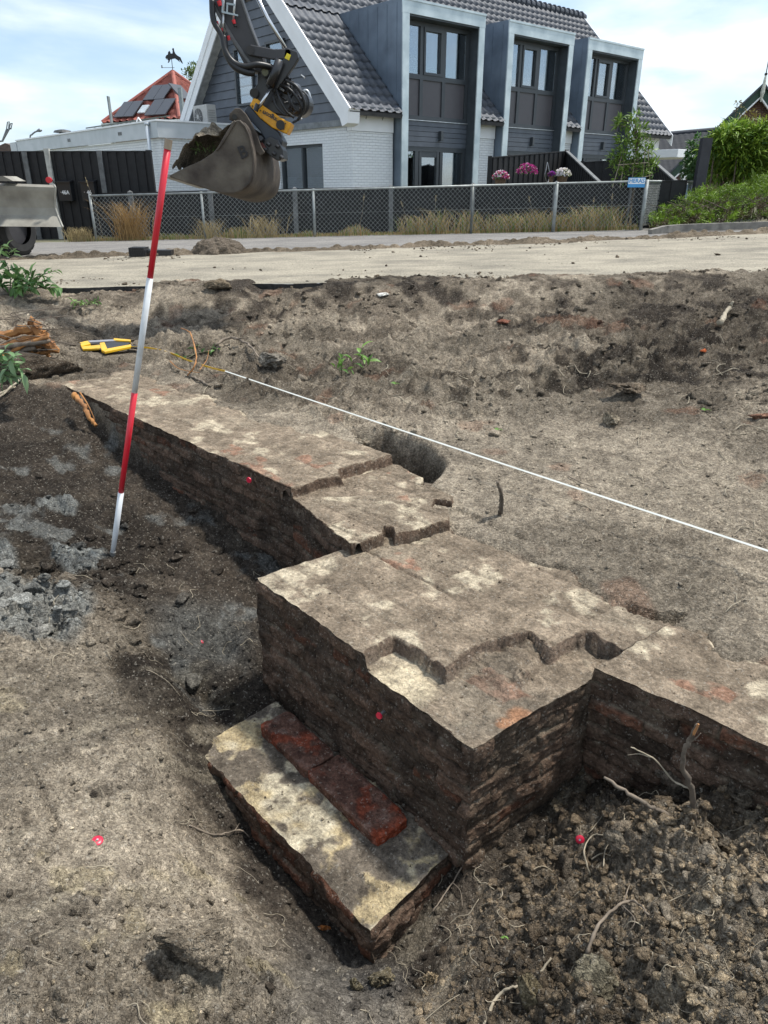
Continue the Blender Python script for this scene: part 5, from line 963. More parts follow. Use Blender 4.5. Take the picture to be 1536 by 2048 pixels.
MB().tube([apx+np.array([0,-.5,-.65]),apx+np.array([0,-.5,-.3]),apx+np.array([0,-.5,.25]),apx+np.array([0,-.5,.35])],[.02,.09,.05,.03],6).build('finial',mat('finial_white',(.6,.6,.52),.6),gh); MB().tube([apx+np.array([0,-.5,.3]),apx+np.array([0,-.5,.9])],.02,6).tube([apx+np.array([0,-.5,.34]),apx+np.array([0,-.5,.42])],.06,8).build('finial_spike',VB,gh)
# ================================================================ EXCAVATOR
EX=thing('excavator','wheeled excavator with raised dirty bucket on dark arm and dozer blade','excavator',at(30,515,15))
ARM=mat('arm_charcoal',(.045,.043,.046),.5,var=.15,scale=4); BLM=mat('machine_black',(.014,.014,.016),.35,var=.2,scale=9,spec=.6); RUB=mat('hose_rubber',(.012,.012,.013),.42); YEL=mat('machine_yellow',(.78,.36,.012),.42,var=.1,scale=10,c2=(.45,.21,.015),mid=.36); CHR=mat('chrome_rod',(.62,.63,.64),.18,.9,var=.05)
BKT=mat('bucket_steel',(.105,.084,.064),.75,.0,var=.3,scale=5,c2=(.035,.026,.021),bump=.008,bscale=25,detail=10); BKD=mat('bucket_mud',(.15,.128,.10),.8,.0,var=.2,scale=4,c2=(.045,.034,.027),bump=.009,bscale=25,detail=9); BLD=mat('blade_steel',(.30,.285,.24),.75,.0,var=.2,scale=3,c2=(.17,.155,.13),bump=.003,bscale=14,detail=10); REDM=mat('cap_red',(.60,.02,.03),.4); SLV=mat('fitting_silver',(.55,.56,.56),.35,.7); TYR=mat('tyre',(.032,.031,.030),.85,var=.4,scale=5,c2=(.016,.016,.016))
def P(x,y,Y=10.6): return at(x,y,Y)
def slab(name,pts,Y,dep,m,parent=EX,bevel=.012,out=(0,1,0)): return fixn(MB().prism([P(x,y,Y) for x,y in pts],tuple(dep*np.array(out))).build(name,m,parent,bevel=bevel))
# stick
slab('stick',[(395,-60),(462,-60),(482,0),(500,50),(517,95),(530,130),(520,146),(500,140),(487,126),(463,80),(440,30),(425,0)],10.55,.34,ARM)
slab('stick_rib',[(417,0),(424,0),(470,78),(512,140),(506,141),(462,80)],10.53,.018,mat('rib_grey',(.12,.12,.12),.5))
slab('stick_edge',[(474,-20),(479,-20),(498,40),(517,90),(514,92),(495,44)],10.53,.018,mat('rib_grey',(.12,.12,.12),.5))
MB().tube([P(500,100,10.48),P(500,100,10.95)],.05,20).build('pivot_pin',ARM,EX,smooth=False)
slab('rocker_link',[(494,92),(502,89),(548,98),(580,97),(584,106),(576,118),(545,119),(502,111),(495,108)],10.50,.06,ARM); slab('rocker_link',[(494,92),(502,89),(548,98),(580,97),(584,106),(576,118),(545,119),(502,111),(495,108)],10.90,.06,ARM)
MB().tube([P(492,-50,10.75),P(536,38,10.72),P(571,97,10.7)],[.024,.024,.024],16).build('bucket_cylinder_rod',CHR,EX,smooth=True)
MB().tube([P(470,-60,10.8),P(500,-5,10.75)],[.075,.075],16).build('bucket_cylinder',BLM,EX,smooth=True)
# push link down to the tiltrotator
slab('push_link',[(570,94),(594,103),(598,116),(590,130),(560,172),(548,186),(530,170),(545,145),(566,118)],10.5,.10,BLM); slab('push_link',[(570,94),(594,103),(598,116),(590,130),(560,172),(548,186),(530,170),(545,145),(566,118)],10.80,.10,BLM)
slab('warning_label',[(574,106),(582,110),(578,121),(569,116)],10.487,.008,mat('label_yellow',(.80,.62,.02),.4),bevel=0)
# tiltrotator head
slab('coupler_frame',[(515,140),(526,134),(545,142),(575,150),(588,165),(600,190),(590,214),(570,232),(540,225),(512,200),(505,182),(514,168)],10.62,.36,BLM)
MB().tube([P(530,144,10.5),P(530,144,11.05)],.055,20).build('coupler_pin',ARM,EX); MB().tube([P(530,144,10.49),P(530,144,10.5)],.042,20).build('pin_cap',mat('pin_olive',(.16,.16,.10),.6),EX)
MB().tube([P(508,186,10.55),P(508,186,10.98)],.055,18).build('coupler_pin',BLM,EX)
for (cx_,cy_,r0,dx) in ((596,206,.155,(.03,.25,.0)),(572,176,.085,(.1,.3,0))): c=P(cx_,cy_,10.62); MB().tube([c,c+np.array(dx)],[r0,r0],26).tube([c-np.array(dx)*.1,c],[r0*.6,r0*.9],26).build('rotor_housing',BLM,EX,smooth=False,bevel=.01)
MB().tube([P(548,165,10.44),P(520,212,10.42)],[.028,.02],14).build('tilt_cylinder',BLM,EX,smooth=True); MB().tube([P(538,182,10.42),P(517,216,10.40)],.018,14).build('tilt_rod',CHR,EX,smooth=True); MB().tube([P(560,120,10.42),P(540,172,10.42)],.055,16).build('tilt_cylinder',BLM,EX,smooth=True)
MB().tube([P(516,208,10.40),P(511,222,10.40)],.032,14).build('rod_end',BLM,EX)
slab('yellow_housing',[(499,210),(507,196),(517,199),(522,208),(545,224),(562,236),(583,246),(580,256),(573,268),(560,262),(545,256),(520,236)],10.50,.34,YEL)
MB().tube([P(561,250,10.46),P(561,250,10.6)],[.055,.065],20).build('gear_boss',BLM,EX)
for (bx,by) in ((505,212),(510,216),(521,221),(526,225),(571,247),(568,258)): MB().tube([P(bx,by,10.485),P(bx,by,10.5)],.008,8).build('bolt',BLM,EX)
pu=(P(556,243,10.48)-P(530,228,10.48)); text('engcon',.075,BLM,frame(P(541,233,10.492),-pu,(0,-1,0)),EX,'lettering',.002,.002)
# shackle
c=P(612,200,10.8); MB().tube([c+np.array([.075*math.cos(t)*.75,0,.11*math.sin(t)]) for t in np.linspace(-2.2,2.9,18)],.018,8).build('shackle',SLV,EX,smooth=True)
# hydraulic block, fittings and hoses in the head (real small bits)
rr=random.Random(5)
for k in range(26):
    x_=rr.uniform(535,604);y_=rr.uniform(150,240)
    if x_<550 and y_>200: continue
    c=P(x_,y_,10.50+rr.random()*.08); MB().tube([c,c+np.array([rr.uniform(-.05,.05),-.03,rr.uniform(-.05,.05)])],rr.uniform(.008,.020),8).build('fitting',rr.choice([BLM,BLM,SLV,ARM,RUB,BLM,BLM]),EX)
def hose(pts,r,m=RUB,nm='hose'): MB().tube(curve([P(*p) for p in pts],8),r,10).build(nm,m,EX,smooth=True)
hose([(424,0,10.5),(427,40,10.48),(443,70,10.45),(450,100,10.42),(466,124,10.40),(490,133,10.40),(515,129,10.42),(540,134,10.5),(555,142,10.55)],.036)
hose([(447,72,10.46),(452,105,10.43),(468,132,10.40),(490,144,10.40),(508,146,10.45)],.040)
hose([(424,10,10.5),(430,45,10.5),(448,66,10.5)],.013); hose([(423,0,10.5),(425,25,10.5)],.016,SLV)
hose([(560,170,10.5),(575,175,10.45),(590,190,10.43),(602,212,10.45),(600,235,10.5),(585,246,10.5)],.014); hose([(552,178,10.5),(560,200,10.44),(572,222,10.44),(588,236,10.48)],.013); hose([(570,160,10.5),(592,172,10.45),(606,195,10.45),(608,218,10.48),(596,240,10.5)],.018); hose([(545,190,10.48),(552,212,10.43),(566,228,10.43),(580,232,10.48)],.012); hose([(575,185,10.46),(583,205,10.42),(590,222,10.44)],.010)
# hose fittings near the top
b=MB(); b.tube([P(447,28,10.5),P(446,62,10.5)],.014,10).tube([P(470,-10,10.5),P(467,40,10.5)],.014,10).tube([P(446,-10,10.5),P(447,28,10.5)],.018,10).build('hose_coupling',SLV,EX,smooth=True)
MB().beam(P(446,0,10.49),P(445,25,10.49),.02,.02).beam(P(444,24,10.49),P(476,31,10.49),.018,.018).beam(P(453,7,10.49),P(470,10,10.49),.02,.02).beam(P(455,7,10.49),P(454,26,10.49),.012,.02).build('hose_bracket',mat('bracket_zinc',(.35,.40,.42),.4,.5),EX)
for (x_,y_,r_,l_) in ((467,40,.022,.04),(438,2,.028,.05),(442,57,.018,.04),(456,72,.022,.045),(434,43,.015,.03)): c=P(x_,y_,10.48); MB().tube([c,c+np.array([.01,0,-l_])],[r_,r_*.8],12).build('red_cap',REDM,EX)
MB().tube([P(468,45,10.5),P(471,53,10.5)],.02,10).build('hose_end',RUB,EX)
# quick hitch between rotor and bucket
slab('quick_hitch',[(495,212),(503,216),(525,240),(556,263),(566,282),(560,300),(548,310),(520,262),(500,240),(488,222)],10.52,.50,mat('hitch_blue_black',(.035,.042,.055),.35,.3,var=.15,scale=6))
slab('hitch_lower',[(540,272),(556,280),(566,300),(568,318),(556,322),(540,312),(524,298),(522,284)],10.45,.45,BLM)
for (x_,y_) in ((528,296),(545,305),(560,312),(552,290),(534,286),(520,280)): c=P(x_,y_,10.40); MB().tube([c,c+np.array([.03,.0,-.025])],.024,10).build('fitting',BLM,EX)
slab('reflector',[(519,286),(524,284),(532,296),(529,300)],10.38,.02,mat('dull_red',(.18,.05,.04),.6),bevel=0)
# bucket
BV=np.array([.17,1.15,-.13]); BY=10.15
prof=[(336,352),(372,365),(415,378),(446,386),(470,385),(490,378),(502,366),(508,346),(509,322),(506,300),(500,270),(494,254),(485,243),(478,240)]
sideP=[(467,242),(457,258),(446,275),(437,292),(425,306),(400,322),(372,334)]
side=prof+[(474,240)]+sideP
bk=EX
def plate(name,off,th,m): return fixn(MB().prism([P(x,y,BY)+BV*off for x,y in side],tuple(BV*th)).build(name,m,EX,bevel=.008))
plate('bucket_side',0,.022,BKD); plate('bucket_side',.978,.022,BKT)
# shell: thick sheet following profile
n=len(prof); pr=np.array([P(x,y,BY) for x,y in prof]); fine=np.array([[*v] for v in curve(pr,5)]); cI=np.array(P(440,330,BY))
V=[];m_=len(fine)
for off in (.004,.996):
    for q in fine: V.append(q+BV*off)
for off in (.004,.996):
    for q in fine: d_=(cI-q);d_=d_/np.linalg.norm(d_); V.append(q+d_*.03+BV*off)
F=[]
for k in range(m_-1): F+= [(k,k+1,m_+k+1,m_+k),(2*m_+k,3*m_+k,3*m_+k+1,2*m_+k+1),(k,2*m_+k,2*m_+k+1,k+1),(m_+k,m_+k+1,3*m_+k+1,3*m_+k)]
F+=[(0,m_,3*m_,2*m_),(m_-1,3*m_-1,4*m_-1,2*m_-1)]
fixn(mesh('bucket_shell',np.array(V),F,BKT,EX,smooth=False))
MB().beam(P(333,352,BY)-BV*.01,P(333,352,BY)+BV*1.01,.09,.03).build('cutting_edge',mat('edge_steel',(.28,.27,.25),.5,.5),EX)
MB().tube([q-BV*.012 for q in [P(*p,BY) for p in ((480,242),(491,254),(499,272),(506,300),(508,322),(507,346),(500,366),(488,378))]],.014,8).build('wear_rib',BKT,EX,smooth=True)
slab('rim_strip',[(467,241),(473,243),(456,272),(444,290),(436,300),(430,303),(446,275)],BY-.02,.02,BKT)
# ears
slab('bucket_ear',[(470,216),(480,216),(492,228),(505,250),(515,272),(522,292),(530,305),(520,312),(508,300),(498,262),(485,244),(467,243),(458,240),(458,228)],BY+.12,.04,BKT); slab('bucket_ear',[(470,216),(480,216),(492,228),(505,250),(515,272),(522,292),(530,305),(520,312),(508,300),(498,262),(485,244),(467,243),(458,240),(458,228)],BY+.62,.04,BKT)
MB().tube([P(469,234,BY+.08),P(469,234,BY+.72)],.032,16).build('ear_pin',BLM,EX)
MB().tube([P(521,276,BY+.16),P(534,290,BY+.6)],.03,12).build('ear_pin',BLM,EX)
text('B',.20,mat('emblem_dark',(.02,.018,.018),.6),frame(P(486,305,BY-.006),P(500,300,BY)-P(480,308,BY),(0,-1,0)),EX,'emblem',.006,.003)
# soil load
nu,nv=60,40; u=np.linspace(0,1,nu)[None,:,None]; v=np.linspace(0,1,nv)[:,None,None]; a=P(343,351,BY);b_=P(468,262,BY); base=(a*(1-u)+b_*u)+BV*(.03+.94*v); XX=base[...,0];YY=base[...,1]; hump=.09+.34*np.sin(np.pi*np.clip(u[...,0]*1.35,0,1))*np.sin(np.pi*(.12+.76*v[...,0])); w1,i1=wor(XX*11,YY*11,5); base=base.copy(); base[...,2]+=hump+.04*np.sqrt(np.clip(1-(w1/.7)**2,0,1))*(i1>.4)+.05*fbm(XX*6,YY*6,4,9)
mesh('soil_load',base.reshape(-1,3),gridF(nv,nu),SOIL,EX,col=np.clip(np.tile([.27,.235,.185],(nu*nv,1))*(1+.5*fbm(XX*9,YY*9,3,2).reshape(-1,1)),0,1),smooth=True)
# bring the whole arm assembly to its reach: 8 m from the camera, size of a one metre wide ditching bucket
KA=.76; _c0=np.array(P(450,300,10.6)); _M=Matrix.Translation(Vector(_c0*KA))@Matrix.Scale(KA,4)@Matrix.Translation(Vector(-_c0)); _W=world_m(EX)
for _o in [o for o in bpy.data.objects if o.parent==EX]:
    _o.data.transform(_W.inverted()@_M@_W)
    for md in _o.modifiers: md.width*=KA
# blade: curved mouldboard with side edge
prf=[(0,363),(0,368),(0,381),(0,399),(0,416),(0,431),(0,454)]; yo=[.10,.02,0.02,.05,.06,.02,-.22]; xr=[108,110,110,109,110,115,125]
VV=[];Y0=13.9
for (q,o,xx_) in zip(prf,yo,xr):
    VV.append(at(xx_,q[1]+ (7 if q[1]<370 else 0),Y0+o)); VV.append(at(-260,q[1]-6+(2 if q[1]>400 else 0),Y0+o))
VV=np.array(VV); VB_=VV+np.array([0,.06,0]); k=len(prf); F=[]
for i in range(k-1): F+=[(2*i,2*i+1,2*i+3,2*i+2),(2*k+2*i,2*k+2*i+2,2*k+2*i+3,2*k+2*i+1),(2*i,2*i+2,2*k+2*i+2,2*k+2*i)]
F+=[(0,2*k,2*k+1,1),(2*k-2,2*k-1,4*k-1,4*k-2)]
fixn(mesh('dozer_blade',np.concatenate([VV,VB_]),F,BLD,EX))
MB().tube([VV[2*i]+np.array([.012,-.01,0]) for i in range(k)],.014,8).build('blade_edge',mat('edge_worn',(.34,.33,.29),.55,.4),EX)
fixn(MB().prism([at(-5,352,13.8),at(6,352,13.8),at(26,362,13.8),at(-5,362,13.8)],(0,.5,0)).build('blade_arm',BLD,EX))
q=at(97,360,13.85); MB().tube([q,q+np.array([0,.04,0])],.05,18).build('marker_lamp',REDM,EX); MB().tube([q+np.array([.02,.05,0]),q+np.array([.05,.05,.0]),at(107,366,13.9)],.012,6).build('lamp_cable',RUB,EX)
# tyre with lugs
tc_=at(15,470,14.6); tc_[2]=float(GZ(tc_[0]))+.50; tc_[0]=at(14,480,14.6)[0]; ax=np.array([.97,-.24,0]); ax/=np.linalg.norm(ax); e1_=np.array([ax[1],-ax[0],0])*-1; e1_=np.array([.24,.97,0]); e2_=np.array([0,0,1.])
ty=MB(); Rr=.52; wd=.34
prt=[(-wd,.30),(-wd*1.02,.42),(-wd*.85,.50),(0,.52),(wd*.85,.50),(wd*1.02,.42),(wd,.30)]; n=48; b0=0
for k_ in range(n): 
    t=2*math.pi*k_/n
    for s_,r_ in prt: ty.v.append(tuple(tc_+ax*s_+(e1_*math.cos(t)+e2_*math.sin(t))*r_))
m7=len(prt); ty.f+=[(k_*m7+j,((k_+1)%n)*m7+j,((k_+1)%n)*m7+j+1,k_*m7+j+1) for k_ in range(n) for j in range(m7-1)]
for k_ in range(22):
    for sg,off in ((-1,0),(1,.5)):
        t0=2*math.pi*(k_+off)/22; 
        def pt_(s_,t,r_): return tc_+ax*s_+(e1_*math.cos(t)+e2_*math.sin(t))*r_
        A=[pt_(sg*.02,t0,.515),pt_(sg*.02,t0+.12,.515),pt_(sg*.26,t0+.28,.49),pt_(sg*.26,t0+.10,.49)]; B=[pt_(sg*.02,t0,.555),pt_(sg*.02,t0+.12,.555),pt_(sg*.27,t0+.28,.53),pt_(sg*.27,t0+.10,.53)]
        ty.add(A+B,[(0,1,2,3),(4,5,6,7),(0,1,5,4),(1,2,6,5),(2,3,7,6),(3,0,4,7)]); ty.add([A[2],A[3],B[2],B[3],pt_(sg*.29,t0+.28,.42),pt_(sg*.29,t0+.10,.42)],[(0,1,3,2),(2,3,5,4),(0,2,4),(1,5,3)])
wt=fixn(ty.build('tyre',TYR,EX)); MB().tube([tc_-ax*.24,tc_+ax*.24],[.31,.31],28).build('rim',ARM,wt)
# machine body beyond the frame: chassis, cab, counterweight and boom that carry the arm
cb_=at(-420,330,16.0)
MB().box((cb_[0]-1.3,15.2,-.75),(cb_[0]+2.6,17.6,-.1)).build('chassis',ARM,EX,bevel=.03); MB().box((cb_[0]-1.6,15.1,0),(cb_[0]+1.0,17.6,1.0)).build('upper_body',YEL,EX,bevel=.08); MB().box((cb_[0]+.0,15.1,1.001),(cb_[0]+1.2,16.0,2.2)).build('cab',mat('cab_dark',(.03,.035,.04),.2),EX,bevel=.06)
MB().tube([(cb_[0]+1.0,16.6,.6),(cb_[0]+2.4,14.6,3.6),tuple(P(380,-150,8.5))],[.22,.26,.16],8).tube([tuple(P(380,-150,8.5)),tuple(P(425,-45,8.15))],[.15,.15],8).build('boom',ARM,EX)
# ================================================================ VEGETATION
def leafmat(name,rough=.5,tr=.25):
    m=bpy.data.materials.new(name); m.use_nodes=True; t=m.node_tree; n=t.nodes; l=t.links; p=n['Principled BSDF']; p.inputs['Roughness'].default_value=rough; p.inputs['Specular IOR Level'].default_value=.4
    v=n.new('ShaderNodeVertexColor'); v.layer_name='Col'; l.new(v.outputs[0],p.inputs['Base Color']); tl=n.new('ShaderNodeBsdfTranslucent'); l.new(v.outputs[0],tl.inputs[0]); x=n.new('ShaderNodeMixShader'); x.inputs[0].default_value=tr
    l.new(p.outputs[0],x.inputs[1]); l.new(tl.outputs[0],x.inputs[2]); l.new(x.outputs[0],n['Material Output'].inputs[0]); return m
LEAF=leafmat('leaf'); DRY=leafmat('dry_stalk',.8,.2)
def leaves(P0,D,Lh,Wd,cols,droop=.0,fold=.25,seed=0):
    """kite leaves: P0 (n,3) bases, D (n,3) directions"""
    r=np.random.RandomState(seed); n=len(P0); D=D/np.linalg.norm(D,axis=1,keepdims=True); up=np.array([0,0,1.])+.7*(r.rand(n,3)-.5)*2; S=np.cross(D,up); S/=np.linalg.norm(S,axis=1,keepdims=True)+1e-9; Nn=np.cross(S,D)
    Lh=np.broadcast_to(Lh,(n,))[:,None];Wd=np.broadcast_to(Wd,(n,))[:,None]
    a=P0; m1=P0+D*Lh*.3; m2=P0+D*Lh*.66+Nn*-Lh*droop*.3; tip=P0+D*Lh-Nn*Lh*droop
    V=np.stack([a,m1+S*Wd*.45+Nn*Wd*fold,m1,m1-S*Wd*.45+Nn*Wd*fold,m2+S*Wd*.38+Nn*Wd*fold,m2,m2-S*Wd*.38+Nn*Wd*fold,tip],1)
    f=np.array([[0,2,1,1],[0,3,2,2],[1,2,5,4],[2,3,6,5],[4,5,7,7],[5,6,7,7]]); T=np.array([[0,2,1],[0,3,2],[1,2,5],[1,5,4],[2,3,6],[2,6,5],[4,5,7],[5,6,7]])
    F=(T[None]+(np.arange(n)*8)[:,None,None]).reshape(-1,3); return V.reshape(-1,3),F,np.repeat(cols,8,0)
def lcol(n,a,b,r,br=.35):
    t=r.rand(n,1); c=np.array(a)*(1-t)+np.array(b)*t; return np.clip(c*(1-br/2+br*r.rand(n,1)),0,1)
def crown(name,cent,rad,nclump,nleaf,ls,lw,ca,cb,parent,seed,clump=.3,upb=.4,shell=.55,droop=.2,squash=1,m=None,zmin=None):
    r=np.random.RandomState(seed); d=r.normal(size=(nclump,3)); d/=np.linalg.norm(d,axis=1,keepdims=True); rr_=(shell+(1-shell)*r.rand(nclump,1))
    Cc=np.array(cent)+d*rr_*np.array(rad)*(1+.25*(r.rand(nclump,1)-.5)); 
    if zmin is not None: Cc[:,2]=np.maximum(Cc[:,2],zmin+.3*clump*r.rand(nclump))
    pr_=[];dr=[];cl=[]
    for i in range(nclump):
        k=int(nleaf*(.6+.8*r.rand())); q=r.normal(size=(k,3)); q/=np.linalg.norm(q,axis=1,keepdims=True); rad_=clump*(.5+.8*r.rand()); pr_.append(Cc[i]+q*rad_*(r.rand(k,1)**.5)); dd_=q+d[i]*.8+np.array([0,0,upb]); dr.append(dd_+.5*r.normal(size=(k,3))); tint=.7+.6*r.rand(); cl.append(lcol(k,ca,cb,r)*tint)
    A=np.concatenate(pr_);B=np.concatenate(dr);Cl=np.clip(np.concatenate(cl),0,1); V,F,K=leaves(A,B,ls*(.6+.8*r.rand(len(A))),lw*(.7+.6*r.rand(len(A))),Cl,droop,.2,seed)
    return mesh(name,V,F,m or LEAF,parent,col=K),Cc
BARK=mat('bark',(.12,.095,.07),.9,var=.3,scale=12,bump=.006,bscale=30); ROOT=mat('root_wood',(.20,.16,.12),.85,var=.25,scale=20,bump=.002,bscale=60); SPLIT=mat('split_wood',(.46,.21,.06),.8,var=.3,scale=9,c2=(.24,.11,.045),bump=.006,bscale=40); TWG=mat('pale_twig',(.34,.29,.21),.85,var=.25,scale=25,bump=.001,bscale=90)
def tree(name,label,base,h,rad,nc,nl,ls,lw,ca,cb,seed,group=None,cat='tree',zc=None,clump=.3,shell=.4,tr=.06,upb=.3):
    t=thing(name,label,cat,base,group=group); c=np.array(base)+np.array([0,0,zc if zc else h-rad[2]]); o,Cc=crown('crown',c,rad,nc,nl,ls,lw,ca,cb,t,seed,clump,upb,shell)
    b=MB(); b.tube([base,np.array(base)+np.array([.03,0,h*.3]),c+np.array([0,0,rad[2]*.5])],[tr,tr*.75,tr*.25],8)
    rs=np.random.RandomState(seed+1)
    for i in rs.choice(len(Cc),min(14,len(Cc)),replace=False): s_=np.array(base)+(c-np.array(base))*(.45+.5*rs.rand()); b.tube([s_,(s_+Cc[i])/2+np.array([0,0,.05]),Cc[i]],[tr*.45,tr*.3,tr*.12],5)
    b.build('trunk',BARK,t,smooth=True); return t
# background tree behind white house, left
tb_=at(418,300,44); tree('tree','leafy green tree far behind, between the red roof and white gable',(tb_[0],44,-1.3),float(at(400,116,44)[2])+1.3,(1.7,1.5,2.3),110,90,.13,.07,(.08,.13,.04),(.17,.22,.09),3,clump=.4,tr=.15)
# small staked laurel before third dormer
b_=at(1268,372,18.9); bt=(b_[0],18.9,float(GZ(b_[0]))); t=tree('small_tree','slender young laurel tree on a bamboo support before the third dormer','',0,(0,0,0),0,0,0,0,0,0,0) if 0 else thing('small_tree','slender young laurel tree on a bamboo support before the third dormer','tree',bt)
rs=np.random.RandomState(4); tr_=MB(); pts_=[]; 
for (px,py,w_) in [(1272,232,.18),(1262,250,.25),(1280,262,.3),(1250,275,.38),(1285,285,.34),(1235,250,.15),(1240,240,.1),(1262,295,.5),(1245,310,.42),(1285,308,.4),(1262,322,.5),(1300,300,.22),(1237,330,.35),(1285,335,.42),(1262,345,.5),(1240,352,.35),(1290,352,.35),(1225,318,.2),(1305,330,.2),(1247,290,.3),(1272,275,.3)]: pts_.append((at(px,py,18.9),w_*.55))
A=[];B=[]
for c_,w_ in pts_:
    k=int(150*w_+22); q=rs.normal(size=(k,3)); q/=np.linalg.norm(q,axis=1,keepdims=True); A.append(c_+q*np.array([w_,w_,w_*.8])*(rs.rand(k,1)**.4)); B.append(q+np.array([0,0,.5])+.5*rs.normal(size=(k,3)))
    tr_.tube([np.array([bt[0],bt[1],min(c_[2]-.15,.9)]),(c_+np.array([bt[0],bt[1],c_[2]-.1]))/2,c_],[.012,.009,.005],5)
A=np.concatenate(A);B=np.concatenate(B); V,F,K=leaves(A,B,.13*(.7+.7*rs.rand(len(A))),.042,lcol(len(A),(.06,.13,.015),(.20,.30,.05),rs,.7),.25,.2,9); mesh('foliage',V,F,LEAF,t,col=K)
tr_.tube([bt,(bt[0],bt[1],.6),tuple(at(1270,240,18.9))],[.035,.028,.008],8); tr_.build('trunk',BARK,t,smooth=True)
b=MB()
for px0,px1 in ((1225,1247),(1240,1252),(1262,1272),(1285,1290),(1300,1296)): b.tube([at(px0,375,18.75),at(px1,300,18.85)],.010,5)
b.tube([at(1236,330,18.7),at(1296,325,18.7)],.010,5).tube([at(1240,366,18.7),at(1305,350,18.7)],.010,5); b.build('cane_support',TWG,t)
# big leafy hedge at right
def hedge(name,label,cl,seed,ls,lw,ca,cb,per,cat='hedge',upb=.3,droop=.3,canes=0,core=None,yspread=.5):
    t=thing(name,label,cat,(cl[0][0][0],cl[0][0][1],float(GZ(cl[0][0][0])))); rs=np.random.RandomState(seed); A=[];B=[];K=[]
    for c_,w_ in cl:
        k=int(per*w_*w_*4+10); q=rs.normal(size=(k,3)); q/=np.linalg.norm(q,axis=1,keepdims=True); A.append(np.array(c_)+q*np.array([w_,w_*yspread*1.6,w_])*(.35+.65*rs.rand(k,1)**.5)); B.append(q+np.array([0,-.2,upb])+.5*rs.normal(size=(k,3))); K.append(lcol(k,ca,cb,rs,.6)*(.75+.5*rs.rand()))
    A=np.concatenate(A);B=np.concatenate(B);K=np.clip(np.concatenate(K),0,1); V,F,KK=leaves(A,B,ls*(.6+.8*rs.rand(len(A))),lw*(.7+.6*rs.rand(len(A))),K,droop,.2,seed); mesh('foliage',V,F,LEAF,t,col=KK)
    b=MB()
    for c_,w_ in cl[::max(1,len(cl)//14)]: b.tube([(c_[0],c_[1],float(GZ(c_[0]))-.05),(c_[0]+.05,c_[1],c_[2]*.5-.4),tuple(c_)],[.03,.02,.008],5)
    b.build('stem',BARK,t)
    return t
rs=np.random.RandomState(8)
cl=[(at(x_,y_,23+rs.rand()*.8),w_) for x_,y_,w_ in [(1390,300,.30),(1385,325,.3),(1380,345,.25),(1400,285,.22),(1397,330,.3),(1400,350,.3),(1392,312,.25)]]
hedge('ivy_screen','low ivy covered screen of drooping green leaves left of the dark post',cl,21,.13,.06,(.03,.09,.02),(.09,.18,.05),420,'hedge',-.3)
cl=[(at(1430+rs.rand()*130,y0+rs.rand()*(352-y0),21.6+rs.rand()),.20+.28*rs.rand()) for y0 in [275]*60]+[(at(1430+i*13,285-i*1.0+rs.rand()*30,21.6),.25) for i in range(9)]+[(at(x_,y_,21.5),.22) for x_,y_ in ((1460,262),(1480,268),(1530,262),(1445,278),(1515,270),(1545,255))]
hedge('leafy_hedge','tall mixed bright green hedge before the brick gable house',cl,22,.20,.055,(.06,.14,.015),(.27,.38,.05),300,'hedge',.6,.5)
hedge('climbing_shrub','sparse reddish yellow climbing shrub rising above the hedge against the brick gable',[(at(x_,y_,22.5),w_) for x_,y_,w_ in ((1500,235,.2),(1490,250,.3),(1515,245,.25),(1480,222,.12),(1505,258,.3),(1475,205,.05),(1530,250,.25))],23,.10,.035,(.16,.13,.03),(.26,.22,.06),170,'shrub',.5)
MB_=MB(); p0=at(1400,358,21.2);p1=at(1413,276,21.2); props(MB().box((p0[0]-.13,21.1,float(GZ(p0[0]))-.1),(p0[0]+.13,21.3,p1[2])).build('dark_post',mat('anthracite',(.035,.035,.042),.6),None),'square anthracite post standing between the ivy screen and the tall hedge','post')
# low spreading conifer
rs=np.random.RandomState(12); A=[];B=[];K=[]
def ctop(px): return np.interp(px,[1296,1320,1360,1400,1450,1500,1560,1620],[448,425,398,382,372,362,352,350])
def cbot(px): return np.interp(px,[1296,1340,1420,1620],[462,455,448,436])
cs=thing('low_conifer','broad low spreading conifer shrub with brown inner twigs beside the kerb','shrub',(float(at(1420,450,17.6)[0]),17.6,-.85)); 
for i in range(620):
    px=1300+rs.rand()*330; tt=rs.rand()**.8; py=ctop(px)+(cbot(px)-ctop(px))*tt; Y=17.1+(1-tt)*1.5+.9*rs.rand()+ (px-1300)*.0012; c_=at(px,py,Y); bro=(tt>.45)&(rs.rand()<.62*(tt-.2)*1.3); k=52
    d0=np.array([rs.normal()*.8,-.5-.3*rs.rand(),.25+.3*rs.rand()]); sp_l=.26; s_=rs.rand(k,1); q=c_+d0/np.linalg.norm(d0)*sp_l*s_; A.append(q+.03*rs.normal(size=(k,3))); B.append(d0/np.linalg.norm(d0)*1.0+.75*rs.normal(size=(k,3))); K.append((lcol(k,(.10,.065,.035),(.05,.04,.025),rs) if bro else lcol(k,(.08,.16,.012),(.22,.33,.03),rs,.6))*(.7+.6*rs.rand()))
A=np.concatenate(A);B=np.concatenate(B);K=np.clip(np.concatenate(K),0,1); V,F,KK=leaves(A,B,.075*(.6+.8*rs.rand(len(A))),.014,K,.1,.1,3); mesh('foliage',V,F,LEAF,cs,col=KK)
b=MB()
for i in range(60): px=1310+rs.rand()*290; c_=at(px,cbot(px)-4,17.9+rs.rand()*.6); b.tube([c_,c_+np.array([rs.normal()*.2,-.2,.25]),c_+np.array([rs.normal()*.4,-.35,.5])],[.018,.012,.005],5)
b.build('branch',BARK,cs)
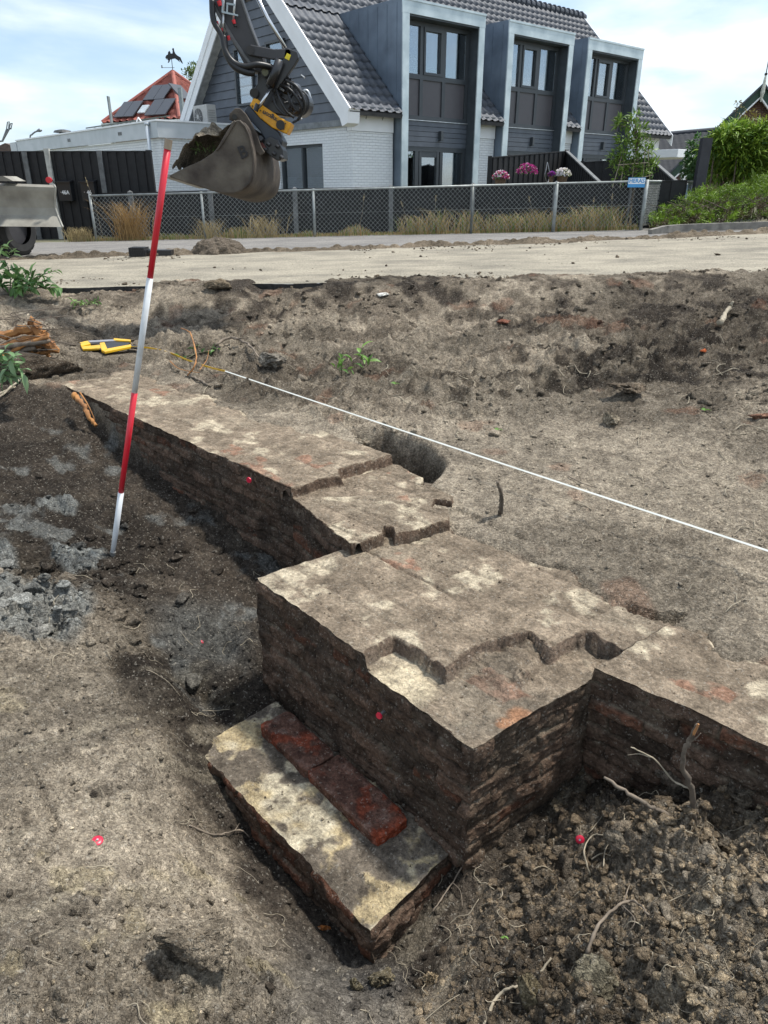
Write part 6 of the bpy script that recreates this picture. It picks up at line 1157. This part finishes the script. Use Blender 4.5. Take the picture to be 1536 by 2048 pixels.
# kerb beside the conifer
kb=MB(); kp=[at(1300,470,16.4),at(1330,463,16.6),at(1370,457,16.9),at(1450,450,17.1),at(1620,440,17.4)]; kc=curve(kp,6)
for i in range(len(kc)-1): a_=kc[i].copy();c_=kc[i+1].copy(); a_.z=float(GZ(a_.x))+.02+.06*min(1,i/6);c_.z=float(GZ(c_.x))+.02+.06*min(1,(i+1)/6); kb.beam(a_,c_,.12,.14)
props(kb.build('kerb',mat('kerb_stone',(.22,.205,.18),.9,var=.2,scale=6,bump=.006,bscale=40),None),kind='structure')
# dry grass along the chain link fence
rs=np.random.RandomState(31); V=[];F=[];K=[]; b0=0
def blades(n,xf,hf,colf,wd=.006,yf=None,lean=.35):
    global b0
    for i in range(n):
        x,y=xf(); h=hf(x); z=float(GZ(x))-.02; a=rs.rand()*6.28; ln=lean*h*(.3+rs.rand()); dx,dy=math.cos(a)*ln,math.sin(a)*ln*.6; w_=wd*(.6+.8*rs.rand()); c=colf()
        P_=[(x,y,z),(x+dx*.25,y+dy*.25,z+h*.5),(x+dx*.6,y+dy*.6,z+h*.85),(x+dx*1.1,y+dy*1.1,z+h*(.95+.1*rs.rand()))]
        for j,p in enumerate(P_): ww=w_*(1,.9,.6,.15)[j]; V.append((p[0]-ww,p[1],p[2]));V.append((p[0]+ww,p[1]+.002,p[2])); K.append(c);K.append(c)
        for j in range(3): F.append((b0+2*j,b0+2*j+1,b0+2*j+3,b0+2*j+2))
        b0+=8
straw=lambda:np.array([.42,.33,.17])*(.55+.7*rs.rand()); grn=lambda:np.array([.14,.20,.05])*(.6+.8*rs.rand()); tan=lambda:np.array([.35,.22,.09])*(.6+.7*rs.rand())
mix=lambda:straw() if rs.rand()<.55 else (grn() if rs.rand()<.62 else tan())
def hgt(x): return (.06+.17*float(np.clip(fbm(np.array([x*1.4]),np.array([0.]),3,44)[0]+.4,0,1)))*(.5+1.0*rs.rand())
blades(6500,lambda:((lambda x:(x,18.15-.04*x+rs.rand()*.75*(1 if x<6 else .5)))(-7.6+rs.rand()*13.6)),hgt,mix,.005)
for cx,w_,n_,h_ in ((-6.1,.35,380,.85),(-7.4,.28,260,.32),(-4.2,.3,130,.45),(-2.9,.45,170,.5),(.75,.4,260,.42),(1.3,.35,170,.55),(2.0,.3,170,.5),(2.9,.55,420,.42),(4.1,.7,620,.40),(5.0,.6,520,.55),(3.6,.5,200,.5)):
    blades(n_,lambda:(cx+rs.normal()*w_*.5,18.2-.04*cx+rs.rand()*.3),lambda x:h_*(.4+.7*rs.rand()),(straw if cx!=-6.1 else tan) if cx<0 else mix,.006,lean=.7)
props(mesh('dry_grass',np.array(V),np.array(F),DRY,col=np.array(K)),'straw coloured grass and weeds growing along the chain link fence','grass',kind='stuff')
# tall seed stalks
for i,(px,py,top,lean_,lb_) in enumerate([(548,470,422,4,'tall green flecked weed stalk in the middle of the fence, under the bucket'),(862,468,392,10,'tall curved dry stalk against the fence below the white wall corner'),(815,468,404,-12,'short drooping dry stalk left of the taller curved one'),(715,470,388,14,'thin pale stalk crossing the mesh below the bucket side window'),(1215,455,388,10,'pale seed stalk against the fence left of the blue sign'),(1180,455,396,8,'shorter seed stalk further left of the blue sign'),(205,470,355,-34,'long bare stalk leaning left across the numbered mailboxes'),(1068,462,394,-10,'dry stalk leaning left below the white petunias')]):
    s0_=at(px,py,18.2); s1_=at(px+lean_,top,18.1); m_=(s0_+s1_)/2+np.array([.03,0,.02]); dn_=s1_-s0_
    t=thing('seed_stalk',lb_,'weed',s0_,group='tall dry stalks along the fence'); MB().tube([s0_,m_,s1_],[.004,.0035,.002],5).build('stalk',TWG,t)
    k=26; A=s1_-dn_*.16*rs.rand(k,1)+.006*rs.normal(size=(k,3)); B=np.tile(dn_,(k,1))+.35*rs.normal(size=(k,3)); V_,F_,K_=leaves(A,B,.035,.010,lcol(k,(.5,.42,.26),(.34,.27,.14),rs),.1,.1,i); mesh('seed_head',V_,F_,DRY,t,col=K_)
# flower pots
def pot(px,py,Y,w_,cols,label,basket=True):
    c=at(px,py,Y); t=thing('flower_basket',label,'flower pot',c,group='flower baskets behind the fence'); rs=np.random.RandomState(int(px))
    if basket: MB().tube([c+np.array([0,0,-.24]),c+np.array([0,0,-.02])],[w_*.55,w_*.75],12).build('basket',mat('wicker',(.16,.10,.055),.8,var=.3,scale=30,bump=.004,bscale=60),t)
    k=170; q=rs.normal(size=(k,3)); q/=np.linalg.norm(q,axis=1,keepdims=True); q[:,2]=np.abs(q[:,2])*.75-.1; A=c+q*w_; V_,F_,K_=leaves(A,q+.5*rs.normal(size=(k,3)),.05,.028,lcol(k,(.05,.12,.02),(.12,.2,.05),rs),.2,.2,3); mesh('foliage',V_,F_,LEAF,t,col=K_)
    k=120; q=rs.normal(size=(k,3)); q/=np.linalg.norm(q,axis=1,keepdims=True); q[:,2]=np.abs(q[:,2])*.8-.05; q[:,1]=-np.abs(q[:,1]); cc__=np.array([cols[i] for i in rs.randint(0,len(cols),k)]); Cn=c+q*w_*1.08; A=np.repeat(Cn,4,0); B=np.repeat(q,4,0)*.3+rs.normal(size=(4*k,3))*.7; V_,F_,K_=leaves(A,B,.036,.034,np.repeat(cc__,4,0),.1,.1,3); mesh('blossom',V_,F_,LEAF,t,col=K_)
PK=(.55,.06,.30);MG=(.42,.03,.22);WH=(.8,.76,.78);PU=(.35,.05,.50);RD=(.55,.03,.08)
pot(1001,356,19.75,.19,[PK,WH,RD,MG,WH],'pink and white petunias in a brown basket, leftmost before the garden fence'); pot(1053,345,19.7,.24,[MG,MG,PK,(.6,.35,.5)],'wide cushion of magenta petunias in a hanging basket, between the two others',False); pot(1125,350,19.7,.18,[WH,WH,WH,(.8,.75,.6)],'white petunias in a brown basket, rightmost before the sloping fence'); pot(1103,350,19.65,.08,[PU,PU,MG],'small purple flower cluster touching the white petunias')
gs=thing('garden_obelisk','thin metal teardrop plant support between magenta and white flowers','garden ornament',at(1095,370,19.8)); 
for sg in (-1,1): MB().tube(curve([at(1095,368,19.8),at(1095+sg*5,352,19.8),at(1095+sg*3,340,19.8),at(1095,324,19.8)],5),.010,5).build('rod',STL,gs)
# leaves, branches and roots in the dig
def tz(p): return float(terrain(np.array([p[0]]),np.array([p[1]]),False)[0])
def gp(px,py,z0=-1.5,lift=0.): return hit(px,py,lift)
def sprig(name,label,base,tips,ls,lw,ca,cb,seed,nl=9,cat='branch',spread=1.,group=None,thick=.005):
    t=thing(name,label,cat,base,group=group); rs=np.random.RandomState(seed); b=MB(); A=[];B=[]
    for tp in tips:
        mid=(base+tp)/2+np.array([rs.normal()*.02,0,.05*np.linalg.norm(tp-base)]); cu=curve([base,mid,tp],6); b.tube(cu,list(np.linspace(thick,thick*.4,len(cu))),6); 
        for k in range(nl): c_=np.array(cu[int((.35+.65*(k+1)/nl)*(len(cu)-1))]); A.append(c_); dd_=np.array(tp-base)/np.linalg.norm(tp-base); B.append(dd_*.5+spread*rs.normal(size=3)*.8+np.array([0,-.1,.1]))
    A=np.array(A);B=np.array(B); V_,F_,K_=leaves(A,B,ls*(.6+.7*rs.rand(len(A))),lw*(.7+.5*rs.rand(len(A))),lcol(len(A),ca,cb,rs,.5),.35,.18,seed); mesh('leaf',V_,F_,LEAF,t,col=K_); b.build('twig',mat('green_twig',(.10,.09,.05),.7),t,smooth=True)
G1,G2=(.05,.13,.03),(.17,.30,.09)
q_=at(412,312,7.95)
sprig_later=lambda: sprig('leafy_twig','leafy green twigs sticking out of the soil in the raised bucket',q_,[at(x_,y_,8.0) for x_,y_ in ((392,290),(400,284),(420,292),(385,298),(428,286),(440,296))],.06,.016,(.12,.22,.06),(.34,.45,.18),15,7,thick=.003)
sprig_later()
bb=gp(20,590); sprig('leafy_branch','cut leafy branch lying at the left edge where the road begins',bb,[at(x_,y_,bb[1]+dy) for x_,y_,dy in ((10,520,.1),(40,535,.2),(65,545,.1),(112,540,.1),(95,560,-.1),(30,555,-.2),(75,575,-.2),(120,575,-.1),(5,560,0),(50,575,-.3))],.13,.055,G1,G2,3,16,thick=.008)
bb=at(-5,520,8.7); sprig('leafy_branch','pale leaves poking in from the left edge beside the tyre',at(-25,500,bb[1]),[at(x_,y_,bb[1]) for x_,y_ in ((35,497),(15,492),(25,510))],.12,.05,(.12,.22,.06),(.30,.42,.16),5,4)
bb=gp(165,612); sprig('leafy_twig','small green sprig on the soil below the asphalt edge at left',bb,[bb+np.array([x_,y_,.05]) for x_,y_ in ((.15,.05),(-.12,.05),(.05,-.1),(.2,-.05))],.07,.03,(.10,.20,.04),(.26,.38,.12),6,7)
bb=at(-20,745,5.3); sprig('leafy_branch','laurel branch with drooping pale green leaves on the pit bank at left',bb,[at(x_,y_,5.2) for x_,y_ in ((25,715),(50,725),(45,745),(20,755),(35,735),(10,700))],.12,.05,(.10,.20,.08),(.28,.40,.20),7,6,thick=.007)
for px,py,lb,sd,s_ in ((720,745,'upright green seedling growing from the churned soil',8,.10),(683,755,'low dark green seedling left of the upright one',9,.08),(600,715-10,'',0,0)):
    if not lb: continue
    bb=gp(px,py); sprig('seedling',lb,bb,[bb+np.array([x_,0,z_])*s_*1.3 for x_,z_ in ((.1,1.4),(-.5,.7),(.6,.6),(.0,.9))],s_,s_*.42,(.07,.18,.03),(.22,.38,.08),sd,3,'plant',.5,thick=.003)
bb=gp(390,715,-1.42,.01); sprig('uprooted_plant','uprooted plant with brown stems and green leaves lying before the tape reel',bb,[at(x_,y_,bb[1]+dy) for x_,y_,dy in ((340,742,-.2),(360,730,-.1),(420,705,.1),(440,700,.15),(400,690,.1),(350,720,-.1))],.075,.03,G1,G2,12,8,thick=.006)
for px,py,lb in ((465,703,'brown root loop arching from the soil behind the wall'),(375,690,'orange brown bent root standing behind the wall')): pass
def stick(name,label,pts,r,m,cat='stick',branches=(),n=8,group=None):
    t=thing(name,label,cat,pts[0],group=group); b=MB(); c_=curve(pts,n); rs=np.random.RandomState(len(label)); rr_=np.linspace(r[0],r[1],len(c_))*(1+.18*rs.normal(size=len(c_)).clip(-1,1)); b.tube([np.array(p)+rs.normal(size=3)*r[1]*.35 for p in c_],list(rr_),8); b.build('stem' if branches else 'wood',m,t,smooth=True)
    for bp,br in branches: c2=curve(bp,6); MB().tube(c2,list(np.linspace(br,br*.4,len(c2))),6).build('side_shoot',m,t,smooth=True)
    return t
q=gp(1392,1655,-1.95); Y=q[1]; stick('cut_stem','thick cut twig standing upright in the spoil with split orange end',[q-np.array([0,0,.03]),at(1383,1590,Y),at(1366,1530,Y-.0),at(1370,1500,Y),at(1383,1475,Y),at(1395,1450,Y)],(.009,.006),BARK,'stick',[([at(1378,1485,Y),at(1390,1478,Y-.01),at(1402,1466,Y-.01)],.0035)])
MB().tube([at(1386,1470,Y-.004),at(1397,1448,Y-.004)],[.0052,.0035],6).build('split_end',SPLIT,bpy.data.objects['cut_stem'])
q=gp(1002,1030,-1.52); Y=q[1]; stick('cut_stem','short dark stub sticking out of the ground just beyond the pier',[q-np.array([0,0,.02]),at(1000,1010,Y),at(1004,990,Y),at(995,965,Y)],(.011,.008),BARK,'stick',[([at(1003,1028,Y-.01),at(1006,1000,Y-.01),at(1001,975,Y-.01)],.006)])
q=gp(1335,1638,-2.0,.01); stick('root','thick pale root reaching from the spoil towards the pier',[q,atz(1300,1612,q[2]+.03),atz(1270,1595,q[2]+.05),atz(1208,1555,q[2]+.09)],(.007,.005),ROOT,'root')
q=gp(1375,1600,-1.97,.03); Y=q[1]; stick('root','forked pale twig pointing left out of the spoil beside the upright stem',[q,at(1345,1560,Y+.03),at(1310,1520,Y+.05),at(1262,1494,Y+.05)],(.004,.0022),TWG,'twig',[([at(1300,1515,Y+.05),at(1280,1508,Y+.05),at(1255,1510,Y+.05)],.002)])
q=gp(975,2040,-2.05,.01); stick('root','long pale root curving along the foot of the lower right spoil',[gp(965,2060,-2.05,.008),gp(990,2005,-2.05,.012),gp(1020,1985,-2.05,.02),gp(1060,1975,-2.03,.014),gp(1100,1930,-2.0,.02)],(.005,.0028),TWG,'root')
stick('root','hairy forked root crossing the lower right spoil heap',[gp(1170,1925,-1.98,.03),gp(1195,1870,-1.98,.04),gp(1235,1835,-1.98,.05),gp(1265,1822,-1.95,.04),gp(1292,1850,-1.95,.03)],(.005,.003),ROOT,'root',[([gp(1243,1830,-1.98,.05),gp(1250,1805,-1.98,.05),gp(1256,1790,-1.98,.03)],.0025),([gp(1240,1835,-1.98,.05),gp(1265,1865,-1.95,.04),gp(1240,1895,-1.95,.02)],.002)])
stick('root','curling pair of thin roots just right of the survey pin by the pier',[gp(1180,1755,-2.1,.01),gp(1165,1720,-2.1,.02),gp(1185,1685,-2.1,.03),gp(1215,1680,-2.1,.02),gp(1248,1650,-2.1,.02)],(.0030,.0018),TWG,'root',[([gp(1206,1738,-2.1,.01),gp(1210,1710,-2.1,.03),gp(1240,1680,-2.1,.03),gp(1246,1645,-2.1,.03)],.0022),([gp(1182,1725,-2.1,.01),gp(1200,1718,-2.1,.02),gp(1220,1716,-2.1,.01)],.003)])
stick('root','wispy root on the soil close to the footing corner',[gp(865,1830,-2.3,.01),gp(900,1780,-2.25,.02),gp(950,1710,-2.2,.03),gp(990,1680,-2.18,.01)],(.0030,.0018),ROOT,'root',[([gp(905,1775,-2.25,.02),gp(920,1790,-2.25,.02),gp(925,1820,-2.25,.01)],.0018),([gp(930,1740,-2.2,.03),gp(950,1745,-2.2,.02),gp(985,1750,-2.2,.01)],.0018)])
stick('root','branching root in the trench left of the footing',[gp(380,1655,-2.05,.01),gp(430,1675,-2.15,.01),gp(480,1668,-2.2,.02),gp(500,1680,-2.25,.01)],(.004,.002),ROOT,'root',[([gp(470,1670,-2.2,.02),gp(480,1655,-2.25,.02)],.002)])
stick('root','long thin root arching down the pit bank at the far left',[gp(-20,812,-1.5,.01),gp(30,780,-1.47,.04),gp(60,755,-1.45,.06),gp(95,735,-1.43,.05),gp(140,738,-1.44,.02)],(.009,.005),TWG,'root')
stick('root','pale root lying on the bank edge at the far left',[gp(-10,795,-1.48,.01),gp(20,785,-1.47,.02),gp(32,780,-1.45,.02)],(.010,.007),TWG,'root')
stick('root','dead root resting on the soil right of the tape reel behind the wall',[gp(430,700,-1.41,.03),gp(465,692,-1.4,.07),gp(500,705,-1.4,.06),gp(520,725,-1.4,.02)],(.014,.008),ROOT,'root',[([gp(470,693,-1.4,.07),gp(500,695,-1.4,.08),gp(530,720,-1.4,.05)],.006)])
stick('root','reddish bent root standing up behind the back wall',[gp(375,755,-1.42,.01),gp(395,745,-1.42,.10),gp(385,705,-1.4,.16),gp(365,682,-1.4,.12)],(.007,.005),SPLIT,'root',[([gp(400,745,-1.42,.02),gp(415,735,-1.42,.06),gp(420,722,-1.42,.08)],.004),([gp(340,725,-1.42,.01),gp(360,745,-1.42,.03),gp(400,750,-1.42,.01)],.005)])
stick('root','thick root piece lying on the wall top below the uprooted plant',[gp(375,752,-1.44,.02),gp(395,765,-1.44,.02),gp(418,777,-1.44,.02)],(.011,.008),ROOT,'root')
stick('twig','wiry twig crossing the scraped soil beyond the tape line',[gp(1135,955,-1.5,.01),gp(1165,975,-1.5,.02),gp(1195,980,-1.5,.01)],(.004,.002),ROOT,'twig',[([gp(1160,968,-1.5,.02),gp(1180,940,-1.5,.02),gp(1235,930,-1.5,.01)],.002)])
stick('board_fragment','flat weathered wood splinter standing in the soil at upper right',[gp(1440,652,-1.2,.02),gp(1452,635,-1.2,.06),gp(1462,622,-1.2,.09)],(.03,.012),TWG,'wood')
stick('bark_strip','orange strip of bark hanging at the top left corner of the wall',[at(148,788,5.3),at(165,810,5.2),at(180,835,5.15),at(192,852,5.12)],(.022,.012),SPLIT,'bark',[([at(160,785,5.3),at(176,810,5.2),at(190,840,5.15)],.007)])
# pile of torn roots
rp_=thing('root_pile','pile of torn orange brown roots on the bank at the left edge','roots',gp(50,720,-1.42)); rs=np.random.RandomState(77); Y0=gp(60,715,-1.42)[1]
for i in range(70):
    x0_=-60+rs.rand()*60; y0_=690+rs.rand()*45; x1_=55+rs.rand()*55; y1_=665+rs.rand()*60; Y=Y0-.42+.40*rs.rand(); z_=np.array([0,0,.0]); c_=curve([at(x0_,y0_,Y),at((x0_+x1_)/2,(y0_+y1_)/2-8*rs.rand()+6*rs.rand(),Y),at(x1_,y1_,Y)],6); r0=.008+.016*rs.rand(); MB().tube(c_,list(r0*(1+.2*rs.normal(size=len(c_)).clip(-1,1))),7).build('root',SPLIT if rs.rand()<.42 else ROOT,rp_,smooth=True)
for (x0_,y0_,x1_,y1_,w_) in ((-30,672,80,650,.035),(-40,700,85,690,.02),(60,640,80,665,.04),(85,668,110,700,.04)): c_=curve([at(x0_,y0_,Y0-.3),at((x0_+x1_)/2,(y0_+y1_)/2+5,Y0-.28),at(x1_,y1_,Y0-.3)],7); MB().tube([np.array(q)+rs.normal(size=3)*.008 for q in c_],list(w_*(.8+.5*rs.rand(len(c_)))),7).build('split_wood',SPLIT,rp_)
for i in range(18):
    a0=at(30+rs.rand()*80,640+rs.rand()*70,Y0-.3); MB().tube(curve([a0,a0+np.array([.15*rs.normal(),0,.1*rs.rand()]),a0+np.array([.3*rs.normal(),-.1,.22*rs.rand()-.05])],5),.004,5).build('rootlet',ROOT,rp_,smooth=True)
V_,F_=icos(4,91,.3); V_=V_*np.array([.55,.35,.16]); mesh('root_ball_soil',V_+gp(55,735,-1.42),F_,SOIL,rp_,col=np.tile([.09,.072,.055],(len(V_),1)),smooth=True)
# fine rootlets everywhere in the pit: nobody could count them
b=MB(); rs=np.random.RandomState(55)
def rootlets(n,rx,ry,ln=.12,r=.0011):
    for i in range(n):
        x=rx[0]+(rx[1]-rx[0])*rs.rand(); y=ry[0]+(ry[1]-ry[0])*rs.rand()
        if not bool(outM(np.array([x]),np.array([y]))[0]): continue
        a=rs.rand()*6.28; pts_=[]; z=tz((x,y)); L_=ln*(.4+rs.rand())
        for k in range(5): pts_.append((x,y,tz((x,y))+.004+(.012*rs.rand() if 0<k<4 else 0))); a+=rs.normal()*.7; x+=math.cos(a)*L_/5; y+=math.sin(a)*L_/5
        b.tube(curve(pts_,3),r*(.6+.9*rs.rand()),4,False)
rootlets(150,(.05,1.4),(.85,1.9)); rootlets(50,(-1.0,.0),(1.0,2.4),.10,.0009); rootlets(35,(-1.6,-.5),(2.4,3.6),.14,.0012); rootlets(60,(-1.5,3),(4.2,6.5),.3,.0025); rootlets(30,(.8,2.2),(2.4,4.2),.2,.0016)
props(b.build('fine_roots',TWG,None,smooth=True),'thin pale rootlets strewn over the soil of the dig','roots',kind='stuff')
# little leaves and rubble bits
for px,py,s_,lb in ((1007,1878,.018,'small bright green leaf on dark soil right of the footing'),(1408,822,.05,'small green leaf pair on the churned mound at right'),(790,770,.05,'single green leaf beside the dark clods behind the wall'),(995,862,.04,'pale green leaf near the scraped soil')):
    q=gp(px,py,-1.6,.006); V_,F_,K_=leaves(np.array([q,q+np.array([s_*.2,0,0])]),np.array([[.6,-.5,.25],[-.6,-.4,.3]]),s_,s_*.5,np.array([(.20,.36,.09),(.16,.30,.07)]),.2,.2,1); props(mesh('leaf',V_,F_,LEAF,None,col=K_),lb,'leaf')
def brickbit(px,py,s_,lb,c=(.34,.09,.045),seed=1,z=-1.5):
    q=gp(px,py,z,s_*.2); V_,F_=icos(3,seed,.35); V_=V_*s_*np.array([1.3,.7,.5]); props(mesh('brick_fragment',V_+q,F_,SOIL,None,col=np.tile(c,(len(V_),1)),smooth=False),lb,'rubble')
brickbit(1409,705,.035,'tiny orange brick fragment on the spoil at upper right',(.5,.13,.05),1); brickbit(1010,647,.07,'reddish brick rubble piece among the soil near the road',(.3,.13,.09),2); brickbit(940,1668,.022,'orange brick bit under the pier corner',(.42,.10,.03),3,-2.2); brickbit(1525,835,.06,'pinkish brick chunk at the right edge on the scraped soil',(.30,.17,.12),4); brickbit(647,1860,.018,'small orange brick shard upright in the soil left of the footing corner',(.42,.16,.05),6,-2.3); brickbit(560,700,.04,'',(.3,.1,.06),7) if 0 else None
brickbit(768,592,.06,'white scrap of plaster near the road edge',(.75,.75,.72),8,-1.25)
